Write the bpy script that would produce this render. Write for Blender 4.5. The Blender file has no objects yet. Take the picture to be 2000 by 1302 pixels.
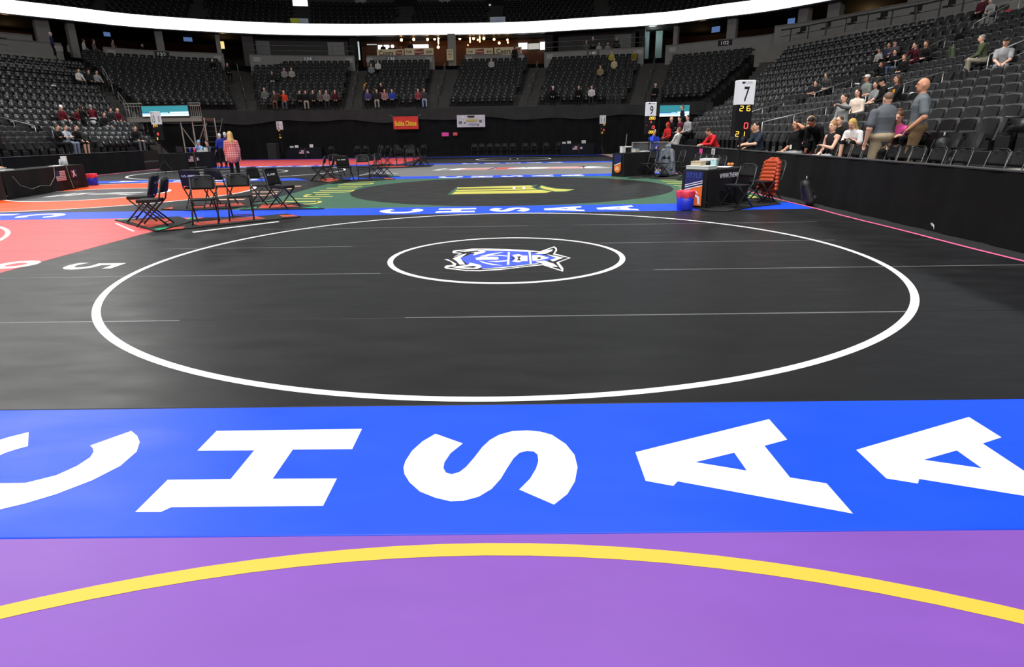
import bpy, bmesh, math, random
import numpy as np
from mathutils import Vector, Matrix

random.seed(7)
RNG = np.random.default_rng(11)
SC = bpy.context.scene
COL = SC.collection

# ------------------------------------------------------------------ camera
F_PX, CAM_H, PITCH, YAW, ROLL = 1200.6, 1.575, 0.31562, 0.01015, -0.01545
IMG_W, IMG_H = 2000.0, 1302.0


def cam_axes():
    cp, sp = math.cos(PITCH), math.sin(PITCH)
    f = np.array([0, cp, -sp]); u = np.array([0, sp, cp]); x = np.array([1.0, 0, 0])
    c, s = math.cos(ROLL), math.sin(ROLL)
    x2 = c * x + s * u; u2 = -s * x + c * u
    cy, sy = math.cos(YAW), math.sin(YAW)
    Z = np.array([[cy, -sy, 0], [sy, cy, 0], [0, 0, 1]])
    return Z @ x2, Z @ u2, Z @ f


AX, AU, AF = cam_axes()
cam_data = bpy.data.cameras.new('camera')
cam_data.sensor_fit = 'HORIZONTAL'
cam_data.sensor_width = 36.0
cam_data.lens = F_PX / IMG_W * 36.0
cam_data.clip_end = 400
cam = bpy.data.objects.new('camera', cam_data)
COL.objects.link(cam)
cam.matrix_world = Matrix(((AX[0], AU[0], -AF[0], 0), (AX[1], AU[1], -AF[1], 0), (AX[2], AU[2], -AF[2], CAM_H), (0, 0, 0, 1)))
SC.camera = cam

# ------------------------------------------------------------------ world and light
world = bpy.data.worlds.new('arena_air')
SC.world = world
world.use_nodes = True
bg = world.node_tree.nodes['Background']
bg.inputs[0].default_value = (0.85, 0.92, 1.0, 1)
bg.inputs[1].default_value = 0.02
SC.view_settings.view_transform = 'Standard'
SC.view_settings.look = 'None'
SC.view_settings.gamma = 1.0
SC.view_settings.exposure = 0.0
SC.view_settings.use_curve_mapping = False

RIG_POWER = 915.0


def rig_light(loc, aim, power, size=6.0, spread=125):
    ld = bpy.data.lights.new('arena_light', 'AREA')
    ld.shape = 'RECTANGLE'
    ld.size = size; ld.size_y = size
    ld.energy = power
    ld.color = (1.0, 0.985, 0.96)
    ld.spread = math.radians(spread)
    lo = bpy.data.objects.new('arena_light', ld)
    COL.objects.link(lo)
    lo.location = loc
    d = Vector(aim) - Vector(loc)
    lo.rotation_euler = d.to_track_quat('-Z', 'Y').to_euler()
    return lo


# overhead rig above the floor, and the left-hand catwalk bank
for lx in (-19.0, -6.5, 6.0):
    for ly in (-6.0, 8.0, 22.0, 36.0):
        rig_light((lx, ly, 27.0), (lx, ly, 0), RIG_POWER * (0.8 if ly > 30 else 0.9))
for ly in (24.0, 34.0, 44.0):
    rig_light((-31.0, ly, 19.5), (-9.0, 10.0, 0), RIG_POWER * 0.46, 3.0)

# added fill bank behind the camera, brightening the upright faces of things
for lx in (-20.0, -6.5, 7.0):
    rig_light((lx, -16.0, 21.0), (lx * 0.8, 22.0, 1.0), RIG_POWER * 0.9, 3.0, 80)
# added fill spots brightening the side stands and the people there
for lx, ax, ly in ((-2.0, 13.0, 12.0), (-2.0, 13.0, 26.0), (-12.0, -27.0, 32.0)):
    rig_light((lx, ly, 24.0), (ax, ly, 2.0), RIG_POWER * 0.8, 3.0, 70)


# ------------------------------------------------------------------ pixel helpers (photograph pixels to points of the place)
def ray(px, py):
    return AF * F_PX + AX * (px - IMG_W / 2) - AU * (py - IMG_H / 2)


def at_z(px, py, z=0.0):
    d = ray(px, py); t = (z - CAM_H) / d[2]
    return np.array([d[0] * t, d[1] * t, z])


def at_y(px, py, Y):
    d = ray(px, py); t = Y / d[1]
    return np.array([d[0] * t, Y, CAM_H + d[2] * t])


def at_x(px, py, X):
    d = ray(px, py); t = X / d[0]
    return np.array([X, d[1] * t, CAM_H + d[2] * t])


def to_px(p):
    d = np.asarray(p, float) - np.array([0, 0, CAM_H])
    w = d @ AF
    return IMG_W / 2 + F_PX * (d @ AX) / w, IMG_H / 2 - F_PX * (d @ AU) / w, w


# ------------------------------------------------------------------ materials
MATS = {}


def mat(name, col, rough=0.5, spec=0.5, metal=0.0, var=0.0, scale=6.0, bump=0.0, bscale=40.0, emit=None, estr=0.0, stretch=None, rvar=0.0, coat=0.0, alpha=1.0, trans=0.0):
    if name in MATS:
        return MATS[name]
    m = bpy.data.materials.new(name)
    m.use_nodes = True
    nt = m.node_tree; N = nt.nodes; L = nt.links
    b = N['Principled BSDF']
    b.inputs['Base Color'].default_value = (*col, 1)
    b.inputs['Roughness'].default_value = rough
    b.inputs['Specular IOR Level'].default_value = spec
    b.inputs['Metallic'].default_value = metal
    if coat: b.inputs['Coat Weight'].default_value = coat; b.inputs['Coat Roughness'].default_value = 0.25
    if alpha < 1: b.inputs['Alpha'].default_value = alpha
    if trans: b.inputs['Transmission Weight'].default_value = trans
    if emit:
        b.inputs['Emission Color'].default_value = (*emit, 1)
        b.inputs['Emission Strength'].default_value = estr
    if var or rvar or bump:
        tc = N.new('ShaderNodeTexCoord'); mp = N.new('ShaderNodeMapping')
        L.new(tc.outputs['Object'], mp.inputs['Vector'])
        if stretch: mp.inputs['Scale'].default_value = stretch
        nz = N.new('ShaderNodeTexNoise'); nz.inputs['Scale'].default_value = scale; nz.inputs['Detail'].default_value = 5
        L.new(mp.outputs[0], nz.inputs['Vector'])
        if var:
            mr = N.new('ShaderNodeMapRange')
            mr.inputs[1].default_value = 0.25; mr.inputs[2].default_value = 0.75
            mr.inputs[3].default_value = 1 - var; mr.inputs[4].default_value = 1 + var
            L.new(nz.outputs[0], mr.inputs[0])
            mx = N.new('ShaderNodeMix'); mx.data_type = 'RGBA'; mx.blend_type = 'MULTIPLY'; mx.inputs[0].default_value = 1
            mx.inputs[6].default_value = (*col, 1)
            L.new(mr.outputs[0], mx.inputs[7])
            L.new(mx.outputs[2], b.inputs['Base Color'])
        if rvar:
            mr2 = N.new('ShaderNodeMapRange')
            mr2.inputs[1].default_value = 0.3; mr2.inputs[2].default_value = 0.7
            mr2.inputs[3].default_value = max(0.02, rough - rvar); mr2.inputs[4].default_value = rough + rvar
            L.new(nz.outputs[0], mr2.inputs[0]); L.new(mr2.outputs[0], b.inputs['Roughness'])
        if bump:
            nb = N.new('ShaderNodeTexNoise'); nb.inputs['Scale'].default_value = bscale; nb.inputs['Detail'].default_value = 3
            L.new(mp.outputs[0], nb.inputs['Vector'])
            bp = N.new('ShaderNodeBump'); bp.inputs['Strength'].default_value = bump; bp.inputs['Distance'].default_value = 0.02
            L.new(nb.outputs[0], bp.inputs['Height']); L.new(bp.outputs[0], b.inputs['Normal'])
    MATS[name] = m
    return m


def srgb(r, g, b):
    f = lambda c: (c / 255 / 12.92) if c <= 10 else ((c / 255 + 0.055) / 1.055) ** 2.4
    return (f(r), f(g), f(b))


# ------------------------------------------------------------------ mesh helpers
class MB:
    """collects polygons; build() links them as one mesh object"""
    def __init__(s):
        s.v = []; s.f = []; s.mi = []; s.cur = 0

    def add(s, vs, fs, mi=None):
        o = len(s.v)
        s.v += [tuple(map(float, p)) for p in vs]
        s.f += [tuple(i + o for i in f) for f in fs]
        s.mi += [s.cur if mi is None else mi] * len(fs)
        return s

    def box(s, c, d, rz=0.0, rx=0.0, mi=None, ch=0.0):
        hx, hy, hz = d[0] / 2, d[1] / 2, d[2] / 2
        if ch:
            vs = []
            for z, i in ((-hz, 0), (hz - ch, 0), (hz, ch)):
                vs += [(-hx + i, -hy + i, z), (hx - i, -hy + i, z), (hx - i, hy - i, z), (-hx + i, hy - i, z)]
            fs = [(3, 2, 1, 0), (8, 9, 10, 11)]
            for k in (0, 4):
                for i in range(4):
                    j = (i + 1) % 4
                    fs.append((k + i, k + j, k + 4 + j, k + 4 + i))
        else:
            vs = [(x, y, z) for z in (-hz, hz) for x, y in ((-hx, -hy), (hx, -hy), (hx, hy), (-hx, hy))]
            fs = [(3, 2, 1, 0), (4, 5, 6, 7), (0, 1, 5, 4), (1, 2, 6, 5), (2, 3, 7, 6), (3, 0, 4, 7)]
        out = []
        for x, y, z in vs:
            if rx:
                y, z = y * math.cos(rx) - z * math.sin(rx), y * math.sin(rx) + z * math.cos(rx)
            if rz:
                x, y = x * math.cos(rz) - y * math.sin(rz), x * math.sin(rz) + y * math.cos(rz)
            out.append((x + c[0], y + c[1], z + c[2]))
        return s.add(out, fs, mi)

    def tube(s, pts, r, n=8, mi=None, closed=False, cap=True):
        pts = [np.array(p, float) for p in pts]
        rs = r if hasattr(r, '__len__') else [r] * len(pts)
        rings = []
        prev = None
        m = len(pts)
        for i, p in enumerate(pts):
            a = pts[(i - 1) % m] if (i > 0 or closed) else p
            b = pts[(i + 1) % m] if (i < m - 1 or closed) else p
            t = b - a; t = t / (np.linalg.norm(t) + 1e-9)
            ref = prev if prev is not None else (np.array([0, 0, 1.0]) if abs(t[2]) < 0.9 else np.array([1.0, 0, 0]))
            e1 = ref - t * (ref @ t)
            if np.linalg.norm(e1) < 1e-6: e1 = np.array([1.0, 0, 0]) - t * t[0]
            e1 /= np.linalg.norm(e1); prev = e1
            e2 = np.cross(t, e1)
            rings.append([p + rs[i] * (math.cos(2 * math.pi * k / n) * e1 + math.sin(2 * math.pi * k / n) * e2) for k in range(n)])
        vs = [q for rg in rings for q in rg]
        fs = []
        for i in range(m if closed else m - 1):
            j = (i + 1) % m
            for k in range(n):
                l = (k + 1) % n
                fs.append((i * n + k, i * n + l, j * n + l, j * n + k))
        if cap and not closed:
            fs.append(tuple(range(n - 1, -1, -1))); fs.append(tuple((m - 1) * n + k for k in range(n)))
        return s.add(vs, fs, mi)

    def lathe(s, prof, c=(0, 0, 0), n=16, mi=None, cap=True):
        vs = []
        for r, z in prof:
            vs += [(c[0] + r * math.cos(2 * math.pi * k / n), c[1] + r * math.sin(2 * math.pi * k / n), c[2] + z) for k in range(n)]
        fs = []
        for i in range(len(prof) - 1):
            for k in range(n):
                l = (k + 1) % n
                fs.append((i * n + k, i * n + l, (i + 1) * n + l, (i + 1) * n + k))
        if cap:
            fs.append(tuple(range(n - 1, -1, -1))); fs.append(tuple((len(prof) - 1) * n + k for k in range(n)))
        return s.add(vs, fs, mi)

    def prism(s, poly, z0, z1, mi=None):
        n = len(poly)
        vs = [(x, y, z0) for x, y in poly] + [(x, y, z1) for x, y in poly]
        fs = [tuple(range(n - 1, -1, -1)), tuple(range(n, 2 * n))]
        for i in range(n):
            j = (i + 1) % n
            fs.append((i, j, n + j, n + i))
        return s.add(vs, fs, mi)

    def quad(s, a, b, c, d, mi=None):
        return s.add([a, b, c, d], [(0, 1, 2, 3)], mi)

    def ring(s, c, r0, r1, z, n=96, a0=0.0, a1=2 * math.pi, mi=None):
        vs = []
        full = abs(a1 - a0 - 2 * math.pi) < 1e-6
        m = n if full else n + 1
        for k in range(m):
            a = a0 + (a1 - a0) * k / n
            vs += [(c[0] + r0 * math.cos(a), c[1] + r0 * math.sin(a), z), (c[0] + r1 * math.cos(a), c[1] + r1 * math.sin(a), z)]
        fs = []
        for k in range(n):
            j = (k + 1) % m
            fs.append((2 * k, 2 * k + 1, 2 * j + 1, 2 * j))
        return s.add(vs, fs, mi)

    def mesh(s, name, mats, smooth=False):
        me = bpy.data.meshes.new(name)
        me.from_pydata(s.v, [], s.f)
        for m in (mats if isinstance(mats, (list, tuple)) else [mats]):
            me.materials.append(m)
        if any(s.mi):
            me.polygons.foreach_set('material_index', s.mi)
        if smooth:
            me.polygons.foreach_set('use_smooth', [True] * len(me.polygons))
        me.update()
        return me

    def build(s, name, mats, parent=None, smooth=False, loc=None, rz=None):
        return link(name, s.mesh(name, mats, smooth), parent, loc, rz)


def link(name, me, parent=None, loc=None, rz=None):
    o = bpy.data.objects.new(name, me)
    COL.objects.link(o)
    if parent is not None: o.parent = parent
    if loc is not None: o.location = [float(v) for v in loc]
    if rz is not None: o.rotation_euler = (0, 0, rz)
    return o


def tag(o, label=None, cat=None, group=None, kind=None):
    if label: o['label'] = label
    if cat: o['category'] = cat
    if group: o['group'] = group
    if kind: o['kind'] = kind
    return o


def empty(name, loc, rz=0.0, label=None, cat=None, group=None):
    o = bpy.data.objects.new(name, None)
    o.empty_display_size = 0.2
    COL.objects.link(o)
    o.location = [float(v) for v in loc]; o.rotation_euler = (0, 0, rz)
    return tag(o, label, cat, group)


def copy_tree(o, loc, rz, label=None, group=None, parent=None):
    c = o.copy(); COL.objects.link(c)
    c.parent = parent
    if parent is None:
        c.location = [float(v) for v in loc]; c.rotation_euler = (0, 0, rz)
    if label: c['label'] = label
    if group: c['group'] = group
    for ch in o.children:
        copy_tree(ch, None, None, parent=c)
    return c


TXT = {}


def text_verts(s, size=1.0, offset=0.0, extrude=0.0):
    """built-in font lettering as (verts, faces), centred on its own middle, in the XY plane"""
    key = (s, offset, extrude)
    if key not in TXT:
        cu = bpy.data.curves.new('lettering', 'FONT')
        cu.body = s; cu.size = 1.0; cu.offset = offset; cu.extrude = extrude
        cu.resolution_u = 3
        ob = bpy.data.objects.new('lettering', cu)
        me = bpy.data.meshes.new_from_object(ob)
        v = np.array([q.co[:] for q in me.vertices]) if len(me.vertices) else np.zeros((0, 3))
        f = [tuple(p.vertices) for p in me.polygons]
        bpy.data.objects.remove(ob); bpy.data.curves.remove(cu); bpy.data.meshes.remove(me)
        if len(v):
            mn, mx = v.min(0), v.max(0)
            v = v - np.array([(mn[0] + mx[0]) / 2, (mn[1] + mx[1]) / 2, 0])
        TXT[key] = (v, f)
    v, f = TXT[key]
    return v * size, f


def text_fit(s, w, h, offset=0.0, extrude=0.0):
    v, f = text_verts(s, 1.0, offset, extrude)
    v = v.copy()
    if len(v):
        ext = v.max(0) - v.min(0)
        v[:, 0] *= w / max(ext[0], 1e-6); v[:, 1] *= h / max(ext[1], 1e-6)
    return v, f


def place(v, o, ex, ey, ez=None):
    """map local XY(Z) to a frame in the scene"""
    o = np.asarray(o, float); ex = np.asarray(ex, float); ey = np.asarray(ey, float)
    ez = np.cross(ex, ey) if ez is None else np.asarray(ez, float)
    return o + v[:, :1] * ex + v[:, 1:2] * ey + v[:, 2:3] * ez


def catmull(P, n=8):
    P = [np.array(p, float) for p in P]
    out = []
    for i in range(len(P) - 1):
        p0 = P[max(i - 1, 0)]; p1 = P[i]; p2 = P[i + 1]; p3 = P[min(i + 2, len(P) - 1)]
        for k in range(n):
            t = k / n
            out.append(0.5 * ((2 * p1) + (-p0 + p2) * t + (2 * p0 - 5 * p1 + 4 * p2 - p3) * t * t + (-p0 + 3 * p1 - 3 * p2 + p3) * t ** 3))
    out.append(P[-1])
    return np.array(out)


M_concrete = mat('grey_concrete', srgb(118, 116, 112), 0.75, 0.3, var=0.12, scale=1.5)
M_dkconc = mat('dark_concrete_step', srgb(58, 57, 56), 0.8, 0.25, var=0.12, scale=2.0)
M_drape = mat('black_drape_cloth', (0.008, 0.008, 0.009), 0.9, 0.15, var=0.2, scale=3)
M_black = mat('black_painted_metal', (0.012, 0.012, 0.013), 0.35, 0.5, var=0.1)
M_blackp = mat('black_vinyl_pad', (0.012, 0.012, 0.013), 0.55, 0.22, bump=0.05)
M_steel = mat('brushed_steel', (0.45, 0.45, 0.45), 0.35, 0.5, metal=0.9)
M_greymetal = mat('grey_painted_steel', srgb(150, 148, 144), 0.5, 0.5)
M_white = mat('white_paint', srgb(238, 240, 243), 0.5, 0.4)
M_darkfloor = mat('dark_floor_cover', srgb(30, 30, 31), 0.6, 0.4, var=0.1, scale=1.0)

# ================================================================== floor and wrestling mats
XR, XM, XL = 5.99, -6.35, -18.68          # right edge, seam between the two columns, left edge
PER, SW, Y1 = 10.4717, 1.246, 2.1154
TH = 0.032
R_OUT, R_IN = 4.572, 1.524
CXR, CXL = -0.138, -12.51

f = MB(); f.box((-6.5, 20, -0.06), (60, 80, 0.12))
tag(f.build('floor', M_darkfloor), kind='structure')


def vinyl(name, rgb, rough=0.42, spec=0.38, scuff=0.05):
    return mat(name, srgb(*rgb), rough, spec, var=scuff, scale=2.0, bump=0.22, bscale=2.6, rvar=0.06, stretch=(0.7, 1.9, 1.0))


V_black = vinyl('charcoal_mat_vinyl', (22, 23, 25), scuff=0.12)
V_grey = vinyl('light_grey_mat_vinyl', (128, 128, 130))
V_green = vinyl('green_mat_vinyl', (62, 104, 82))
V_purple = vinyl('purple_mat_vinyl', (134, 84, 184))
V_red = vinyl('coral_red_mat_vinyl', (235, 88, 92))
V_orange = vinyl('orange_mat_vinyl', (240, 88, 24))
V_blue = vinyl('blue_mat_vinyl', (16, 80, 246))
V_white = mat('white_mat_print', srgb(246, 246, 246), 0.5, 0.4)
V_yellow = mat('yellow_mat_print', srgb(240, 196, 70), 0.5, 0.4)
V_gold = mat('muted_yellow_mat_print', srgb(205, 200, 92), 0.5, 0.4)
V_redp = mat('red_mat_print', srgb(225, 85, 85), 0.5, 0.4)
V_navy = mat('navy_mat_print', srgb(35, 42, 80), 0.5, 0.4)
V_bluep = mat('royal_blue_mat_print', srgb(66, 92, 238), 0.5, 0.4)
V_tape = mat('clear_seam_tape', srgb(112, 113, 115), 0.25, 0.6)
V_pink = mat('pink_floor_tape', srgb(255, 110, 160), 0.45, 0.4)


def strip_y(n): return Y1 + n * PER            # near edge of the nth blue strip
def mat_y(n): return Y1 + SW + (n - 1) * PER   # near edge of the nth mat row (row 1 is the large black one)


def make_mat(name, x0, x1, row, vin, label, seams=True):
    y0 = mat_y(row); y1 = strip_y(row)
    root = empty(name, ((x0 + x1) / 2, (y0 + y1) / 2, 0), 0, label, 'wrestling mat')
    w = x1 - x0; L = y1 - y0; n = 5
    me = None
    for k in range(n):
        if me is None:
            b = MB(); b.box((0, 0, TH / 2), (w - 0.006, L / n - 0.004, TH), ch=0.004)
            me = b.mesh('mat_section', vin)
        link('mat_section', me, root, (0, -L / 2 + (k + 0.5) * L / n, 0))
    return root, (x0 + x1) / 2, (y0 + y1) / 2


Z1, Z2, Z3, Z4 = TH + 0.0012, TH + 0.0022, TH + 0.0032, TH + 0.0042


def decal(name, root, build, vin, label=None):
    """print on a mat: build(mb) in scene coordinates"""
    b = MB(); build(b)
    ox, oy, oz = root.location
    b.v = [(x - ox, y - oy, z - oz) for x, y, z in b.v]
    o = b.build(name, vin, root)
    if label: o['label'] = label
    return o


def tri_poly(outer, hole, z):
    """polygon with an optional hole as triangles"""
    from mathutils.geometry import tessellate_polygon
    loops = [[Vector((x, y, 0)) for x, y in outer]]
    if hole is not None: loops.append([Vector((x, y, 0)) for x, y in hole])
    t = tessellate_polygon(loops)
    vs = [(p.x, p.y, z) for lp in loops for p in lp]
    # all triangles face up
    out = []
    for a, b_, c in t:
        A, B, C_ = vs[a], vs[b_], vs[c]
        cr = (B[0] - A[0]) * (C_[1] - A[1]) - (B[1] - A[1]) * (C_[0] - A[0])
        out.append((a, b_, c) if cr > 0 else (a, c, b_))
    return vs, out


def seam_tapes(root, x0, x1, row, spans):
    y0 = mat_y(row); L = strip_y(row) - y0
    for k in range(1, 5):
        for sx0, sx1 in spans[k - 1]:
            def fn(b, k=k, sx0=sx0, sx1=sx1):
                y = y0 + k * L / 5
                b.quad((sx0, y - 0.016, Z1), (sx1, y - 0.016, Z1), (sx1, y + 0.016, Z1), (sx0, y + 0.016, Z1))
            decal('seam_tape', root, fn, V_tape)


# right-hand column, near to far
m_purple, _, _ = make_mat('wrestling_mat', XM, XR, 0, V_purple, 'purple wrestling mat with a yellow boundary circle in the foreground')
decal('boundary_circle', m_purple, lambda b: b.ring((CXR, -2.5), 4.48, 4.555, Z1, 160), V_yellow, 'yellow boundary line')
m_black, _, _ = make_mat('wrestling_mat', XM, XR, 1, V_black, 'large charcoal wrestling mat with white circles and a blue and white shield emblem')
decal('boundary_circle', m_black, lambda b: b.ring((CXR, 7.974), 4.50, 4.572, Z1 + 0.0003, 200), V_white, 'white boundary line')
decal('centre_circle', m_black, lambda b: b.ring((CXR, 7.974), 1.465, 1.535, Z1 + 0.0003, 120), V_white, 'white centre ring')
seam_tapes(m_black, XM, XR, 1, [[(XM, -3), (-1, 3.5)], [(XM, -1.6), (1.6, XR)], [(-5.2, -2.4), (1.2, 4.6)], [(-4.4, 0.2), (1.0, 5.2)]])

# letters of the blue strips: outlines in ground coordinates of the first strip
def gp(pts): return [tuple(at_z(x, y, TH)[:2]) for x, y in pts]


L_H = gp([(423, 841.5), (707, 837.5), (688, 877), (572, 878), (532.5, 935), (658, 934.5), (631, 988), (335, 990.5), (314, 1000), (264, 1000), (327.5, 937), (450.5, 935.5), (496.5, 879.5), (385.5, 880)])
L_A = gp([(1241, 883), (1502, 818.5), (1537.5, 858.5), (1493, 870.5), (1543, 932.5), (1614.5, 944), (1666, 1003), (1323.5, 940), (1315, 949), (1261, 939)])
L_Ah = gp([(1358, 902.5), (1434, 884), (1458.5, 919)])
L_S = gp([(850.5, 847), (904, 866), (880, 885), (868, 903), (866, 914), (871, 923), (882, 926), (897, 922), (910, 912), (925, 895), (942, 873), (957, 859), (975, 849), (1000, 842), (1030, 840.5), (1056, 843), (1078, 849), (1105, 867), (1122, 888), (1128, 912), (1123, 940), (1108, 965), (1082, 985.5), (1014, 956), (1035, 935), (1047, 915), (1051.5, 900), (1050, 888), (1043, 882), (1030, 880.5), (1015, 884), (1003, 895), (990, 915), (978, 935), (960, 955), (935, 970), (905, 978), (880, 979), (850, 972), (820, 960), (800, 942), (790, 926), (788, 913), (792, 900), (805, 880), (825, 862)])
_c = gp([(176, 870), (256.5, 841.5), (268, 851), (273, 863), (267, 882), (235, 910), (180, 938), (110, 965), (50, 983), (0, 995)])
_ci = gp([(0, 943), (50, 943), (110, 928), (150, 910), (176, 893), (183, 882), (181, 875)])
_cx = (at_z(89.5, 858, TH)[0] + at_z(176, 870, TH)[0]) / 2 - 0.02
_half_out = [p for p in _c if p[0] > _cx + 0.02] + [(_cx, min(p[1] for p in _c) - 0.005)]
_half_in = [(_cx, min(p[1] for p in _ci) - 0.0)] + [p for p in _ci if p[0] > _cx + 0.02]
L_C = _half_out + [(2 * _cx - x, y) for x, y in _half_out[::-1][1:]] + [(2 * _cx - x, y) for x, y in _half_in[::-1]] + _half_in[1:]
_a2 = at_z(1670, 876.5, TH)[0] - at_z(1241, 883, TH)[0]
WORD = [('C', L_C, None), ('H', L_H, None), ('S', L_S, None), ('A', L_A, L_Ah), ('A', [(x + _a2, y) for x, y in L_A], [(x + _a2, y) for x, y in L_Ah])]


def make_strip(x0, x1, n, label, flip=False):
    y0 = strip_y(n); y1 = y0 + SW
    root = empty('blue_strip_mat', ((x0 + x1) / 2, (y0 + y1) / 2, 0), 0, label, 'mat strip')
    b = MB(); b.box((0, 0, TH / 2), (x1 - x0 - 0.004, SW - 0.004, TH), ch=0.004)
    b.build('mat_section', V_blue, root)
    for ch, outer, hole in WORD:
        def tr(pts):
            q = [(x, y + n * PER) for x, y in pts]
            if flip:
                ym = y0 + SW / 2
                q = [(-12.6 - x + 0.0, 2 * ym - y) for x, y in q]
            return q
        o_, h_ = tr(outer), (tr(hole) if hole else None)
        def fn(bb, o_=o_, h_=h_):
            v, t = tri_poly(o_, h_, Z1)
            bb.add(v, t)
        decal('letter', root, fn, V_white, 'white printed letter ' + ch)
    return root


make_strip(XM, XR, 0, 'blue mat strip with large white letters between the purple and charcoal mats')
make_strip(XM, XR, 1, 'blue lettered mat strip between the charcoal and green mats')
make_strip(XM, XR, 2, 'blue lettered mat strip between the green and light grey mats')
make_strip(XM, XR, 3, 'blue lettered mat strip between the light grey mat and the farthest charcoal mat')
make_strip(XL, XM, 0, 'blue lettered mat strip in front of the coral red mat', True)
make_strip(XL, XM, 1, 'blue lettered mat strip between the coral red and orange mats', True)
make_strip(XL, XM, 2, 'blue lettered mat strip between the orange mat and the charcoal mat behind it', True)
make_strip(XL, XM, 3, 'blue lettered mat strip in front of the farthest coral red mat', True)
for x0, x1, lb in ((XM, XR, 'plain blue mat strip at the far end of the charcoal mat'), (XL, XM, 'plain blue mat strip at the far end of the coral red mat')):
    r_ = empty('blue_strip_mat', ((x0 + x1) / 2, strip_y(4) + 0.35, 0), 0, lb, 'mat strip')
    b = MB(); b.box((0, 0, TH / 2), (x1 - x0, 0.7, TH), ch=0.004); b.build('mat_section', V_blue, r_)

# green mat with the dark disc
m_green, _, _ = make_mat('wrestling_mat', XM, XR, 2, V_green, 'green wrestling mat with a dark disc and a yellow emblem')
gy = (mat_y(2) + strip_y(2)) / 2
decal('dark_disc', m_green, lambda b: b.ring((CXR, gy), 0.001, 4.6, Z1, 128), V_black, 'charcoal disc')
# yellow plume emblem: three stripes with a slanted gap and a curved tip
def gdec(name, root, pts, vin, z):
    def fn(b):
        v, t = tri_poly([tuple(at_z(x, y, TH)[:2]) for x, y in pts], None, z); b.add(v, t)
    return decal(name, root, fn, vin)


for pts in ([(893, 366), (1034, 362), (1041, 364), (1037, 366.5), (893, 368.5)],
            [(889, 371), (1040, 367), (1050, 370), (892, 373.5)],
            [(882, 379.5), (889, 374.5), (1058, 371), (1078, 374), (1066, 376.5), (1040, 377.2), (903, 379)],
            [(1057, 362.3), (1066, 365), (1084, 368.5), (1122, 370.2), (1104, 373.2), (1085, 373.8), (1064, 369.5), (1055, 366.5)]):
    gdec('emblem_stripe', m_green, pts, V_gold, Z3)
for pts in ([(873, 380.5), (893, 365), (899, 365), (886, 380.2)], [(1034, 361.6), (1052, 360.5), (1042, 366), (1060, 371), (1046, 371.5), (1034, 366)],
            [(1049, 366.5), (1057, 360.8), (1070, 364), (1090, 368), (1124, 369.8), (1106, 375), (1084, 375), (1062, 371)]):
    gdec('emblem_outline', m_green, pts, V_green, Z2)
for px in (1004, 1023):
    decal('start_mark', m_green, lambda b, px=px: b.box((at_z(px, 369, 0)[0], at_z(px, 369, 0)[1], Z4), (0.07, 0.75, 0.001)), V_white, 'white start mark')
def side_strokes(root, xc, yc, sgn, vin, strokes):
    """worn side print: long strokes across the word, some joined by a hook"""
    for dy, x0, x1, w, hook in strokes:
        y = yc + dy
        def fn(b):
            X0, X1 = xc + sgn * x0, xc + sgn * x1
            if X0 > X1: X0, X1 = X1, X0
            b.add([(X0, y - w / 2, Z1), (X1, y - w / 2 - 0.03, Z1), (X1, y + w / 2 - 0.03, Z1), (X0, y + w / 2, Z1)], [(0, 1, 2, 3)])
            if hook:
                xe_ = X0 if hook < 0 else X1
                n = 8; vs = []
                for k in range(n + 1):
                    an = math.pi * k / n
                    for r in (0.30 - w / 2, 0.30 + w / 2):
                        vs.append((xe_ + hook * r * 0.55 * math.sin(an), y + 0.30 - r * math.cos(an), Z1))
                f_ = [(2 * k, 2 * k + 1, 2 * k + 3, 2 * k + 2) for k in range(n)]
                b.add(vs, f_ if hook > 0 else [tuple(reversed(q)) for q in f_])
        decal('side_print', root, fn, vin)


STROKES = [(-3.6, -0.45, 0.4, 0.16, 1), (-3.0, -0.45, 0.45, 0.16, 0), (-2.3, -0.48, 0.3, 0.17, 0), (-1.75, -0.2, 0.46, 0.16, -1), (-1.15, -0.48, 0.2, 0.16, 0), (-0.5, -0.46, 0.46, 0.18, 1), (0.1, -0.46, 0.46, 0.16, 0), (0.9, -0.48, 0.48, 0.18, 0), (1.5, -0.3, 0.48, 0.16, 0), (2.2, -0.48, 0.4, 0.17, 1), (2.8, -0.48, 0.4, 0.17, 0), (3.4, -0.3, 0.48, 0.16, 0)]
side_strokes(m_green, -5.35, gy, 1, V_gold, STROKES)
side_strokes(m_green, 5.1, gy, -1, V_gold, STROKES)

# light grey mat with a long ribbon emblem
m_grey, _, _ = make_mat('wrestling_mat', XM, XR, 3, V_grey, 'light grey wrestling mat with a long red, white and navy emblem')
yy = (mat_y(3) + strip_y(3)) / 2
def bar(b, x0, x1, y0, y1, z, sl=0.0):
    b.add([(x0 + sl * y0, yy + y0, z), (x1 + sl * y0, yy + y0, z), (x1 + sl * y1, yy + y1, z), (x0 + sl * y1, yy + y1, z)], [(0, 1, 2, 3)])
def bars(name, vin, z, rows, sl=0.0):
    for x0, x1, y0, y1 in rows:
        decal(name, m_grey, lambda b: bar(b, x0, x1, y0, y1, z, sl), vin)
bars('emblem_field', V_white, Z1, [(-3.55, 3.1, -0.75, 0.75)], 0.25)
decal('emblem_tail', m_grey, lambda b: b.add([(3.1, yy - 0.75, Z1), (4.4, yy - 0.75, Z1), (3.3, yy, Z1), (3.0, yy, Z1)], [(0, 1, 2, 3)]), V_white)
decal('emblem_tail', m_grey, lambda b: b.add([(3.0, yy, Z1), (3.3, yy, Z1), (4.2, yy + 0.75, Z1), (2.9, yy + 0.75, Z1)], [(0, 1, 2, 3)]), V_white)
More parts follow.
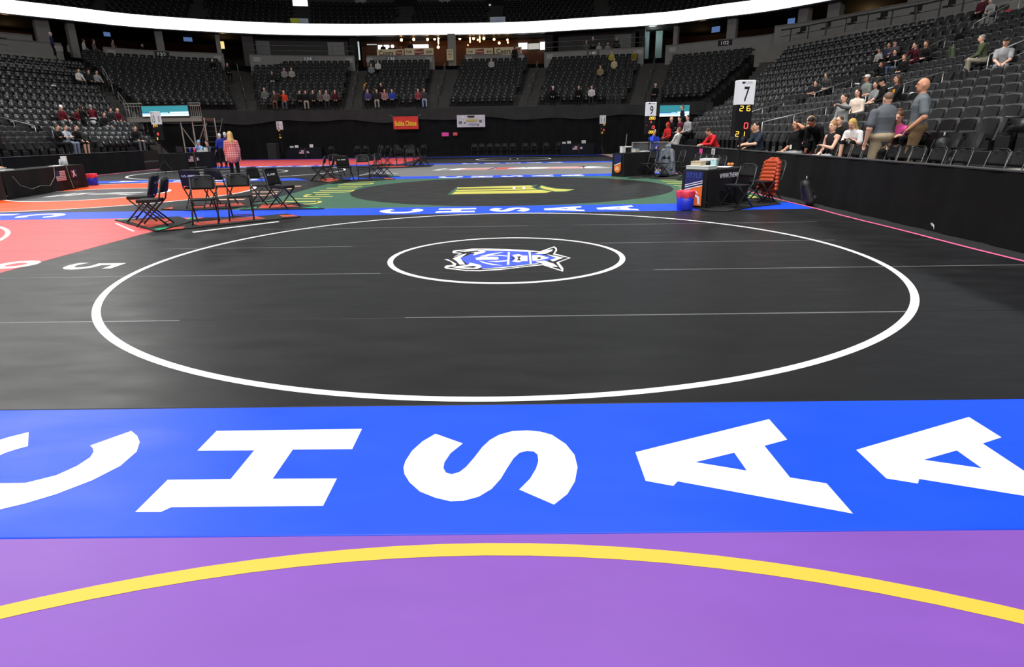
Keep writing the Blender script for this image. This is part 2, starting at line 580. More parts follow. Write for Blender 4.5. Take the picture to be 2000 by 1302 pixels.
bars('emblem_stripe', V_redp, Z2, [(-2.4, 3.0, -0.62, -0.22), (-2.4, 3.0, 0.15, 0.55)], 0.2)
bars('emblem_panel', V_redp, Z3, [(-0.9, 0.25, -0.68, 0.68)])
bars('emblem_block', V_navy, Z2, [(-3.3, -2.85, -0.6, -0.15), (-3.3, -2.85, 0.15, 0.6)], 0.25)
bars('emblem_bar', V_navy, Z3, [(-1.15, -0.98, -0.7, 0.7), (0.3, 0.42, -0.1, 0.7)], 0.2)
def fn(b):
    v = [(0.6 + 1.0 * math.cos(a), yy - 0.05 + 0.55 * math.sin(a), Z4) for a in np.linspace(0, 2 * math.pi, 24, endpoint=False)]
    b.add(v, [tuple(range(24))])
decal('emblem_head', m_grey, fn, V_white, 'white oval')
decal('corner_mark', m_grey, lambda b: bar(b, -5.6, -4.9, -2.6, -2.5, Z1), V_white, 'white corner line')

m_bfar, _, _ = make_mat('wrestling_mat', XM, XR, 4, V_black, 'farthest charcoal wrestling mat below the red banner wall')
yf = (mat_y(4) + strip_y(4)) / 2
decal('centre_circle', m_bfar, lambda b: b.ring((CXR, yf), 2.2, 2.33, Z1, 96), V_white, 'white centre ring')
for dx in (-0.2, 0.25):
    decal('start_mark', m_bfar, lambda b, dx=dx: b.box((CXR + dx, yf, Z2), (0.09, 0.9, 0.001)), V_white, 'white start mark')

# left-hand column
m_lred, _, _ = make_mat('wrestling_mat', XL, XM, 1, V_red, 'coral red wrestling mat at the left edge with a white circle')
yl = (mat_y(1) + strip_y(1)) / 2
decal('boundary_circle', m_lred, lambda b: b.ring((CXL, yl), 4.50, 4.572, Z1, 160), V_white, 'white boundary line')
decal('corner_mark', m_lred, lambda b: b.add([tuple(at_z(x, y, Z1)) for x, y in ((224, 436), (228, 435.5), (264, 451), (259, 452))], [(0, 1, 2, 3)]), V_white, 'white corner line')
m_lor, _, _ = make_mat('wrestling_mat', XL, XM, 2, V_black, 'charcoal wrestling mat with a large orange disc and grey centre')
yo = gy
decal('orange_disc', m_lor, lambda b: b.ring((CXL, yo), 0.001, 4.42, Z1, 128), V_orange, 'orange disc')
decal('boundary_circle', m_lor, lambda b: b.ring((CXL, yo), 4.42, 4.52, Z1, 128), V_white, 'white boundary line')
decal('centre_disc', m_lor, lambda b: b.ring((CXL, yo), 0.001, 1.98, Z2, 96), vinyl('mid_grey_mat_vinyl', (84, 84, 86)), 'grey centre disc')
decal('centre_circle', m_lor, lambda b: b.ring((CXL, yo), 1.98, 2.08, Z2, 96), V_white, 'white centre ring')
for x0, x1, y0, y1 in ((-0.9, -0.72, -.8, .4), (-0.7, -0.3, .2, .42), (-0.55, -0.4, -.5, .15), (-.1, .9, -.1, .08), (0.2, 1.25, 0.3, 0.45), (.9, 1.3, -.3, -.12)):
    decal('emblem_line', m_lor, lambda b: b.add([(CXL + x0, yo + y0, Z3), (CXL + x1, yo + y0, Z3), (CXL + x1 + .15, yo + y1, Z3), (CXL + x0 + .15, yo + y1, Z3)], [(0, 1, 2, 3)]), V_white)
side_strokes(m_lor, -7.35, yo, 1, mat('pale_orange_mat_print', srgb(248, 190, 160), 0.5), [(-2.2, -0.4, 0.3, 0.2, 0), (-1.2, -0.4, 0.4, 0.2, 1), (-0.1, -0.4, 0.4, 0.2, 0), (1.0, -0.3, 0.4, 0.22, 0), (1.9, -0.4, 0.4, 0.24, 0)])
m_lbl, _, _ = make_mat('wrestling_mat', XL, XM, 3, V_black, 'charcoal wrestling mat on the left behind the orange disc mat')
yb = (mat_y(3) + strip_y(3)) / 2
decal('boundary_circle', m_lbl, lambda b: b.ring((CXL, yb), 4.5, 4.6, Z1, 128), V_white, 'white boundary line')
decal('centre_circle', m_lbl, lambda b: b.ring((CXL, yb), 1.9, 2.0, Z1, 96), V_white, 'white centre ring')
m_lrf, _, _ = make_mat('wrestling_mat', XL, XM, 4, V_red, 'farthest coral red wrestling mat below the black curtain')
m_lpu, _, _ = make_mat('wrestling_mat', XL, XM, 0, V_black, 'charcoal wrestling mat beside the purple mat')

# mat numbers 5 and 9, seen upside down from the camera's side
def number(b, ch, px0, px1, py):
    a = at_z(px0, py, TH); c = at_z(px1, py, TH)
    w = c[0] - a[0]
    v, f_ = text_fit(ch, w * 0.62, w, 0.012)
    b.add(place(v, ((a[0] + c[0]) / 2, a[1], Z1 + 0.0003), (0, -1, 0), (1, 0, 0)), f_)
decal('mat_number', m_black, lambda b: number(b, '5', 128, 228, 520), V_white, 'white figure 5')
decal('mat_number', m_lred, lambda b: number(b, '9', -60, 64, 518), V_white, 'white figure 9')
decal('corner_mark', m_black, lambda b: b.add([tuple(at_z(x, y, Z1)) for x, y in ((378, 454), (375, 452.5), (543, 432), (546, 433))], [(0, 1, 2, 3)]), V_white, 'white corner line')

# shield emblem on the black mat, plan traced on the ground
def gpoly(b, pts, z):
    v, t = tri_poly([tuple(at_z(860 + x * 0.13, 480 + y * 0.13, TH)[:2]) for x, y in pts], None, z); b.add(v, t)


def pieces(name, root, plist, vin, z):
    for p in plist:
        decal(name, root, lambda b, p=p: gpoly(b, p, z), vin)


def E(b):
    gpoly(b, [(55, 200), (130, 205), (260, 135), (300, 118), (190, 108), (178, 90), (200, 70), (330, 60), (470, 43), (700, 42), (1000, 48), (1300, 65), (1500, 82), (1710, 8), (1750, 35), (1755, 70), (1720, 115), (1960, 180), (1780, 250), (1850, 340), (1842, 388), (1540, 290), (1200, 325), (900, 362), (600, 380), (380, 378), (210, 355), (90, 345), (58, 325), (80, 298), (200, 285), (160, 240)], Z1)
decal('emblem_edge', m_black, E, V_white, 'white emblem edging')
def E(b):
    gpoly(b, [(110, 200), (280, 140), (330, 110), (215, 97), (260, 80), (480, 56), (900, 58), (1300, 78), (1480, 100), (1705, 25), (1735, 55), (1690, 130), (1930, 182), (1740, 250), (1825, 368), (1540, 275), (1000, 338), (600, 365), (380, 364), (215, 340), (100, 328), (230, 300), (240, 270), (180, 235)], Z2)
decal('emblem_ground', m_black, E, V_black, 'charcoal emblem ground')
def E(b):
    gpoly(b, [(300, 190), (450, 130), (640, 78), (1000, 80), (1320, 92), (1480, 118), (1660, 165), (1745, 185), (1640, 215), (1480, 258), (1200, 290), (900, 322), (640, 340), (420, 290)], Z3)
decal('emblem_field', m_black, E, V_bluep, 'blue emblem field')
pieces('emblem_shape', m_black, ([(1015, 98), (1045, 98), (1035, 290), (1000, 290)], [(1325, 95), (1355, 95), (1375, 285), (1345, 285)],
              [(530, 185), (620, 165), (860, 170), (880, 195), (860, 212), (540, 215)],
              [(590, 160), (760, 120), (960, 95), (820, 130), (700, 162)], [(580, 225), (720, 262), (940, 300), (780, 292), (640, 262)],
              [(700, 240), (880, 228), (1010, 218), (1010, 235), (860, 248)], [(700, 155), (870, 140), (1000, 150), (1000, 162), (850, 152)],
              [(1080, 140), (1180, 128), (1240, 150), (1310, 150), (1310, 235), (1240, 232), (1180, 250), (1080, 240), (1130, 195)],
              [(1375, 145), (1480, 140), (1640, 185), (1480, 222), (1385, 230)],
              [(1420, 125), (1560, 75), (1690, 55), (1680, 80), (1580, 125)], [(1430, 240), (1560, 225), (1700, 270), (1770, 320), (1680, 318)],
              [(1600, 130), (1850, 180), (1690, 240), (1650, 215), (1745, 185), (1640, 150)],
              [(185, 195), (320, 135), (400, 118), (300, 190), (375, 285), (290, 285), (240, 230)],
              [(280, 92), (470, 60), (640, 68), (685, 90), (640, 112), (490, 148), (520, 105), (450, 95)],
              [(165, 320), (330, 300), (430, 285), (440, 255), (600, 290), (625, 318), (560, 350), (380, 352), (240, 335)],
              [(640, 62), (1000, 66), (1300, 78), (1460, 98), (1300, 92), (1000, 78), (660, 74)], [(640, 345), (900, 326), (1200, 297), (1500, 262), (1440, 278), (1000, 330), (620, 352)]), V_white, Z4)
pieces('emblem_line', m_black, ([(1060, 160), (1120, 190), (1060, 220), (1050, 212), (1090, 190), (1050, 168)], [(1150, 165), (1215, 160), (1190, 195), (1215, 228), (1150, 218), (1175, 192)], [(1430, 165), (1470, 178), (1520, 170), (1500, 188), (1520, 200), (1440, 202), (1470, 188)],
              [(370, 88), (560, 74), (600, 90), (500, 98)], [(330, 325), (500, 305), (550, 318), (500, 335)]), V_black, Z4 + 0.001)

# pink tape along the outer edges of the mats
for x, y0, y1, lb in ((XR + 0.035, 3.3, strip_y(4) + 0.7, 'pink tape along the mat edge beside the right barrier'), (XL - 0.055, 3.0, strip_y(4) + 0.7, 'pink tape along the mat edge beside the left barrier')):
    b = MB(); n = 60
    for i in range(n):
        ya = y0 + (y1 - y0) * i / n; yb_ = y0 + (y1 - y0) * (i + 1) / n
        wa = 0.012 * math.sin(ya * 2.1); wb = 0.012 * math.sin(yb_ * 2.1)
        b.quad((x - 0.03 + wa, ya, TH + 0.003), (x + 0.035 + wa, ya, TH + 0.001), (x + 0.035 + wb, yb_, TH + 0.001), (x - 0.03 + wb, yb_, TH + 0.003))
        b.quad((x + 0.035 + wa, ya, TH + 0.001), (x + 0.05 + wa, ya, 0.002), (x + 0.05 + wb, yb_, 0.002), (x + 0.035 + wb, yb_, TH + 0.001))
    tag(b.build('edge_tape', V_pink), lb, 'tape')

# ================================================================== the bowl: barriers, curtain wall, seating tiers, concourse
BX_R, BX_L = 6.62, -19.45
DECK = 0.38


def struct(o): return tag(o, kind='structure')


# barriers: black draped boards with a slim top rail
def barrier(name, x, y0, y1, z, side):
    b = MB(); n = int((y1 - y0) / 0.12)
    cols = []
    for i in range(n + 1):
        y = y0 + (y1 - y0) * i / n
        w = 0.022 * math.sin(y * 5.2) + 0.014 * math.sin(y * 13.1 + 1)
        cols.append([(x + side * (-0.05 + w * 0.2), y, z), (x + side * (-0.055 + w * 0.6), y, z * 0.5), (x + side * (-0.07 + w), y, 0.005)])
    vs = [p for c in cols for p in c]
    fs = []
    for i in range(n):
        for k in range(2):
            a = i * 3 + k
            fs.append((a, a + 3, a + 4, a + 1) if side > 0 else (a, a + 1, a + 4, a + 3))
    b.add(vs, fs)
    w_ = b.build(name, M_drape, smooth=True)
    struct(w_)
    b = MB(); b.box((x, (y0 + y1) / 2, z / 2), (0.06, y1 - y0, z)); b.build('barrier_board', M_black, w_)
    b = MB(); b.box((x, (y0 + y1) / 2, z + 0.012), (0.12, y1 - y0, 0.025), ch=0.006); b.build('barrier_cap', mat('dark_grey_cap', srgb(62, 62, 64), 0.55), w_)
    return w_


barrier('wall_right', BX_R, 1.0, 27.2, 0.985, 1)
barrier('wall_left', BX_L, 12.0, 33.2, 0.95, -1)

# black curtain across the far end, in hung widths, with a loose grey valance
def drape(name, pts, z0, z1, m, amp=0.06, wl=0.55, scallop=None, parent=None):
    P = catmull(pts, 10)
    seg = np.r_[0, np.cumsum(np.linalg.norm(np.diff(P, axis=0), axis=1))]
    n = int(seg[-1] / 0.09)
    b = MB(); vs = []
    for i in range(n + 1):
        s_ = seg[-1] * i / n
        x = np.interp(s_, seg, P[:, 0]); y = np.interp(s_, seg, P[:, 1])
        d = amp * (math.sin(s_ / wl * 2 * math.pi) * 0.6 + 0.5 * math.sin(s_ / wl * 3.3 + 2 * math.sin(s_ * 0.7)))
        zb = z0 + (scallop(s_) if scallop else 0)
        for k in range(4):
            t = k / 3
            vs.append((x, y - d * (0.25 + 0.75 * t), z1 + (zb - z1) * t))
    fs = []
    for i in range(n):
        for k in range(3):
            a = i * 4 + k
            fs.append((a, a + 1, a + 5, a + 4))
    b.add(vs, fs)
    return b.build(name, m, parent, smooth=True)


FARW = [(-27.5, 43.2), (-24.2, 45.4), (-20, 47.3), (-10, 47.5), (0, 47.5), (6, 47.4), (10.2, 46.7), (13.4, 44.6)]
w_ = struct(drape('wall_far', FARW, 0.0, 3.2, M_drape))
drape('valance', [(x, y - 0.12) for x, y in FARW], 2.55, 3.34, mat('charcoal_valance_cloth', srgb(52, 52, 53), 0.85, 0.2, var=0.15, scale=2), 0.05, 1.7,
      lambda s_: 0.16 * math.sin(s_ * 0.9) * math.sin(s_ * 0.37 + 1), w_)


# ---- seating sections: plan corners front-left, front-right, back-left, back-right (seen from the floor), decks per row
ZR = [.86, 1.10, 1.36, 1.67, 1.98, 2.32, 2.72, 3.16, 3.63, 4.15, 4.71, 5.31, 5.95]
ZF = [3.38 + (6.95 - 3.38) * (0.86 * (k / 11) + 0.14 * (k / 11) ** 2) for k in range(12)]
CX0 = -6.45
def mir(p): return (2 * CX0 - p[0], p[1])


def P2(px, py, z): return tuple(at_z(px, py, z)[:2])


R3n, R3f = ((8.2, 11.2), (22.0, 11.2)), ((8.2, 21.0), (22.0, 21.0))
SECT = {
    # name: (front a, front b, back a, back b, z list, facing text); a -> b runs left to right for the sitter's front seen from the floor
    'R4': ((8.2, 9.6), (8.2, 2.0), (22.0, 9.6), (22.0, 2.0), ZR),
    'R3': ((8.2, 21.3), (8.2, 11.0), (22.0, 21.3), (22.0, 11.0), ZR),
    'R2': ((8.2, 29.0), (8.2, 22.5), (22.0, 29.6), (22.0, 22.5), ZR),
    'R1': ((8.2, 34.8), (8.2, 30.2), (18.2, 45.6), (22.4, 31.0), ZR),
    'L2': ((-21.1, 31.9), (-21.1, 37.4), (-35.4, 32.3), (-30.7, 47.6), ZR),
    'L1': ((-21.1, 20.0), (-21.1, 30.7), (-35.0, 20.0), (-35.0, 31.1), ZR),
    'S0': ((-25.9, 44.4), (-20.4, 47.9), (-32.3, 49.6), (-24.5, 55.8), ZF),
    'S1': ((-19.1, 48.3), (-12.7, 48.3), (-23.0, 58.0), (-14.4, 58.6), ZF),
    'S2': ((-11.4, 48.3), (-6.7, 48.3), (-13.0, 58.6), (-7.2, 58.8), ZF),
    'S3': ((-4.9, 48.3), (0.1, 48.3), (-4.8, 58.8), (1.3, 58.6), ZF),
    'S4': ((1.6, 48.3), (8.3, 48.1), (3.0, 58.5), (10.7, 56.8), ZF),
    'S5': ((10.4, 47.4), (13.2, 45.0), (13.1, 55.9), (18.7, 51.4), ZF),
}


def row_ends(sec, k):
    fa, fb, ba, bb, zs = SECT[sec]
    t = k / (len(zs) - 1)
    a = np.array(fa) * (1 - t) + np.array(ba) * t
    b = np.array(fb) * (1 - t) + np.array(bb) * t
    return a, b, zs[k]


def row_dir(sec):
    fa, fb, ba, bb, zs = SECT[sec]
    m = (np.array(fa) + np.array(fb)) / 2 - (np.array(ba) + np.array(bb)) / 2
    return m / np.linalg.norm(m)


def tiers(name, sides, zs, m, sub=1, lift=0.0):
    """stepped deck: sides(k) gives the two ends of row k (float k)"""
    b = MB(); n = len(zs)
    for k in range(n):
        for s_ in range(sub):
            k0 = k - 0.42 + s_ / sub; k1 = k - 0.42 + (s_ + 1) / sub
            a0, b0 = sides(k0); a1, b1 = sides(k1)
            zk = zs[k]; zp = zs[k - 1] if k else zs[0] - (zs[1] - zs[0])
            z = zp + (zk - zp) * (s_ + 1) / sub + lift
            zl = zp + (zk - zp) * s_ / sub + lift - 0.35
            b.add([(*a0, z), (*b0, z), (*b1, z), (*a1, z), (*a0, zl), (*b0, zl)], [(0, 1, 2, 3), (4, 5, 1, 0)])
            b.add([(*a0, z), (*a1, z), (*a1, z - 1.2), (*a0, z - 1.2)], [(0, 1, 2, 3)])
            b.add([(*b0, z), (*b1, z), (*b1, z - 1.2), (*b0, z - 1.2)], [(3, 2, 1, 0)])
    return struct(b.build(name, m))


mat('black_deck', (0.012, 0.012, 0.013), 0.6)
M_seatdeck = mat('dark_seating_deck', srgb(48, 47, 46), 0.8, 0.25, var=0.12, scale=2.0)
for sec in SECT:
    fa, fb, ba, bb, zs = SECT[sec]
    def sides(k, fa=fa, fb=fb, ba=ba, bb=bb, n=len(zs)):
        t = k / (n - 1)
        return tuple(np.array(fa) * (1 - t) + np.array(ba) * t), tuple(np.array(fb) * (1 - t) + np.array(bb) * t)
    tiers('floor_seating_tier', sides, zs, mat('black_telescopic_deck', srgb(34, 34, 35), 0.7, 0.3) if sec[0] in 'RL' else M_seatdeck)
    if True:
        b = MB(); a0, b0 = sides(-0.45); z0 = zs[0]
        lo = -0.02 if sec[0] in 'RL' else z0 - 0.55
        b.add([(*a0, lo), (*b0, lo), (*b0, z0 + 0.06), (*a0, z0 + 0.06)], [(0, 1, 2, 3)])
        struct(b.build('wall_fascia', MATS['black_deck']))

M_step = mat('stair_concrete', srgb(66, 65, 63), 0.75, 0.3, var=0.14, scale=2.5)
AISLE = [('R4', 'R3', 0), ('R3', 'R2', 0), ('R2', 'R1', 0), ('L1', 'L2', 1), ('S0', 'S1', 1), ('S1', 'S2', 1), ('S2', 'S3', 1), ('S3', 'S4', 1), ('S4', 'S5', 1)]
def aisle_sides(A, B, mode):
    FA, FB = SECT[A], SECT[B]
    # edge of A next to B and edge of B next to A
    if mode == 0: ea, eb = (FB[1], FB[3]), (FA[0], FA[2])
    else: ea, eb = (FA[1], FA[3]), (FB[0], FB[2])
    n = len(FA[4])
    def sides(k):
        t = k / (n - 1)
        return tuple(np.array(ea[0]) * (1 - t) + np.array(ea[1]) * t), tuple(np.array(eb[0]) * (1 - t) + np.array(eb[1]) * t)
    return sides, FA[4]


for A, B, mode in AISLE:
    sides, zs = aisle_sides(A, B, mode)
    tiers('floor_aisle_stair', sides, zs, mat('pale_stair_concrete', srgb(168, 164, 152), 0.7, var=0.08, scale=3) if A == 'R4' else M_step, 2)

# corner stairs beside the side stands
def corner(fa, ba, fb, bb):
    def sides(k, n=13):
        t = k / (n - 1)
        return tuple(np.array(fa) * (1 - t) + np.array(ba) * t), tuple(np.array(fb) * (1 - t) + np.array(bb) * t)
    return sides
tiers('floor_aisle_stair', corner((8.2, 36.0), (17.0, 46.6), (8.2, 34.9), (18.1, 45.7)), ZR, M_step, 2)
tiers('floor_aisle_stair', corner((-21.1, 37.5), (-30.6, 47.7), (-21.1, 38.7), (-29.4, 48.6)), ZR, M_step, 2)

# low decks behind the barriers
b = MB(); b.box((7.35, 15.5, DECK / 2), (1.35, 29.0, DECK)); struct(b.build('floor_deck_right', MATS['black_deck']))
b = MB(); b.box((7.78, 15.5, DECK + 0.1), (0.46, 29.0, 0.2)); struct(b.build('floor_riser_right', MATS['black_deck']))
b = MB(); b.box((-20.2, 24.0, DECK / 2), (1.4, 24.0, DECK)); struct(b.build('floor_deck_left', MATS['black_deck']))

# ---- LED ribbon ring, parapet wall W, concourse
RIB = np.array([(-44.0, 15), (-43.2, 28), (-41.3, 36), (-38.8, 43), (-35.9, 47.6), (-33.5, 50.5), (-30.7, 53.9), (-26.9, 56.5), (-22.4, 58.7), (-18.4, 59.9), (-14, 60.6), (-9.4, 60.8), (-.2, 61.0), (6.5, 59.3), (12.7, 57.3), (16.2, 54.5), (19.3, 52.1), (22.2, 48.2), (25.2, 43), (27.6, 36), (29.0, 28), (29.4, 15)])
RB = catmull(RIB, 6)


def offset_curve(C, d):
    """positive d moves towards the inside of the arena"""
    T = np.gradient(C, axis=0); T /= np.linalg.norm(T, axis=1)[:, None]
    Nn = np.c_[T[:, 1], -T[:, 0]]           # curve runs left to right: right-hand normal points to the floor
    return C + Nn * d


def band(name, C, z0, z1, m, parent=None, depth=0.0, flip=False, rng=None):
    b = MB(); n = len(C)
    idx = range(n) if rng is None else range(*rng)
    idx = list(idx)
    vs = []; fs = []
    B = offset_curve(C, -depth) if depth else None
    for i in idx:
        vs += [(*C[i], z0), (*C[i], z1)]
        if depth: vs += [(*B[i], z1), (*B[i], z0)]
    s_ = 4 if depth else 2
    for j in range(len(idx) - 1):
        a = j * s_; c = a + s_
        if depth:
            for k in range(4):
                l = (k + 1) % 4
                fs.append((a + k, c + k, c + l, a + l))
        else:
            fs.append((a, c, c + 1, a + 1))
    b.add(vs, fs)
    return b.build(name, m, parent, smooth=False)


def slab(name, C0, C1, z, m, parent=None):
    b = MB(); vs = []; fs = []
    for p, q in zip(C0, C1): vs += [(*p, z), (*q, z)]
    for j in range(len(C0) - 1): fs.append((2 * j, 2 * j + 1, 2 * j + 3, 2 * j + 2))
    b.add(vs, fs)
    return b.build(name, m, parent)


RZ0, RZ1 = 10.06, 10.96
LED = mat('white_led_screen', (0.9, 0.92, 0.95), 0.4, 0.2, emit=(0.93, 0.97, 1.0), estr=3.2)
ribbon = empty('led_ribbon_display', (-6.5, 60.9, RZ0), 0, 'long white glowing LED ribbon curving around the arena balcony', 'display')
def rel(o, root):
    o.location = [-v for v in root.location]
    return o
rel(band('led_screen', offset_curve(RB, 0.06), RZ0, RZ1, LED, ribbon), ribbon)
rel(band('housing', RB, RZ0 - 0.06, RZ1 + 0.05, M_black, ribbon, depth=0.3), ribbon)

M_wallgrey = mat('painted_block_wall', srgb(138, 137, 135), 0.8, 0.2, var=0.06, scale=1.0)
M_darkin = mat('dark_concourse_wall', srgb(46, 43, 42), 0.85, 0.2, var=0.2, scale=0.6)
M_brown = mat('brown_concourse_wall', srgb(92, 62, 46), 0.8, 0.2, var=0.15, scale=0.8)
M_ceil = mat('dark_concourse_ceiling', srgb(40, 39, 38), 0.9, 0.1)
WC = offset_curve(RB, 1.15)
WZ0, WZ1 = 6.0, 8.22
# parapet: broken by gaps at the aisles
def curve_hit(C, px, z_guess=None, py=80):
    """parameter of the plan curve crossed by the pixel column px"""
    d = ray(px, py)[:2]; d = d / np.linalg.norm(d)
    best = None
    for i in range(len(C) - 1):
        p, q = C[i], C[i + 1]
        M = np.array([[d[0], -(q - p)[0]], [d[1], -(q - p)[1]]])
        det = np.linalg.det(M)
        if abs(det) < 1e-9: continue
        t, s_ = np.linalg.solve(M, p)
        if t > 0 and -1e-6 <= s_ <= 1 + 1e-6:
            if best is None or t < best[0]: best = (t, i + s_)
    return best[1]


def curve_at(C, u):
    i = min(int(u), len(C) - 2); s_ = u - i
    p = C[i] * (1 - s_) + C[i + 1] * s_
    t = C[i + 1] - C[i]; t = t / np.linalg.norm(t)
    return p, t


def sub_curve(C, u0, u1, n=None):
    n = n or max(2, int(abs(u1 - u0) * 1.5) + 2)
    return np.array([curve_at(C, u0 + (u1 - u0) * k / (n - 1))[0] for k in range(n)])


# parapet pieces between the aisles, each with its cap; pixel columns of their ends
PARA = [(-60, 125, None), (205, 437, '132'), (487, 692, '134'), (716, 848, '136'), (908, 1023, None), (1063, 1257, '140'), (1299, 1528, '102')]
para_objs = []
for p0, p1, num in PARA:
    u0 = curve_hit(WC, p0, py=110); u1 = curve_hit(WC, p1, py=110)
    c = sub_curve(WC, u0, u1)
    top = WZ1
    b = MB()
    o = struct(band('wall_parapet', c, WZ0, top, M_wallgrey, depth=0.18))
    band('parapet_cap', offset_curve(c, 0.03), top, top + 0.06, M_concrete, o, depth=0.24)
    if num:
        um = 0.5 if num not in ('134',) else 0.56
        p, t = curve_at(c, um * (len(c) - 1))
        nrm = np.array([t[1], -t[0]])
        b = MB(); v, f_ = text_fit(num, 0.6, 0.26, 0.02)
        b.add(place(v, (*(p + nrm * 0.034), top - 0.21), (*t, 0), (0, 0, 1)), f_); b.build('section_number', M_white, o)
        b = MB(); q = p + nrm * 0.012; r_ = t * 0.55
        b.add([(*(q - r_), top - 0.42), (*(q + r_), top - 0.42), (*(q + r_), top - 0.01), (*(q - r_), top - 0.01)], [(0, 1, 2, 3)]); b.build('number_plate', M_black, o)
    para_objs.append(o)
    for uu in (0.06, 0.95):
        p, t = curve_at(c, uu * (len(c) - 1)); nrm = np.array([t[1], -t[0]]); q = p + nrm * 0.012; r_ = t * 0.28
        b = MB(); b.add([(*(q - r_), top - 0.5), (*(q + r_), top - 0.5), (*(q + r_), top - 0.14), (*(q - r_), top - 0.14)], [(0, 1, 2, 3)])
        b.build('notice_plate', mat('dull_white_notice', srgb(165, 165, 165), 0.6), o)

CF = offset_curve(RB, -8.0)
struct(slab('floor_concourse', WC, CF, 7.35, M_dkconc))
struct(slab('ceiling_concourse', offset_curve(RB, -0.34), CF, 10.0, M_ceil))
struct(band('wall_concourse', CF, 7.3, 10.05, M_darkin))
# brown back wall of the bar and of the side bays
for p0, p1, m in ((-20, 70, M_brown), (160, 420, M_brown), (700, 1070, M_brown), (1300, 1560, M_brown), (1620, 1800, M_brown)):
    c = offset_curve(RB, -7.9)
    u0 = curve_hit(c, p0, py=90); u1 = curve_hit(c, p1, py=90)
    struct(band('wall_bay', sub_curve(c, u0, u1), 7.36, 9.99, m))
# grey inner walls of the closed bays
for p0, p1 in ((495, 680), (1090, 1240)):
    c = offset_curve(RB, -1.6)
    u0 = curve_hit(c, p0, py=90); u1 = curve_hit(c, p1, py=90)
    struct(band('wall_bay', sub_curve(c, u0, u1), 7.36, 9.99, mat('charcoal_bay_wall', srgb(70, 69, 68), 0.8), depth=0.15))
    for q0, q1 in ((p0 + 5, p0 + 32), (p1 - 40, p1 - 8)):
        c2 = offset_curve(RB, -1.57)
        struct(band('wall_opening', sub_curve(c2, curve_hit(c2, q0, py=90), curve_hit(c2, q1, py=90), 3), 7.4, 9.7, M_black))
# columns
for px, wd, m in ((88, 0.9, M_wallgrey), (143, 0.5, M_wallgrey), (312, 0.55, M_wallgrey), (426, 0.35, M_wallgrey), (484, 0.9, mat('charcoal_bay_wall', srgb(70, 69, 68), 0.8)), (690, 0.7, M_darkin), (1073, 0.7, M_darkin), (1254, 0.5, M_darkin), (1320, 0.35, M_wallgrey), (1428, 0.7, M_wallgrey), (1566, 0.75, M_wallgrey), (1624, 0.9, M_wallgrey), (1776, 0.8, M_wallgrey)):
    c = offset_curve(RB, -0.9)
    p, t = curve_at(c, curve_hit(c, px, py=85))
    b = MB(); b.box((0, 0, 8.67), (wd, 0.6, 2.64), ch=0.02)
    struct(b.build('wall_column', m, loc=(*p, 0), rz=math.atan2(t[1], t[0])))

# upper balcony: rail wall, seat rows, numbered back wall
UB = [offset_curve(RB, -0.35 - 0.85 * k) for k in range(6)]
for k in range(5):
    struct(slab('floor_upper_tier', UB[k], UB[k + 1], 10.75 + 0.48 * k, M_dkconc))
    struct(band('wall_upper_riser', UB[k + 1], 10.75 + 0.48 * k, 10.75 + 0.48 * (k + 1), M_dkconc))
UW = offset_curve(RB, -0.35 - 0.85 * 5)
M_upwall = mat('dark_balcony_wall', srgb(60, 60, 60), 0.8, 0.2, var=0.08, scale=1)
UPW = [(-40, 180, None), (205, 560, '242'), (610, 770, '244'), (815, 950, '246'), (985, 1160, '248'), (1190, 1420, None), (1440, 1700, None)]
for p0, p1, num in UPW:
    u0 = curve_hit(UW, p0, py=15); u1 = curve_hit(UW, p1, py=15)
    c = sub_curve(UW, u0, u1)
    o = struct(band('wall_upper_parapet', c, 12.9, 14.15, M_upwall, depth=0.15))
    if num:
        um = {'242': 0.77, '244': 0.57, '246': 0.45, '248': 0.48}[num]
        p, t = curve_at(c, um * (len(c) - 1)); nrm = np.array([t[1], -t[0]])
        v, f_ = text_fit(num, 0.62, 0.32, 0.02)
        b = MB(); b.add(place(v, (*(p + nrm * 0.03), 13.72), (*t, 0), (0, 0, 1)), f_); b.build('section_number', mat('grey_number_paint', srgb(150, 150, 150), 0.6), o)
        b = MB(); q = p + nrm * 0.012; r_ = t * 0.55
        b.add([(*(q - r_), 13.45), (*(q + r_), 13.45), (*(q + r_), 14.0), (*(q - r_), 14.0)], [(0, 1, 2, 3)]); b.build('number_plate', M_black, o)
UC = offset_curve(RB, -10.5)
struct(slab('ceiling_upper', offset_curve(RB, -3.2), UC, 16.3, M_ceil))
struct(band('wall_upper', UC, 12.0, 16.3, mat('black_balcony_back', srgb(26, 25, 25), 0.9)))
struct(slab('floor_upper_concourse', UW, UC, 13.1, M_dkconc))

# ---- ledges with drink rails on the side stands
def side_ledge(pts, z, sgn):
    c = catmull(pts, 8)
    if sgn < 0: c = c
    o = struct(band('wall_ledge', c, z - 1.4, z, M_concrete, depth=0.22))
    c2 = offset_curve(c, -2.2)
    struct(slab('floor_ledge', c, offset_curve(c, -7.5), z - 0.12, M_dkconc))
    return c, o


LEDR = [(17.0, 47.6), (18.6, 45.9), (20.4, 41.8), (22.4, 38.0), (23.4, 32.5), (23.6, 24.0), (23.6, 12.0)]
LEDL = [(-36.4, 20.0), (-36.4, 30.0), (-36.2, 36.0), (-34.4, 42.6), (-32.0, 46.6)]
LZ = 7.15
cR, oR = side_ledge(LEDR, LZ, 1)
cL, oL = side_ledge(LEDL, LZ, 1)
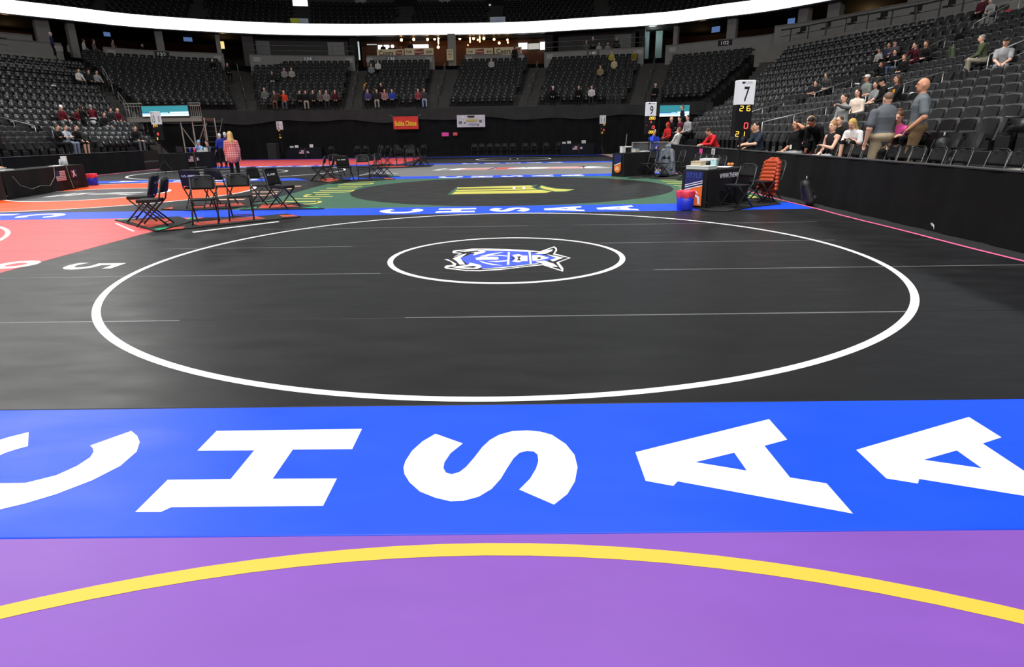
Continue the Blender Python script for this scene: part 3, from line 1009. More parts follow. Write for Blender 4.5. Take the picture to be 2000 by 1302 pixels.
# grey walls behind the ledges
for C, r_ in ((offset_curve(cR, -3.0), None), (offset_curve(cL, -3.0), None)):
    o = struct(band('wall_ledge_back', C, LZ - 0.3, LZ + 1.5, M_wallgrey, depth=0.2))
    band('wall_cap', offset_curve(C, 0.03), LZ + 1.5, LZ + 1.57, M_concrete, o, depth=0.28)

# ================================================================== people: where everyone sits or stands (bodies are built further down)
SK1, SK2, SK3 = (222, 172, 148), (198, 142, 112), (150, 100, 78)
BLK, DGR, WHT = (16, 16, 18), (46, 47, 50), (215, 215, 214)
JEAN, KHAKI, TAN = (58, 78, 112), (168, 152, 126), (120, 98, 72)
H_BR, H_DK, H_BL, H_GR, H_SV = (58, 40, 28), (22, 18, 17), (205, 172, 110), (140, 136, 132), (215, 213, 210)
PEOPLE = []


def row_spot(secs, px, py, hh, tol=0.02):
    """row and point under a head seen at a pixel"""
    best = None
    d = ray(px, py)
    for sec in secs:
        for k in range(len(SECT[sec][4])):
            a, b_, z = row_ends(sec, k)
            e = b_ - a
            M = np.array([[d[0], -e[0]], [d[1], -e[1]]])
            if abs(np.linalg.det(M)) < 1e-9: continue
            t, s_ = np.linalg.solve(M, a)
            if t <= 0 or s_ < -tol or s_ > 1 + tol: continue
            zh = CAM_H + d[2] * t
            err = abs(zh - (z + hh))
            if best is None or err < best[0]:
                fw = row_dir(sec)
                best = (err, np.array([d[0] * t, d[1] * t]), z, sec, k, fw, zh)
    return best if best is not None or tol > 5 else row_spot(secs, px, py, hh, tol * 3)


def seat_p(secs, px, py, label, s=1.0, turn=0.0, drop=0.0, **kw):
    hh = s * 1.33 - drop
    r = row_spot(secs, px, py, hh)
    err, p, z, sec, k, fw, zh = r
    q = p + fw * 0.16
    rz = math.atan2(-fw[0], fw[1]) + turn
    PEOPLE.append(dict(loc=(q[0], q[1], z), rz=rz, label=label, pose='sit', s=s, sec=sec, row=k, err=err, **kw))


def spot_p(loc, rz, label, **kw):
    PEOPLE.append(dict(loc=tuple(loc), rz=rz, label=label, **kw))


RS = ('R1', 'R2', 'R3', 'R4'); LS = ('L1', 'L2'); FS = ('S0', 'S1', 'S2', 'S3', 'S4', 'S5')
Lx, Rx = math.pi / 2, -math.pi / 2
# the two men standing behind the right barrier
p = at_x(1738, 178, 7.45); spot_p((7.45, p[1], DECK), 0.12, 'heavy-set man in a grey polo and khaki trousers seen from behind at the right barrier', pose='stand', s=1.05, fat=1.5, broad=1.2, top=(92, 96, 102), bottom=KHAKI, hair=('buzz', (112, 88, 74)), arms=('down', 'down'), sleeve='short', skin=SK1, vox=0.011, size=1)
p = at_x(1810, 147, 7.7); spot_p((7.7, p[1], DECK + 0.12), 1.15, 'bald man in a grey polo and brown trousers standing sideways behind the right barrier', pose='stand', s=1.10, fat=1.25, broad=1.1, top=(98, 104, 108), bottom=(112, 90, 66), hair=('bald', SK2), arms=('down', 'pocket'), sleeve='short', skin=SK2, vox=0.011, size=1)
# right stand, near
seat_p(RS, 1666, 180, 'man in a grey sweater stretching out his arm to point', s=1.0, turn=0.3, top=(150, 152, 150), bottom=(60, 72, 100), hair=('short', H_BR), arms=('lap', 'point'), sleeve='long', skin=SK1, vox=0.012)
seat_p(RS, 1689, 180, 'woman in a cream blouse with long dark brown hair', s=0.96, turn=0.5, top=(226, 208, 192), bottom=JEAN, hair=('long', (44, 26, 22)), arms=('lap', 'lap'), sleeve='long', skin=SK1, vox=0.012)
seat_p(RS, 1705, 158, 'man in a grey tee with a white cap', turn=0.1, fat=1.1, top=(112, 118, 112), bottom=(40, 42, 48), hair=('short', H_BR), hat=('cap', (205, 200, 192)), arms=('lap', 'lap'), sleeve='short', skin=SK2, vox=0.012)
seat_p(RS, 1726, 160, 'dark-haired woman in a grey top beside the white cap', s=0.94, turn=0.2, top=(128, 130, 132), bottom=BLK, hair=('long', H_DK), arms=('lap', 'knees'), sleeve='short', skin=SK1, vox=0.013)
seat_p(RS, 1741, 157, 'person all in black with a black cap looking down', turn=-0.2, top=BLK, bottom=BLK, hair=('short', H_DK), hat=('cap', (20, 20, 22)), nod=0.4, arms=('lap', 'lap'), sleeve='long', skin=SK1, vox=0.013)
seat_p(RS, 1771, 142, 'bearded person in a black hoodie with an orange print', turn=-0.1, top=(22, 22, 24), bottom=BLK, hair=('long', (60, 44, 36)), arms=('cross', 'cross'), sleeve='long', skin=SK2, chest=(214, 140, 50), vox=0.012)
seat_p(RS, 1730, 128, 'dark-haired child in black leaning back', s=0.82, turn=0.4, top=BLK, bottom=BLK, hair=('short', H_BR), arms=('face', 'lap'), sleeve='long', skin=SK2, vox=0.014)
seat_p(RS, 1755, 98, 'woman in black with ripped blue jeans', s=0.95, turn=0.2, top=(18, 18, 20), bottom=(78, 98, 132), hair=('long', H_DK), arms=('cross', 'cross'), sleeve='long', skin=SK1, vox=0.014)
seat_p(RS, 1778, 101, 'brown-haired girl in black next to the ripped jeans', s=0.9, turn=0.3, top=BLK, bottom=(30, 32, 38), hair=('long', (112, 76, 48)), arms=('lap', 'lap'), sleeve='long', skin=SK1, vox=0.014)
seat_p(RS, 1804, 82, 'person in a maroon hoodie leaning forward', turn=0.2, lean=0.3, top=(72, 20, 34), bottom=(60, 18, 30), hair=('short', H_DK), arms=('face', 'lap'), sleeve='long', skin=SK1, vox=0.015)
seat_p(RS, 1827, 75, 'long-haired person in a dark jacket bent beside the maroon hoodie', turn=0.5, lean=0.5, top=(30, 28, 28), bottom=BLK, hair=('long', (70, 50, 40)), arms=('knees', 'knees'), sleeve='long', skin=SK1, vox=0.015)
seat_p(RS, 1725, 88, 'small boy in a pale top behind the upper handrail', s=0.8, top=(150, 150, 150), bottom=BLK, hair=('short', H_DK), arms=('lap', 'lap'), skin=SK2, vox=0.018)
seat_p(RS, 1743, 86, 'person in a navy top behind the upper handrail', s=0.95, top=(44, 44, 66), bottom=BLK, hair=('short', H_DK), arms=('lap', 'lap'), skin=SK2, vox=0.018)
seat_p(RS, 1756, 76, 'person with a dark hat and a striped sleeve at the upper handrail', top=(70, 66, 74), bottom=BLK, hair=('short', H_DK), hat=('cap', (28, 28, 28)), arms=('lap', 'rail'), skin=SK1, vox=0.018)
seat_p(RS, 1939, 75, 'grey-haired man in an olive green jacket', turn=-0.5, fat=1.15, top=(74, 84, 60), bottom=(140, 134, 120), hair=('buzz', H_GR), arms=('knees', 'knees'), lean=0.25, sleeve='long', skin=SK1, vox=0.012)
seat_p(RS, 1980, 64, 'man in a grey tee with a black and white mesh cap', turn=0.9, fat=1.15, top=(150, 150, 152), bottom=(120, 122, 124), hair=('short', H_BR), hat=('cap', (52, 50, 50)), arms=('knees', 'knees'), lean=0.2, sleeve='short', skin=SK1, vox=0.012)
seat_p(RS, 1944, 10, 'child in a pale grey hoodie high in the right stand', s=0.85, top=(150, 150, 150), bottom=(120, 120, 122), hair=('hood', (150, 150, 150)), arms=('knees', 'knees'), lean=0.4, skin=SK1, vox=0.018)
seat_p(RS, 1926, 0, 'person in a dark maroon top cut by the upper frame edge', top=(66, 22, 34), bottom=BLK, hair=('short', H_DK), arms=('lap', 'lap'), skin=SK1, vox=0.018)
seat_p(RS, 1626, 144, 'hunched person in a charcoal hoodie alone by the upper handrail', lean=0.35, top=(70, 70, 70), bottom=DGR, hair=('hood', (70, 70, 70)), arms=('lap', 'lap'), skin=SK1, vox=0.016)
seat_p(RS, 1594, 158, 'dark-dressed person slumped with bare forearms', lean=-0.3, top=(20, 20, 24), bottom=(28, 28, 32), hair=('short', H_DK), arms=('cross', 'cross'), sleeve='short', skin=SK1, vox=0.016)
# right stand, first rows and deck
def deck_p(px, py, X, label, z=None, rz=Lx, hh=1.33, s=1.0, pose='sit', **kw):
    p = at_x(px, py, X)
    zz = DECK if z is None else z
    if z is not None and z > DECK + 0.1: X = 7.8; p = at_x(px, py, X); zz = DECK + 0.2
    PEOPLE.append(dict(loc=(X - (0.0 if pose == 'stand' else 0.0), p[1], zz), rz=rz, label=label, pose=pose, s=s, **kw))


deck_p(1562, 234, 7.3, 'man in a black polo with a white badge raising a hand to his ear', rz=Lx + 0.2, z=DECK, s=1.03, fat=1.1, top=(18, 18, 20), bottom=(150, 150, 152), hair=('short', H_DK), arms=('lap', 'brow'), sleeve='short', skin=SK2, badge=True, vox=0.011)
deck_p(1587, 219, 8.3, 'woman with long curly blonde hair and a black top', rz=Lx + 0.3, z=0.75, s=0.95, top=(20, 20, 22), bottom=BLK, hair=('long', (206, 170, 104)), arms=('lap', 'lap'), sleeve='long', skin=SK1, nod=-0.3, vox=0.012)
deck_p(1607, 208, 7.75, 'person in black bending over between the blonde woman and the tank top', rz=Lx + 0.5, z=DECK, s=0.95, pose='stand', lean=0.75, top=(14, 14, 16), bottom=(14, 14, 16), hair=('short', H_DK), arms=('down', 'down'), sleeve='long', skin=SK3, nod=0.5, vox=0.013)
deck_p(1634, 228, 7.55, 'young woman in a dark tank top with bare arms', rz=Lx + 0.35, z=DECK, s=0.98, top=(34, 34, 38), bottom=(170, 174, 178), hair=('bun', (150, 112, 70)), arms=('lap', 'cross'), sleeve='tank', skin=SK1, vox=0.011)
deck_p(1646, 218, 8.3, 'boy in a black jacket behind the tank top', rz=Lx + 0.4, z=0.62, s=0.92, top=BLK, bottom=BLK, hair=('buzz', (90, 70, 58)), arms=('lap', 'lap'), sleeve='long', skin=SK1, vox=0.012)
deck_p(1679, 221, 8.2, 'girl in a white tee with blonde hair and drawn-up bare legs', rz=Lx + 0.6, z=0.62, s=0.9, top=(226, 226, 226), bottom=BLK, hair=('long', (196, 160, 86)), arms=('knees', 'knees'), lean=0.35, nod=0.4, sleeve='short', legs='short', knees_up=0.2, skin=SK1, vox=0.012)
deck_p(1768, 196, 8.0, 'woman in a bright pink tee with her hair in a bun', rz=Lx + 0.7, z=0.62, s=0.96, lean=0.25, top=(240, 92, 168), bottom=(20, 20, 22), hair=('bun', (104, 72, 48)), arms=('lap', 'lap'), sleeve='short', skin=SK1, nod=0.2, vox=0.011)
seat_p(RS, 1829, 198, 'person in a plum jacket half hidden by the bald man', turn=-0.2, s=0.9, lean=0.3, top=(84, 34, 74), bottom=BLK, hair=('short', H_BR), arms=('knees', 'knees'), sleeve='long', skin=SK1, vox=0.014)
deck_p(1477, 258, 7.6, 'dark-haired man looking left over the barrier beside a navy tee', rz=Lx - 0.2, z=DECK, s=0.98, top=(24, 24, 28), bottom=BLK, hair=('short', H_DK), arms=('lap', 'lap'), skin=SK2, vox=0.013)
deck_p(1489, 252, 7.15, 'dark-haired man in a navy tee leaning his arms on the barrier', rz=Lx + 0.15, z=DECK, s=1.03, lean=0.25, top=(38, 46, 60), bottom=BLK, hair=('short', H_DK), arms=('rail', 'rail'), sleeve='short', skin=SK1, vox=0.011)
deck_p(1402, 262, 7.2, 'person in a red sweater bowed over the barrier', rz=Lx + 0.3, z=DECK, s=1.0, lean=0.55, nod=0.5, top=(205, 40, 44), bottom=DGR, hair=('short', H_BR), arms=('rail', 'rail'), skin=SK1, vox=0.013)
deck_p(1322, 259, 7.2, 'woman in a white jacket reclining behind the barrier', rz=Lx - 0.9, z=DECK, s=0.97, lean=-0.2, top=(216, 214, 210), bottom=(100, 116, 140), hair=('short', (120, 92, 76)), arms=('lap', 'lap'), skin=SK1, vox=0.014)
deck_p(1306, 242, 7.9, 'man in a red hooded jacket with a red cap', rz=Lx + 0.5, z=0.6, s=1.0, top=(196, 40, 42), bottom=(60, 30, 34), hair=('hood', (200, 44, 44)), arms=('lap', 'lap'), skin=SK3, vox=0.014)
p = at_z(1245, 303, 0.0); spot_p((5.9, 27.6, 0.25), math.pi, 'white-haired man in a bright blue jacket sitting beyond the far scoring table', pose='sit', s=1.0, top=(46, 74, 205), bottom=(40, 52, 90), hair=('short', H_SV), arms=('face', 'lap'), sleeve='long', skin=SK1, vox=0.014)
seat_p(('R1',), 1319, 228, 'bald man in black at the far end of the right stand', top=BLK, bottom=DGR, hair=('bald', SK1), arms=('lap', 'lap'), skin=SK1, vox=0.016)
seat_p(('R1',), 1340, 224, 'person in a maroon top at the far end of the right stand', top=(96, 28, 48), bottom=BLK, hair=('short', H_DK), arms=('lap', 'lap'), lean=0.3, skin=SK1, vox=0.018)
seat_p(('R1',), 1351, 228, 'person in a black and white top at the far end of the right stand', top=(150, 150, 154), bottom=BLK, hair=('short', H_BR), arms=('lap', 'lap'), skin=SK1, vox=0.018)
p = row_spot(('R1',), 1334, 203, 1.75); spot_p((p[1][0], p[1][1], p[2]), Lx, 'man in navy standing in front of the right teal screen', pose='stand', s=1.0, top=(30, 34, 48), bottom=(30, 34, 48), hair=('short', (100, 84, 70)), arms=('down', 'pocket'), skin=SK1, vox=0.018)
seat_p(('S5',), 1282, 170, 'person with a white cap at the foot of the right corner section', top=BLK, bottom=BLK, hair=('short', H_DK), hat=('cap', (220, 220, 220)), arms=('lap', 'lap'), skin=SK1, vox=0.022)
# far stand
FAR = [(('S4',), 1195, 99, 'person in a yellow-green top at the top of the far right section', (170, 165, 70), BLK, H_DK),
       (('S4',), 1200, 117, 'person in a cream top high in the far right section', (190, 178, 140), (150, 140, 120), H_BR),
       (('S4',), 1173, 127, 'person in a khaki top a row below the cream top', (140, 128, 92), BLK, H_DK),
       (('S4',), 1239, 101, 'person in a black and yellow top beside the aisle rail', (120, 110, 40), (130, 100, 80), H_DK),
       (('S4',), 1081, 179, 'person in black with a pale cap at the left of the far right section', BLK, BLK, H_SV),
       (('S4',), 1131, 178, 'dark-clad person in the middle of the far right section', BLK, BLK, H_BR),
       (('S4',), 1156, 178, 'person in a white top low in the far right section', (200, 195, 195), DGR, H_BR),
       (('S1',), 555, 136, 'person in a grey top high in the section left of the red banner', (140, 140, 140), DGR, H_DK),
       (('S1',), 569, 134, 'person in a pale hooded top high in the section left of the red banner', (160, 158, 150), BLK, H_GR),
       (('S1',), 531, 140, 'person with pale trousers stretched out high in the far stand', (40, 40, 40), (180, 178, 172), H_DK),
       (('S1',), 516, 172, 'person in a grey hoodie at the left aisle of the far stand', (110, 110, 110), DGR, H_GR),
       (('S1',), 536, 184, 'person in brown plaid low in the far stand', (74, 56, 48), (90, 70, 60), H_BR),
       (('S1',), 554, 179, 'person in an orange-red jacket holding out an arm', (208, 70, 40), (90, 90, 94), SK1),
       (('S1',), 586, 190, 'person in black with white shoes, left in the crowded front row', (20, 20, 22), BLK, H_DK),
       (('S1',), 598, 192, 'person with pale trousers in the crowded front row', (24, 24, 26), (150, 148, 142), H_DK),
       (('S1',), 612, 190, 'person in a dark hood in the crowded front row', (36, 36, 38), BLK, H_DK),
       (('S1',), 626, 191, 'person in a black and white top in the crowded front row', (90, 86, 86), BLK, H_BR),
       (('S1',), 638, 190, 'person with striped sleeves in the crowded front row', (120, 112, 110), DGR, H_DK),
       (('S1',), 655, 193, 'person in dark red at the right end of the crowded front row', (70, 26, 30), BLK, H_DK),
       (('S2',), 744, 162, 'hooded person with a pale face sitting alone in the middle section', (34, 20, 24), BLK, H_DK),
       (('S2',), 719, 183, 'person in a violet top in the front row of the middle section', (70, 62, 110), BLK, H_DK),
       (('S2',), 737, 188, 'person in dark clothes with pale shins in the middle section', (40, 38, 40), (150, 146, 142), H_DK),
       (('S2',), 752, 186, 'person in a pink and white top in the middle section', (150, 110, 110), BLK, H_BR),
       (('S2',), 766, 183, 'person in a royal blue top in the front row of the middle section', (46, 66, 160), BLK, H_BR),
       (('S2',), 817, 186, 'person in a red-pink top at the right of the middle section', (140, 60, 70), BLK, H_DK),
       (('S2',), 829, 185, 'person with pale blue jeans at the right of the middle section', (60, 60, 60), (140, 160, 190), H_DK),
       (('S2',), 725, 124, 'person in grey at the top left of the middle section', (130, 130, 134), DGR, H_BR),
       (('S2',), 738, 119, 'person with white sleeves at the top left of the middle section', (190, 188, 186), BLK, H_BR),
       (('S3',), 960, 112, 'person in a black top with white sleeves below the bar sign', (170, 168, 166), BLK, H_DK),
       (('S0',), 412, 112, 'dark-clad person at the top of the far left section', BLK, BLK, H_DK),
       (('S0',), 440, 112, 'person in black beside the yellow-lit doorway', (24, 24, 24), BLK, H_DK)]
for secs, px, py, lb, tc, bc, hc in FAR:
    seat_p(secs, px, py, lb, s=1.0, top=tc, bottom=bc, hair=('short', hc), arms=(('point', 'lap') if 'holding out' in lb else ('lap', 'lap')), skin=SK1, vox=0.026)
p = row_spot(('S2', 'S1'), 722, 155, 1.75); q_ = at_y(715, 157, 52.3); spot_p((q_[0], q_[1], q_[2] - 1.72), 0.6, 'person in an amber yellow shirt standing in the aisle of the far stand', pose='stand', s=1.0, top=(226, 150, 40), bottom=(26, 26, 30), hair=('short', H_DK), arms=('down', 'down'), skin=SK2, vox=0.024)
q_ = at_y(1005, 97, 59.4); spot_p((q_[0], 58.9, 7.0), 0.0, 'dark figure standing behind the last row under the bar sign', pose='stand', s=1.0, top=(30, 26, 26), bottom=BLK, hair=('short', H_DK), arms=('down', 'down'), skin=SK2, vox=0.03)
# left stand
LEFTP = [(112, 203, 'person in a maroon top with a white knit hat', (84, 18, 30), (96, 98, 104), ('beanie', (228, 222, 214)), 0.016),
         (144, 209, 'person in dark red leaning forward next to the white hat', (90, 30, 36), (70, 70, 74), None, 0.018),
         (196, 216, 'dark-haired person in black with grey trousers in the left stand', (22, 22, 26), (110, 112, 118), None, 0.018),
         (210, 214, 'person in a dark hoodie right of the grey trousers', (40, 38, 42), (78, 84, 96), None, 0.018),
         (224, 215, 'bald man in a dark red tee in the left stand', (84, 18, 30), (60, 62, 70), None, 0.016),
         (103, 256, 'person in black with folded arms low in the left stand', (18, 18, 20), (28, 28, 30), None, 0.014),
         (121, 265, 'person in a pale top beside the folded arms', (170, 175, 185), (120, 130, 150), None, 0.014),
         (143, 272, 'person in black with bare knees low in the left stand', (14, 14, 16), (14, 14, 16), None, 0.014),
         (259, 258, 'person in a black jacket with grey trousers at the lower left rail', (18, 18, 20), (88, 92, 96), None, 0.013),
         (148, 136, 'person in a white top high in the left stand', (196, 192, 190), DGR, None, 0.02),
         (183, 136, 'person in black and white high in the left stand', (150, 148, 150), BLK, None, 0.02),
         (168, 139, 'dark-clad person between the two pale tops high in the left stand', (36, 36, 40), BLK, None, 0.02)]
for px, py, lb, tc, bc, hat, vx in LEFTP:
    seat_p(LS, px, py, lb, s=1.0, top=tc, bottom=bc, hair=(('bald', SK1) if 'bald' in lb else ('short', H_DK if 'dark' in lb else H_BR)), hat=hat, arms=(('cross', 'cross') if 'folded' in lb else ('lap', 'knees')), lean=(0.35 if 'leaning' in lb else 0.1), skin=SK1, legs=('short' if 'bare' in lb else 'long'), vox=vx)
p = row_spot(LS, 157, 207, 1.75); spot_p((p[1][0], p[1][1], p[2]), -0.4, 'person with long dark hair standing in the left stand', pose='stand', s=0.97, top=(30, 24, 24), bottom=BLK, hair=('long', (40, 26, 24)), arms=('cross', 'cross'), skin=SK1, vox=0.016)
p = row_spot(LS, 176, 206, 1.75); spot_p((p[1][0], p[1][1], p[2]), 0.3, 'person in maroon with a pale jacket round the waist standing in the left stand', pose='stand', s=1.0, top=(92, 24, 38), bottom=(14, 14, 16), waist=(206, 206, 204), hair=('short', H_GR), arms=('cross', 'cross'), skin=SK1, vox=0.014)
# platform on the left and right
for px, py, X_, lb, tc, bc, hc, st in ((98, 66, -36.8, 'white-haired man in a navy shirt standing on the left platform', (36, 44, 92), BLK, H_SV, 'stand'),):
    p = at_z(px, py, 8.6)
    spot_p((p[0], p[1], 6.95), -0.9, lb, pose='stand', s=1.0, top=tc, bottom=bc, hair=('short', hc), arms=('down', 'down'), skin=SK1, vox=0.022)
for px, py, lb, tc, hc, ps in ((131, 82, 'person in a white shirt at the corner stair top', (190, 190, 190), H_DK, 'sit'), (160, 77, 'person with a white jersey at the corner stair top', (180, 178, 176), H_DK, 'sit'), (180, 78, 'person in a grey top holding a drink at the corner stair', (100, 92, 90), H_BR, 'sit'), (218, 76, 'pale-shirted person standing by the corner parapet', (140, 134, 130), H_DK, 'stand'), (246, 94, 'person in a grey hoodie sitting by the corner parapet', (110, 110, 114), H_DK, 'sit'), (262, 95, 'person with jeans sitting by the corner parapet', (100, 102, 112), H_DK, 'sit'), (277, 86, 'dark-clad person with a pale hat leaning at the left parapet', (30, 30, 32), H_SV, 'stand')):
    zz = 8.35 if ps == 'stand' else 8.0
    p = at_z(px, py, 7.36 + (1.75 if ps == 'stand' else 1.33))
    spot_p((p[0], p[1], 7.36), -0.7, lb, pose=ps, s=1.0, top=tc, bottom=DGR, hair=('short', hc), arms=('lap', 'lap') if ps == 'sit' else ('down', 'cross'), skin=SK1, vox=0.028)
p = at_z(1614, 47, 8.75); spot_p((p[0], p[1], 7.03), 1.3, 'person in black leaning on the drink rail of the right platform', pose='stand', s=1.0, lean=0.2, top=(20, 20, 22), bottom=(24, 24, 26), hair=('short', H_GR), arms=('cross', 'cross'), skin=SK1, vox=0.024)
# guests in the bar and by the far parapets, silhouettes
for i, (px, py, lb) in enumerate(((748, 86, 'dark silhouette in the bar window, leftmost'), (762, 88, 'dark silhouette in the bar window, second from left'), (771, 88, 'dark silhouette in the bar window, third from left'), (783, 91, 'short dark silhouette in the bar window, fourth from left'), (801, 80, 'tall dark silhouette standing in the bar'))):
    q_ = at_y(px, py, 62.5 if i < 4 else 61.5)
    spot_p((q_[0], q_[1], q_[2] - (1.30 if i < 4 else 1.74)), math.pi, lb, pose='stand' if i == 4 else 'sit', s=1.0, top=(30, 28, 28), bottom=BLK, hair=('short', H_DK), arms=('lap', 'lap') if i < 4 else ('down', 'down'), skin=SK3, vox=0.03)
for i, (px, py, lb, tc) in enumerate(((1145, 80, 'person in grey behind the rail right of the bar, leftmost', (90, 90, 92)), (1158, 74, 'person with a pale cap behind the rail right of the bar', (60, 60, 62)), (1170, 84, 'person in white behind the rail right of the bar', (170, 168, 166)), (1187, 84, 'person in cream behind the rail right of the bar', (150, 140, 130)), (1204, 74, 'person in black behind the rail right of the bar', (40, 38, 38)))):
    q_ = at_y(px, py, 59.5)
    spot_p((q_[0], q_[1], q_[2] - 1.31), math.pi, lb, pose='sit', s=1.0, top=tc, bottom=BLK, hair=('short', H_DK), hat=(('cap', (200, 200, 200)) if 'cap' in lb else None), arms=('lap', 'lap'), skin=SK1, vox=0.03)
# on the floor
p = at_z(462, 353, TH); spot_p((p[0], p[1], TH), 0.35, 'woman with long blonde hair in a red plaid shirt and black trousers', pose='stand', s=0.985, fat=1.12, top='plaid', bottom=(14, 14, 16), hair=('long', (212, 178, 112)), arms=('down', 'down'), sleeve='long', skin=SK1, shirt_long=True, vox=0.013)
p = at_z(438, 327, TH); spot_p((p[0], p[1], TH), 0.9, 'white-haired man in a blue shirt with a cane left of the plaid shirt', pose='stand', s=0.98, top=(40, 52, 150), bottom=(24, 24, 28), hair=('short', H_SV), arms=('down', 'pocket'), skin=SK1, vox=0.016)
p = at_z(448, 325, TH); spot_p((p[0], p[1], TH), 0.6, 'white-haired man in navy hidden behind the plaid shirt', pose='stand', s=1.02, top=(30, 36, 90), bottom=(24, 24, 28), hair=('short', H_SV), arms=('down', 'down'), skin=SK1, vox=0.018)
p = at_y(388, 268, 36.6); spot_p((p[0], 36.6, TH), math.pi - 0.4, 'person with a light blue cap seated behind the flag table by the scaffold', pose='sit', s=1.0, top=(130, 170, 210), bottom=DGR, hair=('short', H_DK), hat=('beanie', (120, 175, 215)), arms=('face', 'rail'), skin=SK2, vox=0.018)
p = at_y(404, 270, 36.4); spot_p((p[0], 36.4, TH), math.pi - 0.3, 'person in a black and white top seated behind the flag table by the scaffold', pose='sit', s=1.0, top=(60, 66, 76), bottom=DGR, hair=('short', H_DK), arms=('rail', 'rail'), skin=SK1, vox=0.018)
OCC = [(q['loc'][0], q['loc'][1], q['loc'][2]) for q in PEOPLE if q['pose'] == 'sit']

# ================================================================== arena seats
SEAT_W = 0.535
S_shell = mat('black_seat_shell', (0.010, 0.010, 0.011), 0.36, 0.5, var=0.1)
S_edge = mat('grey_seat_edge', (0.085, 0.085, 0.088), 0.3, 0.5)  # rim grey lifted to stand in for highlights along the black seat edges
S_arm = mat('grey_armrest_plastic', (0.075, 0.075, 0.078), 0.4, 0.5)  # armrest grey lifted to carry highlights in its colour


def panel(b, w0, w1, z0, z1, y0, y1, th, bow, n=5, m=4, round_top=0.06):
    """curved seat panel: z from z0 to z1, y from y0 to y1, facing +y"""
    front = []; back = []
    for j in range(m + 1):
        t = j / m
        w = w0 + (w1 - w0) * t
        if j == m: w -= round_top
        for i in range(n + 1):
            s_ = i / n * 2 - 1
            yb = y0 + (y1 - y0) * t + bow * (1 - s_ * s_) * (0.4 + 0.6 * math.sin(math.pi * t))
            z = z0 + (z1 - z0) * t - (round_top * 0.35 * s_ * s_ if j == m else 0)
            front.append((s_ * w / 2, yb + th / 2, z)); back.append((s_ * w / 2, yb - th / 2, z))
    o = len(front); vs = front + back; fs = []
    W = n + 1
    for j in range(m):
        for i in range(n):
            a = j * W + i
            fs.append((a, a + W, a + W + 1, a + 1)); fs.append((o + a, o + a + 1, o + a + W + 1, o + a + W))
    for i in range(n):
        fs.append((i, i + 1, o + i + 1, o + i)); a = m * W + i; fs.append((a, o + a, o + a + 1, a + 1))
    for j in range(m):
        a = j * W; fs.append((a, o + a, o + a + W, a + W)); a = j * W + n; fs.append((a, a + W, o + a + W, o + a))
    b.add(vs, fs)


def seat_parts():
    parts = []
    b = MB(); panel(b, 0.46, 0.485, 0.47, 0.86, 0.0, -0.09, 0.03, -0.03); parts.append(('backrest', b, [S_edge]))
    b = MB(); panel(b, 0.425, 0.44, 0.49, 0.835, 0.03, -0.05, 0.035, -0.012); parts.append(('back_cushion', b, [S_shell]))
    b = MB(); panel(b, 0.42, 0.40, 0.34, 0.60, 0.20, 0.11, 0.06, 0.02, 4, 2, 0.03); parts.append(('seat_pan', b, [S_shell]))
    b = MB(); b.box((0.265, 0.10, 0.615), (0.045, 0.32, 0.03), ch=0.008); parts.append(('armrest', b, [S_arm]))
    b = MB(); b.box((0.265, 0.02, 0.30), (0.035, 0.10, 0.60)); b.box((0.265, 0.05, 0.012), (0.05, 0.2, 0.024)); parts.append(('stanchion', b, [M_black]))
    return parts


# low version for the many far seats
def seat_low():
    b = MB()
    b.cur = 1; panel(b, 0.46, 0.485, 0.47, 0.86, 0.0, -0.09, 0.03, -0.03, 2, 1)
    b.cur = 0; panel(b, 0.425, 0.44, 0.49, 0.835, 0.03, -0.05, 0.035, -0.012, 2, 1)
    b.cur = 0; panel(b, 0.42, 0.40, 0.34, 0.60, 0.20, 0.11, 0.06, 0.02, 1, 1, 0.03)
    b.cur = 2; b.box((0.265, 0.10, 0.615), (0.045, 0.32, 0.03))
    b.cur = 3; b.box((0.265, 0.02, 0.30), (0.035, 0.10, 0.60))
    return b


SEATS = []   # (x, y, z, rz, section, row)
for sec in SECT:
    fa, fb, ba, bb, zs = SECT[sec]
    d = row_dir(sec); rz = math.atan2(-d[0], d[1])
    for k in range(len(zs)):
        a, b_, z = row_ends(sec, k)
        L = np.linalg.norm(b_ - a); n = int(L / SEAT_W)
        e = (b_ - a) / L
        dd = np.array([e[1], -e[0]])
        if dd @ d < 0: dd = -dd
        rzk = math.atan2(-dd[0], dd[1])
        for i in range(n):
            p = a + e * ((i + 0.5) * SEAT_W + (L - n * SEAT_W) / 2)
            SEATS.append((p[0], p[1], z, rzk, sec, k, i))
# upper balcony seats
UP_SEATS = []
for k in range(5):
    C = offset_curve(UB[k], -0.62)
    seg = np.r_[0, np.cumsum(np.linalg.norm(np.diff(C, axis=0), axis=1))]
    s_ = 0.3
    while s_ < seg[-1] - 0.3:
        x = np.interp(s_, seg, C[:, 0]); y = np.interp(s_, seg, C[:, 1])
        x2 = np.interp(s_ + 0.05, seg, C[:, 0]); y2 = np.interp(s_ + 0.05, seg, C[:, 1])
        dd = np.array([y2 - y, -(x2 - x)]); dd /= np.linalg.norm(dd)
        px, py, w = to_px((x, y, 10.75 + 0.48 * k + 0.7))
        gap = any(abs(px - g_) < 17 for g_ in (192, 385, 586, 792, 967, 1175, 1430, 1640))
        if -30 < px < 2030 and py > -20 and w > 0 and not gap and y > 30:
            UP_SEATS.append((x, y, 10.75 + 0.48 * k, math.atan2(-dd[0], dd[1])))
        s_ += SEAT_W


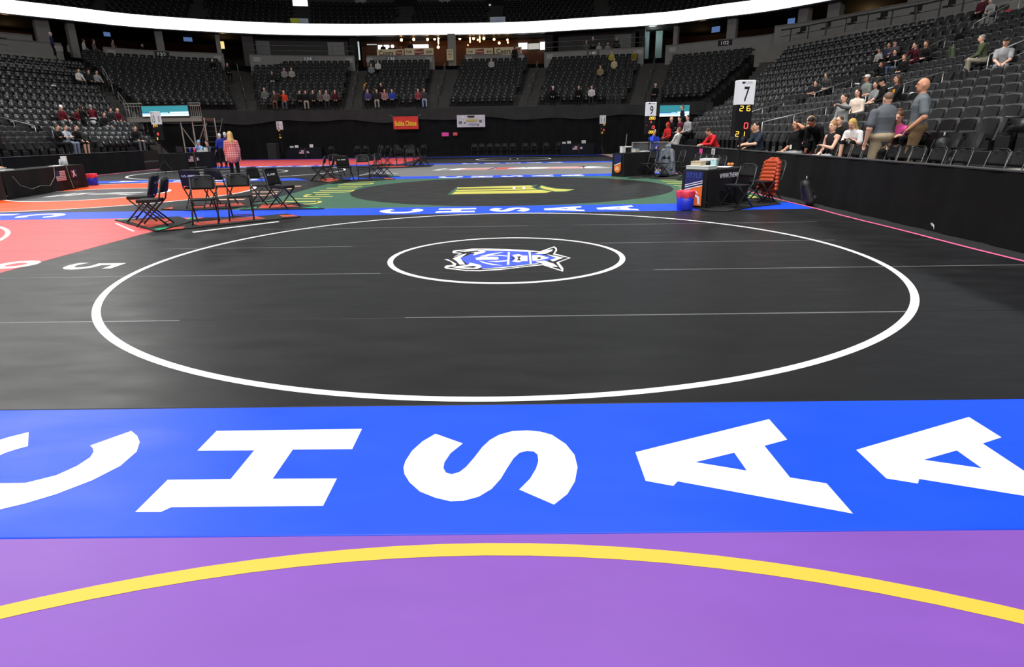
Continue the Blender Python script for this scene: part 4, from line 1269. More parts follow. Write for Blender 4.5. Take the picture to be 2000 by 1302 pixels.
def bulk(name, base, tr, mats):
    bv = np.array(base.v); nf = len(base.f)
    T = np.array(tr); c, s_ = np.cos(T[:, 3]), np.sin(T[:, 3])
    V = np.empty((len(T), len(bv), 3))
    V[:, :, 0] = bv[None, :, 0] * c[:, None] - bv[None, :, 1] * s_[:, None] + T[:, 0:1]
    V[:, :, 1] = bv[None, :, 0] * s_[:, None] + bv[None, :, 1] * c[:, None] + T[:, 1:2]
    V[:, :, 2] = bv[None, :, 2] + T[:, 2:3]
    F = np.array(base.f)
    FF = (F[None] + (np.arange(len(T)) * len(bv))[:, None, None]).reshape(-1, 4)
    me = bpy.data.meshes.new(name)
    me.vertices.add(V.shape[0] * V.shape[1]); me.vertices.foreach_set('co', V.reshape(-1))
    me.loops.add(FF.size); me.loops.foreach_set('vertex_index', FF.reshape(-1).astype(np.int32))
    me.polygons.add(len(FF)); me.polygons.foreach_set('loop_start', np.arange(0, FF.size, 4, dtype=np.int32))
    me.polygons.foreach_set('loop_total', np.full(len(FF), 4, dtype=np.int32))
    for m in mats: me.materials.append(m)
    me.polygons.foreach_set('material_index', np.tile(np.array(base.mi, dtype=np.int32), len(T)))
    me.update(); me.validate()
    return link(name, me)


# which seats show largest: visible in frame and near
vis = []
hidden = []
for i, (x, y, z, rz, sec, k, _j) in enumerate(SEATS):
    px, py, w = to_px((x, y, z + 0.75))
    if w > 0.5 and -10 < px < 2012 and -5 < py < 330: vis.append((w, i))
    elif w > 0.5 and -900 < px < 3200 and py > -400: hidden.append(i)
vis.sort()
near = [i for _, i in vis[:300]]
rest = [i for _, i in vis[300:]] + hidden
rest = [i for i in rest if not any((SEATS[i][0] - ox) ** 2 + (SEATS[i][1] - oy) ** 2 < 0.34 ** 2 and abs(SEATS[i][2] - oz) < 0.4 for ox, oy, oz in OCC)]
ROWN = ['front', 'second', 'third', 'fourth', 'fifth', 'sixth', 'seventh', 'eighth', 'ninth', 'tenth', 'eleventh', 'twelfth', 'top']
UNITS = ['first', 'second', 'third', 'fourth', 'fifth', 'sixth', 'seventh', 'eighth', 'ninth', 'tenth', 'eleventh', 'twelfth', 'thirteenth', 'fourteenth', 'fifteenth', 'sixteenth', 'seventeenth', 'eighteenth', 'nineteenth']


def ordinal(j):
    if j < 19: return UNITS[j]
    if (j + 1) % 10 == 0: return {20: 'twentieth', 30: 'thirtieth', 40: 'fortieth'}[j + 1]
    return {2: 'twenty', 3: 'thirty', 4: 'forty'}[(j + 1) // 10] + '-' + UNITS[(j + 1) % 10 - 1]

SECN = {'R4': 'of the rightmost block', 'R3': 'of the near right block', 'R2': 'of the middle right block', 'R1': 'of the far right block', 'L1': 'of the near left block', 'L2': 'of the far left block'}
sp = [(nm, b.mesh(nm, ms, smooth=False)) for nm, b, ms in seat_parts()]
_b = MB(); _b.box((0, 0.25, 0.425), (0.43, 0.42, 0.05), ch=0.012); open_pan = _b.mesh('seat_pan', [S_shell])
for i in near:
    x, y, z, rz, sec, k, j = SEATS[i]
    o = empty('arena_seat', (x, y, z), rz, 'black arena seat, %s from the left in the %s row %s' % (ordinal(j), ROWN[k], SECN.get(sec, 'of the far stand')), 'arena seat', '%s row seats %s' % (ROWN[k], SECN.get(sec, 'of the far stand')))
    busy = any((x - ox) ** 2 + (y - oy) ** 2 < 0.34 ** 2 and abs(z - oz) < 0.4 for ox, oy, oz in OCC)
    bk = None
    for nm, me in sp:
        q_ = link(nm, (open_pan if (busy and nm == 'seat_pan') else me), bk if nm == 'back_cushion' else o)
        if nm == 'backrest': bk = q_
sl = seat_low()
if rest:
    o = bulk('arena_seats', sl, [SEATS[i][:4] for i in rest], [S_shell, S_edge, S_arm, M_black])
    tag(o, 'rows of black tip-up arena seats filling the far stand and upper rows', 'arena seats', kind='stuff')
o = bulk('balcony_seats', sl, UP_SEATS, [S_shell, S_edge, S_arm, M_black])
tag(o, 'dark rows of seats in the balcony above the LED ribbon', 'arena seats', kind='stuff')

# ================================================================== folding chairs
def fold_parts(pad=False, army=None):
    parts = []
    b = MB(); n = 8
    # seat: rounded slab
    poly = [(-0.20, -0.17), (0.20, -0.17), (0.21, 0.10), (0.17, 0.19), (-0.17, 0.19), (-0.21, 0.10)]
    b.prism(poly, 0.425, 0.425 + (0.055 if pad else 0.028)); parts.append(('seat', b, M_blackp))
    b = MB()
    # backrest: curved panel leaning back
    if army is None:
        for_z = [(0.60, 0.185), (0.64, 0.20), (0.74, 0.20), (0.80, 0.17), (0.825, 0.12)]
    else:
        for_z = [(0.50, 0.205), (0.54, 0.215), (0.70, 0.215), (0.83, 0.215), (0.845, 0.20)]
    vs = []; W = 7
    for z, w in for_z:
        for i in range(W):
            s_ = i / (W - 1) * 2 - 1
            y = -0.195 - (z - 0.45) * 0.26 - 0.035 * (1 - s_ * s_)
            vs.append((s_ * w, y + 0.014, z))
    k = len(vs); vs += [(x, y - (0.045 if (pad or army) else 0.028), z) for x, y, z in vs]
    fs = []
    H_ = len(for_z)
    for j in range(H_ - 1):
        for i in range(W - 1):
            a = j * W + i
            fs.append((a, a + W, a + W + 1, a + 1)); fs.append((k + a, k + a + 1, k + a + W + 1, k + a + W))
    for i in range(W - 1):
        fs.append((i, i + 1, k + i + 1, k + i)); a = (H_ - 1) * W + i; fs.append((a, k + a, k + a + 1, a + 1))
    for j in range(H_ - 1):
        a = j * W; fs.append((a, k + a, k + a + W, a + W)); a = j * W + W - 1; fs.append((a, a + W, k + a + W, k + a))
    b.add(vs, fs); parts.append(('backrest', b, M_blackp))
    for s_ in (-1, 1):
        b = MB(); b.tube([(s_ * 0.205, -0.285, 0.81), (s_ * 0.215, -0.20, 0.47), (s_ * 0.215, 0.24, 0.012)], 0.015, 6); parts.append(('front_leg', b, M_black))
        b = MB(); b.tube([(s_ * 0.19, 0.15, 0.42), (s_ * 0.19, -0.27, 0.012)], 0.015, 6); parts.append(('rear_leg', b, M_black))
    b = MB(); b.tube([(-0.215, 0.175, 0.08), (0.215, 0.175, 0.08)], 0.009, 6); parts.append(('front_crossbar', b, M_black))
    b = MB(); b.tube([(-0.19, -0.22, 0.065), (0.19, -0.22, 0.065)], 0.009, 6); parts.append(('rear_crossbar', b, M_black))
    b = MB(); b.tube([(-0.205, -0.285, 0.81), (-0.12, -0.305, 0.845), (0.12, -0.305, 0.845), (0.205, -0.285, 0.81)], 0.0115, 6); parts.append(('top_rail', b, M_black))
    if army:
        txt, col_ = army
        v, f_ = text_fit(txt, 0.30, 0.045, 0.01)
        back = txt
        for sgn in (1, -1):
            b = MB()
            if sgn > 0: b.add(place(v, (0, -0.195 - 0.26 * 0.27 - 0.008, 0.72), (-1, 0, 0), (0, -0.25, 0.97)), f_)
            else: b.add(place(v, (0, -0.195 - 0.26 * 0.27 - 0.075, 0.72), (1, 0, 0), (0, -0.25, 0.97)), f_)
            parts.append(('printed_lettering', b, M_white))
    return parts


CHAIR_KIT = {}
def folding_chair(loc, rz, label, kind='plain', group=None):
    """rz: 0 faces +y"""
    if kind not in CHAIR_KIT:
        pr = fold_parts(False) if kind == 'plain' else fold_parts(True, None) if kind == 'padded' else fold_parts(True, ('U.S. ARMY', None))
        CHAIR_KIT[kind] = [(nm, b.mesh(nm, m, smooth=(nm in ('front_leg', 'rear_leg', 'top_rail', 'backrest')))) for nm, b, m in pr]
    o = empty('folding_chair', loc, rz, label, 'folding chair', group)
    for nm, me in CHAIR_KIT[kind]: link(nm, me, o)
    return o


def G(px, py, z=TH): return at_z(px, py, z)


PZ = TH + 0.019
LEFT, RIGHT, AWAY, TOWARD = math.pi / 2, -math.pi / 2, 0.0, math.pi
A_CH = [((303, 440), LEFT + 0.25, 'padded', 'black padded folding chair in profile facing left, front of the left pair'),
        ((284, 431), LEFT + 0.2, 'army', 'black folding chair with white print, rear one of the left pair'),
        ((405, 436), TOWARD + 0.35, 'plain', 'black folding chair with empty seat facing the camera, left of two'),
        ((474, 428), TOWARD + 0.35, 'plain', 'black folding chair with empty seat facing the camera, right of two'),
        ((391, 405), AWAY + 0.1, 'army', 'black folding chair with a lettered back cover turned to the camera'),
        ((438, 401), AWAY - 0.1, 'plain', 'black folding chair seen from behind beside the lettered cover'),
        ((519, 399), RIGHT - 0.35, 'plain', 'black folding chair in profile facing right, left one of the pair'),
        ((557, 405), RIGHT - 0.35, 'army', 'black folding chair with grey print facing right beside the green mat')]
for (px, py), rz, kind, lb in A_CH:
    p = G(px, py, PZ)
    folding_chair((p[0], p[1], PZ), rz, lb, kind, 'folding chairs around the near mat corner')
B_CH = [((622, 353), LEFT + 0.2, 'padded', 'black folding chair facing left in the second chair group, nearest the camera'),
        ((640, 351), LEFT + 0.2, 'army', 'black folding chair facing left in the second chair group, farther one'),
        ((676, 352), AWAY, 'army', 'black folding chair with lettered cover in the second chair group'),
        ((712, 351), TOWARD + 0.3, 'plain', 'black folding chair facing the camera in the second chair group'),
        ((738, 346), RIGHT - 0.3, 'plain', 'black folding chair facing right in the second chair group, left one'),
        ((752, 344), RIGHT - 0.3, 'plain', 'black folding chair facing right in the second chair group, right one'),
        ((660, 345), AWAY, 'plain', 'black folding chair turned away behind the second chair group')]
for (px, py), rz, kind, lb in B_CH:
    p = G(px, py, PZ)
    folding_chair((p[0], p[1], PZ), rz, lb, kind, 'folding chairs in the second group')
C_CH = [((737, 324), LEFT, 'leftmost'), ((757, 324), LEFT, 'second from left'), ((783, 324), AWAY, 'third from left'), ((801, 324), TOWARD, 'fourth from left'), ((818, 323), RIGHT, 'fifth from left'), ((829, 322), RIGHT, 'rightmost')]
for (px, py), rz, lb in C_CH:
    p = G(px, py, PZ)
    folding_chair((p[0], p[1], PZ), rz, 'black folding chair in the third chair group beside the grey mat, ' + lb, 'plain', 'folding chairs in the third group')
for i, px in enumerate((646, 698, 714)):
    p = at_y(px, 302, 45.9)
    folding_chair((p[0], 45.9, 0), TOWARD, 'black folding chair against the far curtain above the red mat, ' + ('left', 'middle', 'right')[i] + ' of three', 'plain', 'folding chairs against the far curtain')
for i, px in enumerate((745, 757, 776, 792, 806, 826)):
    p = at_y(px, 302, 46.2)
    folding_chair((p[0], 46.2, 0), TOWARD + 0.2 * (-1) ** i, 'black folding chair by the curtain behind the third chair group, number %s from left' % ('one', 'two', 'three', 'four', 'five', 'six')[i], 'plain', 'folding chairs behind the third group')
for i, px in enumerate((927, 941, 957, 972, 986, 1002, 1026, 1043, 1067, 1092)):
    p = at_y(px, 301, 46.0)
    folding_chair((p[0], 46.0, 0), TOWARD, 'black folding chair in the row under the white banner, %s from left' % ('first', 'second', 'third', 'fourth', 'fifth', 'sixth', 'seventh', 'eighth', 'ninth', 'tenth')[i], 'plain', 'row of chairs under the white banner')
# chairs at the right-hand tables
p = G(1436, 406); folding_chair((p[0], p[1], PZ), LEFT + 0.5, 'black folding chair drawn up to the near right scoring table', 'plain')
p = G(1482, 396); jacket_chair = folding_chair((p[0], p[1], PZ), LEFT + 0.4, 'black folding chair with an orange puffer jacket hung on it', 'plain')
p = G(1512, 396); folding_chair((min(p[0], 5.75), p[1] + 0.5, PZ), LEFT + 0.3, 'black folding chair beside the barrier behind the orange jacket', 'plain')
for i in range(5):
    folding_chair((5.45, 17.6 + i * 0.62, PZ if False else TH), LEFT + 0.1, 'black folding chair in the short row under the pink note, %s from the camera' % ('first', 'second', 'third', 'fourth', 'fifth')[i], 'plain', 'short chair row by the barrier')
p = G(1262, 345); folding_chair((p[0], p[1], TH), LEFT + 0.4, 'black folding chair at the far right scoring table', 'plain')
p = G(1289, 344); denim_chair = folding_chair((p[0], p[1], TH), LEFT + 0.5, 'black folding chair with a grey denim jacket over its back', 'plain')
p = G(1318, 341); folding_chair((min(p[0], 5.9), p[1], TH), LEFT + 0.2, 'black folding chair right of the grey denim jacket', 'plain')
# folding chairs behind the right barrier
DZ = DECK
ORD = ('first', 'second', 'third', 'fourth', 'fifth', 'sixth', 'seventh', 'eighth', 'ninth', 'tenth', 'eleventh', 'twelfth', 'thirteenth', 'fourteenth')
for i, px in enumerate((1992, 1957, 1915, 1848, 1800, 1762, 1738, 1716, 1693, 1671, 1648, 1626, 1603, 1580)):
    p = at_x(px, 315, 7.22)
    folding_chair((7.22, p[1], DZ), LEFT, 'black folding chair behind the right barrier, %s from the right edge' % ORD[i], 'plain', 'folding chairs behind the right barrier')
for i, px in enumerate((1792, 1766, 1688, 1664)):
    p = at_x(px, 282, 7.78)
    folding_chair((7.78, p[1], DZ + 0.2), LEFT, 'black folding chair in the second row behind the right barrier, %s from right' % ORD[i], 'plain', 'second folding chair row behind the right barrier')

# ---- corner pads under the chair groups: black rubber with red and green print
M_rubber = mat('black_rubber_pad', (0.013, 0.013, 0.013), 0.7, 0.3, bump=0.1, bscale=90)
M_padred = mat('worn_red_pad_print', srgb(196, 78, 62), 0.7, 0.3, var=0.35, scale=9)
M_padgreen = mat('green_pad_print', srgb(40, 160, 105), 0.6, 0.3, var=0.15, scale=4)


def pad(corners, label, prints):
    P = [G(x, y, TH)[:2] for x, y in corners]
    c = np.mean(P, axis=0)
    o = empty('corner_pad', (c[0], c[1], TH + 0.0056), 0, label, 'floor pad')
    area = sum(P[i][0] * P[(i + 1) % len(P)][1] - P[(i + 1) % len(P)][0] * P[i][1] for i in range(len(P)))
    Q = [(p[0] - c[0], p[1] - c[1]) for p in (P if area > 0 else P[::-1])]
    b = MB(); b.prism(Q, 0.0, 0.012); b.build('rubber_base', M_rubber, o)
    for nm, pts, m in prints:
        P2_ = [G(x, y, TH)[:2] - c for x, y in pts]
        v, t = tri_poly([tuple(p) for p in P2_], None, 0.0135)
        b = MB(); b.add(v, t); b.build(nm, m, o)
    return o


pad([(224, 430.5), (350, 424), (376, 433), (306, 453.5)], 'black rubber pad with a red panel under the left pair of chairs',
    [('red_panel', [(252, 433), (330, 428), (338, 436), (290, 446)], M_padred), ('green_corner', [(226, 430.5), (262, 427.5), (258, 430), (234, 432)], M_padgreen), ('green_edge', [(300, 449), (332, 444), (322, 449), (310, 451)], M_padgreen)])
pad([(316, 452.5), (360, 439), (560, 418), (588, 424)], 'long black rubber pad with red print under the two chairs facing the camera',
    [('red_panel', [(388, 442), (372, 437), (500, 424), (520, 428)], M_padred), ('red_corner', [(322, 451), (340, 446), (362, 444), (358, 448)], M_padred), ('red_end', [(552, 425), (545, 422), (572, 421), (584, 424)], M_padred), ('green_corner', [(366, 430), (372, 426), (390, 427), (386, 430)], M_padgreen)])
pad([(314, 409), (336, 404), (480, 396), (500, 403), (372, 412)], 'black rubber pad with red print under the chairs facing the orange mat',
    [('red_corner', [(317, 408.8), (338, 405.5), (337, 409.5)], M_padred), ('red_panel', [(372, 408), (380, 403), (470, 398), (478, 402)], M_padred)])
pad([(468, 411), (634, 408.5), (580, 397), (500, 399)], 'black rubber pad with red and green print under the chairs facing right',
    [('red_panel', [(505, 408), (585, 405), (560, 399), (512, 401)], M_padred), ('green_corner', [(588, 406.5), (626, 408), (618, 405)], M_padgreen), ('green_edge', [(472, 410), (500, 405.5), (503, 407.5)], M_padgreen)])
pad([(574, 347.5), (640, 343), (690, 353), (650, 359)], 'black rubber pad with dull red print under the second chair group',
    [('red_panel', [(620, 352), (650, 348), (664, 352), (640, 356)], M_padred)])
pad([(646, 359), (690, 351), (762, 347), (772, 350)], 'narrow black rubber pad beside the green mat corner', [('red_end', [(752, 350.5), (750, 348.5), (768, 348.5), (769, 350)], M_padred)])
pad([(690, 346), (730, 340), (782, 344.5), (760, 346)], 'black rubber pad under the pair facing right in the second group', [('green_corner', [(755, 345.5), (765, 343.6), (778, 344.5)], M_padgreen)])
pad([(700, 331), (730, 322), (848, 322), (840, 326)], 'black rubber pad under the third chair group', [('red_panel', [(740, 327), (745, 324.5), (800, 324), (790, 326.5)], M_padred)])

# ================================================================== tables with black cloths
M_cloth = mat('black_table_cloth', (0.011, 0.011, 0.012), 0.75, 0.25, var=0.15, scale=4)
M_clothn = mat('dark_navy_cloth', srgb(14, 16, 26), 0.75, 0.25)


def table(loc, rz, L, W, h, label, m=None, n=14):
    """long side along local x, front at -y"""
    o = empty('scoring_table', loc, rz, label, 'table')
    b = MB(); b.box((0, 0, h - 0.015), (L, W, 0.03), ch=0.008); b.build('table_top', m or M_cloth, o)
    for side, (ax, ay, bx_, by_) in (('front_cloth', (-L / 2, -W / 2, L / 2, -W / 2)), ('end_cloth', (L / 2, -W / 2, L / 2, W / 2)), ('back_cloth', (L / 2, W / 2, -L / 2, W / 2)), ('end_cloth', (-L / 2, W / 2, -L / 2, -W / 2))):
        ln = math.hypot(bx_ - ax, by_ - ay); k = max(6, int(ln / 0.09))
        nx, ny = (by_ - ay) / ln, -(bx_ - ax) / ln
        vs = []
        for i in range(k + 1):
            t = i / k
            for j in range(4):
                s_ = j / 3
                w = 0.028 * s_ * math.sin(t * ln * 7 + 1.3) + 0.004
                vs.append((ax + (bx_ - ax) * t + nx * w, ay + (by_ - ay) * t + ny * w, (h - 0.005) * (1 - s_) + 0.01 * s_))
        fs = []
        for i in range(k):
            for j in range(3):
                a = i * 4 + j
                fs.append((a, a + 1, a + 5, a + 4))
        b = MB(); b.add(vs, fs); b.build(side, m or M_cloth, o, smooth=True)
    return o


def print_panel(o, nm, x0, x1, z0, z1, y, m, label=None):
    b = MB(); b.quad((x0, y, z0), (x1, y, z0), (x1, y, z1), (x0, y, z1))
    q = b.build(nm, m, o)
    if label: q['label'] = label
    return q


def flag_mat(name, dim=1.0):
    """striped flag print with a blue corner, object coordinates run 0..1 over the generated box"""
    m = bpy.data.materials.new(name); m.use_nodes = True
    nt = m.node_tree; N = nt.nodes; L = nt.links; b = N['Principled BSDF']
    tc = N.new('ShaderNodeTexCoord'); sx = N.new('ShaderNodeSeparateXYZ'); L.new(tc.outputs['Generated'], sx.inputs[0])
    mu = N.new('ShaderNodeMath'); mu.operation = 'MULTIPLY'; mu.inputs[1].default_value = 6.5; L.new(sx.outputs['Z'], mu.inputs[0])
    fr = N.new('ShaderNodeMath'); fr.operation = 'FRACT'; L.new(mu.outputs[0], fr.inputs[0])
    gt = N.new('ShaderNodeMath'); gt.operation = 'GREATER_THAN'; gt.inputs[1].default_value = 0.5; L.new(fr.outputs[0], gt.inputs[0])
    mx = N.new('ShaderNodeMix'); mx.data_type = 'RGBA'; mx.inputs[6].default_value = (*srgb(150 * dim, 40 * dim, 55 * dim), 1); mx.inputs[7].default_value = (*srgb(225 * dim, 215 * dim, 220 * dim), 1)
    L.new(gt.outputs[0], mx.inputs[0])
    l1 = N.new('ShaderNodeMath'); l1.operation = 'LESS_THAN'; l1.inputs[1].default_value = 0.42; L.new(sx.outputs['X'], l1.inputs[0])
    g2 = N.new('ShaderNodeMath'); g2.operation = 'GREATER_THAN'; g2.inputs[1].default_value = 0.46; L.new(sx.outputs['Z'], g2.inputs[0])
    an = N.new('ShaderNodeMath'); an.operation = 'MULTIPLY'; L.new(l1.outputs[0], an.inputs[0]); L.new(g2.outputs[0], an.inputs[1])
    m2 = N.new('ShaderNodeMix'); m2.data_type = 'RGBA'; m2.inputs[7].default_value = (*srgb(30, 36, 74), 1)
    L.new(an.outputs[0], m2.inputs[0]); L.new(mx.outputs[2], m2.inputs[6]); L.new(m2.outputs[2], b.inputs['Base Color'])
    b.inputs['Roughness'].default_value = 0.7
    return m


M_flag = flag_mat('printed_flag')


def wrestle_logo(o, x, z, s_, y, dark=False):
    b = MB(); b.quad((x - s_, y, z - s_ * 0.7), (x - s_ * 0.2, y, z - s_ * 0.7), (x - s_ * 0.2, y, z + s_ * 0.7), (x - s_, y, z + s_ * 0.7)); b.build('logo_red', mat('dark_red_print', srgb(96, 30, 40), 0.7), o)
    b = MB(); b.quad((x - s_ * 0.2, y, z - s_ * 0.7), (x + s_, y, z - s_ * 0.7), (x + s_, y, z + s_ * 0.7), (x - s_ * 0.2, y, z + s_ * 0.7)); b.build('logo_blue', mat('dark_blue_print', srgb(28, 34, 84), 0.7), o)
    v, t = tri_poly([(x + s_ * a, z + s_ * c) for a, c in ((-0.7, 0.5), (-0.2, 0.3), (0.1, 0.6), (0.3, 0.5), (0.15, 0.2), (0.5, -0.3), (0.75, -0.2), (0.6, -0.5), (0.1, -0.2), (-0.3, -0.6), (-0.5, -0.5), (-0.15, 0.0), (-0.4, 0.2))], None, 0)
    b = MB(); b.add([(p[0], y - 0.003, p[1]) for p in v], [tuple(reversed(q)) for q in t]); b.build('logo_figure', M_white, o)


def put_text(o, nm, s_, w, h, org, ex, ey, m, off=0.012):
    v, f_ = text_fit(s_, w, h, off)
    b = MB(); b.add(place(v, org, ex, ey), f_)
    return b.build(nm, m, o)


# near left table (two tables long) facing the mats
a = np.array([-13.86, 17.0]); c = np.array([-14.66, 21.5])
d_ = c - a; Lt = np.linalg.norm(d_); ang = math.atan2(d_[1], d_[0])
tl = table((*((a + c) / 2 + np.array([-d_[1], d_[0]]) / Lt * 0.38), TH), ang, Lt, 0.74, 0.74, 'long black draped scoring table with a printed flag at the left edge')
yfr = -0.37 - 0.034
print_panel(tl, 'printed_flag', 0.35, 0.95, 0.30, 0.62, yfr, M_flag, 'striped flag print')
wrestle_logo(tl, 1.48, 0.48, 0.19, yfr)
put_text(tl, 'printed_word', 'USA', 0.34, 0.13, (1.5, yfr - 0.002, 0.2), (1, 0, 0), (0, 0, 1), mat('faint_print', srgb(40, 42, 52), 0.7))
b = MB(); b.tube([(1.10, yfr, 0.74), (1.14, yfr - 0.01, 0.4), (1.2, yfr - 0.03, 0.05)], 0.008, 5); b.build('hanging_cord', M_greymetal, tl)
b = MB(); b.tube([(-1.9, yfr - 0.02, 0.60), (-1.7, yfr - 0.05, 0.34), (-1.2, yfr - 0.06, 0.2), (-0.7, yfr - 0.05, 0.26), (-0.2, yfr - 0.05, 0.22), (0.2, yfr - 0.04, 0.45), (0.3, yfr - 0.03, 0.74)], 0.007, 5); b.build('hanging_cable', M_greymetal, tl)


def on_table(o, x, y, h=0.74):
    r = o.rotation_euler[2]; l = o.location
    return (l[0] + x * math.cos(r) - y * math.sin(r), l[1] + x * math.sin(r) + y * math.cos(r), l[2] + h)


def bottle(loc, h, r, label, m, capm, bandm=None, group=None):
    o = empty('bottle', loc, random.random() * 6, label, 'bottle', group)
    b = MB(); b.lathe([(r * 0.85, 0), (r, 0.02 * h), (r, 0.6 * h), (r * 0.8, 0.72 * h), (r * 0.38, 0.86 * h), (r * 0.36, 0.93 * h)], n=12); b.build('bottle_body', m, o, smooth=True)
    b = MB(); b.lathe([(r * 0.42, 0.91 * h), (r * 0.42, h)], n=10); b.build('cap', capm, o)
    if bandm:
        b = MB(); b.lathe([(r * 1.02, 0.28 * h), (r * 1.02, 0.52 * h)], n=12, cap=False); b.build('label_band', bandm, o)
    return o


M_pet = mat('clear_grey_plastic', srgb(190, 195, 198), 0.2, 0.5)
M_cola = mat('dark_cola', srgb(36, 14, 14), 0.15, 0.6)
M_redlab = mat('red_label', srgb(190, 30, 34), 0.5)
M_paper = mat('white_paper', srgb(225, 226, 226), 0.7, 0.3, var=0.04)
for i, (x, y) in enumerate(((1.62, 0.0), (1.74, -0.1), (1.86, 0.08))):
    bottle(on_table(tl, x, y), 0.2, 0.032, 'small pale bottle on the left table, %s from the flag' % ORD[i], M_pet, M_white, None, 'bottles on the left table')


def paper_box(loc, rz, d, label, m, cat='box', name='cardboard_box', lid=None):
    o = empty(name, loc, rz, label, cat)
    b = MB(); b.box((0, 0, d[2] / 2), d, ch=0.006); b.build('box_body', m, o)
    b = MB(); b.box((0, 0, d[2] + 0.006), (d[0] + 0.012, d[1] + 0.012, 0.012), ch=0.004); b.build('lid', lid or m, o)
    return o


paper_box(on_table(tl, 2.02, 0.05), ang + 0.3, (0.13, 0.16, 0.26), 'upright white carton at the right end of the left table', M_paper, 'carton', 'carton')
o_ = MB(); o_.box((0, 0, 0.012), (0.42, 0.3, 0.024), ch=0.006)
lap = empty('laptop', on_table(tl, -1.45, 0.0), ang, 'closed white laptop on the left table under the paper plate', 'laptop')
o_.build('laptop_base', M_white, lap); b = MB(); b.box((0, 0, 0.032), (0.41, 0.29, 0.012), ch=0.004); b.build('laptop_lid', mat('silver_lid', srgb(205, 207, 210), 0.3, metal=0.6), lap)
pl = empty('food_tray', on_table(tl, -1.4, 0.12, 0.78), ang, 'small pinkish food tray behind the laptop on the left table', 'tray')
b = MB(); b.lathe([(0.1, 0), (0.16, 0.03), (0.15, 0.03), (0.09, 0.012)], n=16, cap=False); b.build('tray_rim', M_paper, pl)
b = MB(); b.lathe([(0.13, 0.02), (0.10, 0.06), (0.03, 0.075)], n=14); b.build('food', mat('pink_food', srgb(205, 150, 130), 0.7, var=0.3, scale=20), pl, smooth=True)
ws = empty('paper_stack', on_table(tl, 1.2, -0.1), ang, 'loose white papers spread on the left table', 'papers')
for k in range(4):
    b = MB(); b.box((k * 0.12 - 0.2, 0.03 * (k % 2), 0.004 + k * 0.003), (0.22, 0.28, 0.003), rz=0.2 * k); b.build('sheet', M_paper, ws)

# buckets with red liners
M_bucket = mat('blue_bucket_plastic', srgb(36, 52, 205), 0.4, 0.5, var=0.05)
M_liner = mat('red_bin_liner', srgb(235, 62, 88), 0.45, 0.5, bump=0.3, bscale=18)


def bucket(loc, label, s_=1.0, rz=0.0):
    o = empty('bucket', loc, rz, label, 'bucket')
    b = MB(); b.lathe([(0.145 * s_, 0), (0.15 * s_, 0.01), (0.17 * s_, 0.34 * s_), (0.16 * s_, 0.34 * s_), (0.13 * s_, 0.03)], n=20); b.build('pail', M_bucket, o, smooth=True)
    vs = []; fs = []; n = 24
    for j, (r, z) in enumerate(((0.166, 0.23), (0.171, 0.25), (0.178, 0.34), (0.174, 0.352), (0.158, 0.345), (0.14, 0.22))):
        for k in range(n):
            w = (0.004 * math.sin(k * 2.3 + j) + 0.003 * math.sin(k * 5.1 + 2 * j)) if 0 < j < 4 else 0.004 * math.sin(k * 3.1)
            zz = z + (0.022 * math.sin(k * 1.7 + 0.4) if j == 0 else 0.006 * math.sin(k * 2.9 + j))
            vs.append(((r + w) * s_ * math.cos(2 * math.pi * k / n), (r + w) * s_ * math.sin(2 * math.pi * k / n), zz * s_))
    for j in range(5):
        for k in range(n):
            l = (k + 1) % n
            fs.append((j * n + k, j * n + l, (j + 1) * n + l, (j + 1) * n + k))
    b = MB(); b.add(vs, fs); b.build('bin_liner', M_liner, o, smooth=True)
    b = MB(); b.tube([(0.17 * s_, -0.02, 0.31 * s_), (0.21 * s_, -0.05, 0.28 * s_), (0.235 * s_, -0.06, 0.25 * s_)], [0.02, 0.014, 0.006], 6); b.build('liner_knot', M_liner, o, smooth=True)
    b = MB(); b.box((0, -0.158 * s_, 0.19 * s_), (0.10, 0.004, 0.012)); b.build('moulded_mark', mat('pale_blue_mark', srgb(110, 125, 230), 0.5), o)
    return o


p = G(1341, 411); bucket((p[0], p[1] + 0.15, TH + 0.006), 'blue bucket with a red liner beside the near right scoring table', 1.06)
p = G(178, 362); bucket((p[0], p[1] + 0.1, TH + 0.006), 'blue bucket with a red liner at the end of the left table', 1.1)

# near right scoring table, turned; end panel printed, lettering along its side
a = np.array([3.86, 12.78]); e1 = np.array([0.72, 0.69]); e1 /= np.linalg.norm(e1); L7, W7 = 1.75, 0.56
n1 = np.array([-e1[1], e1[0]])
ctr = a + e1 * L7 / 2 + n1 * W7 / 2
ang7 = math.atan2(e1[1], e1[0])
t7 = table((*ctr, TH), ang7, L7, W7, 0.76, 'black draped scoring table with a blue and orange end panel beside the blue bucket')
xe = -L7 / 2 - 0.036
def end_quad(nm, pts, m, dx=0.0):
    """polygon on the -x end of a table in (y from left as seen, z)"""
    v, t = tri_poly(pts, None, 0)
    b = MB(); b.add([(xe - dx, -(q[0]), q[1]) for q in v], t); return b.build(nm, m, t7)
M_pnavy = mat('navy_panel_print', srgb(22, 34, 92), 0.6); M_porange = mat('orange_panel_print', srgb(238, 112, 30), 0.6)
M_pred = mat('red_panel_print', srgb(170, 40, 50), 0.6)
y0, y1 = -0.2, 0.2
end_quad('panel_navy', [(y0, 0.46), (y1, 0.56), (y1, 0.74), (y0, 0.74)], M_pnavy)
end_quad('panel_orange', [(y0, 0.06), (y1, 0.06), (y1, 0.46), (y0, 0.36)], M_porange)
for k, (zz, m_) in enumerate(((0.36, M_white), (0.385, M_pnavy), (0.41, M_white), (0.435, M_pnavy), (0.45, M_white))):
    end_quad('panel_stripe', [(y0, zz), (y1, zz + 0.1), (y1, zz + 0.118), (y0, zz + 0.018)], m_, 0.002)
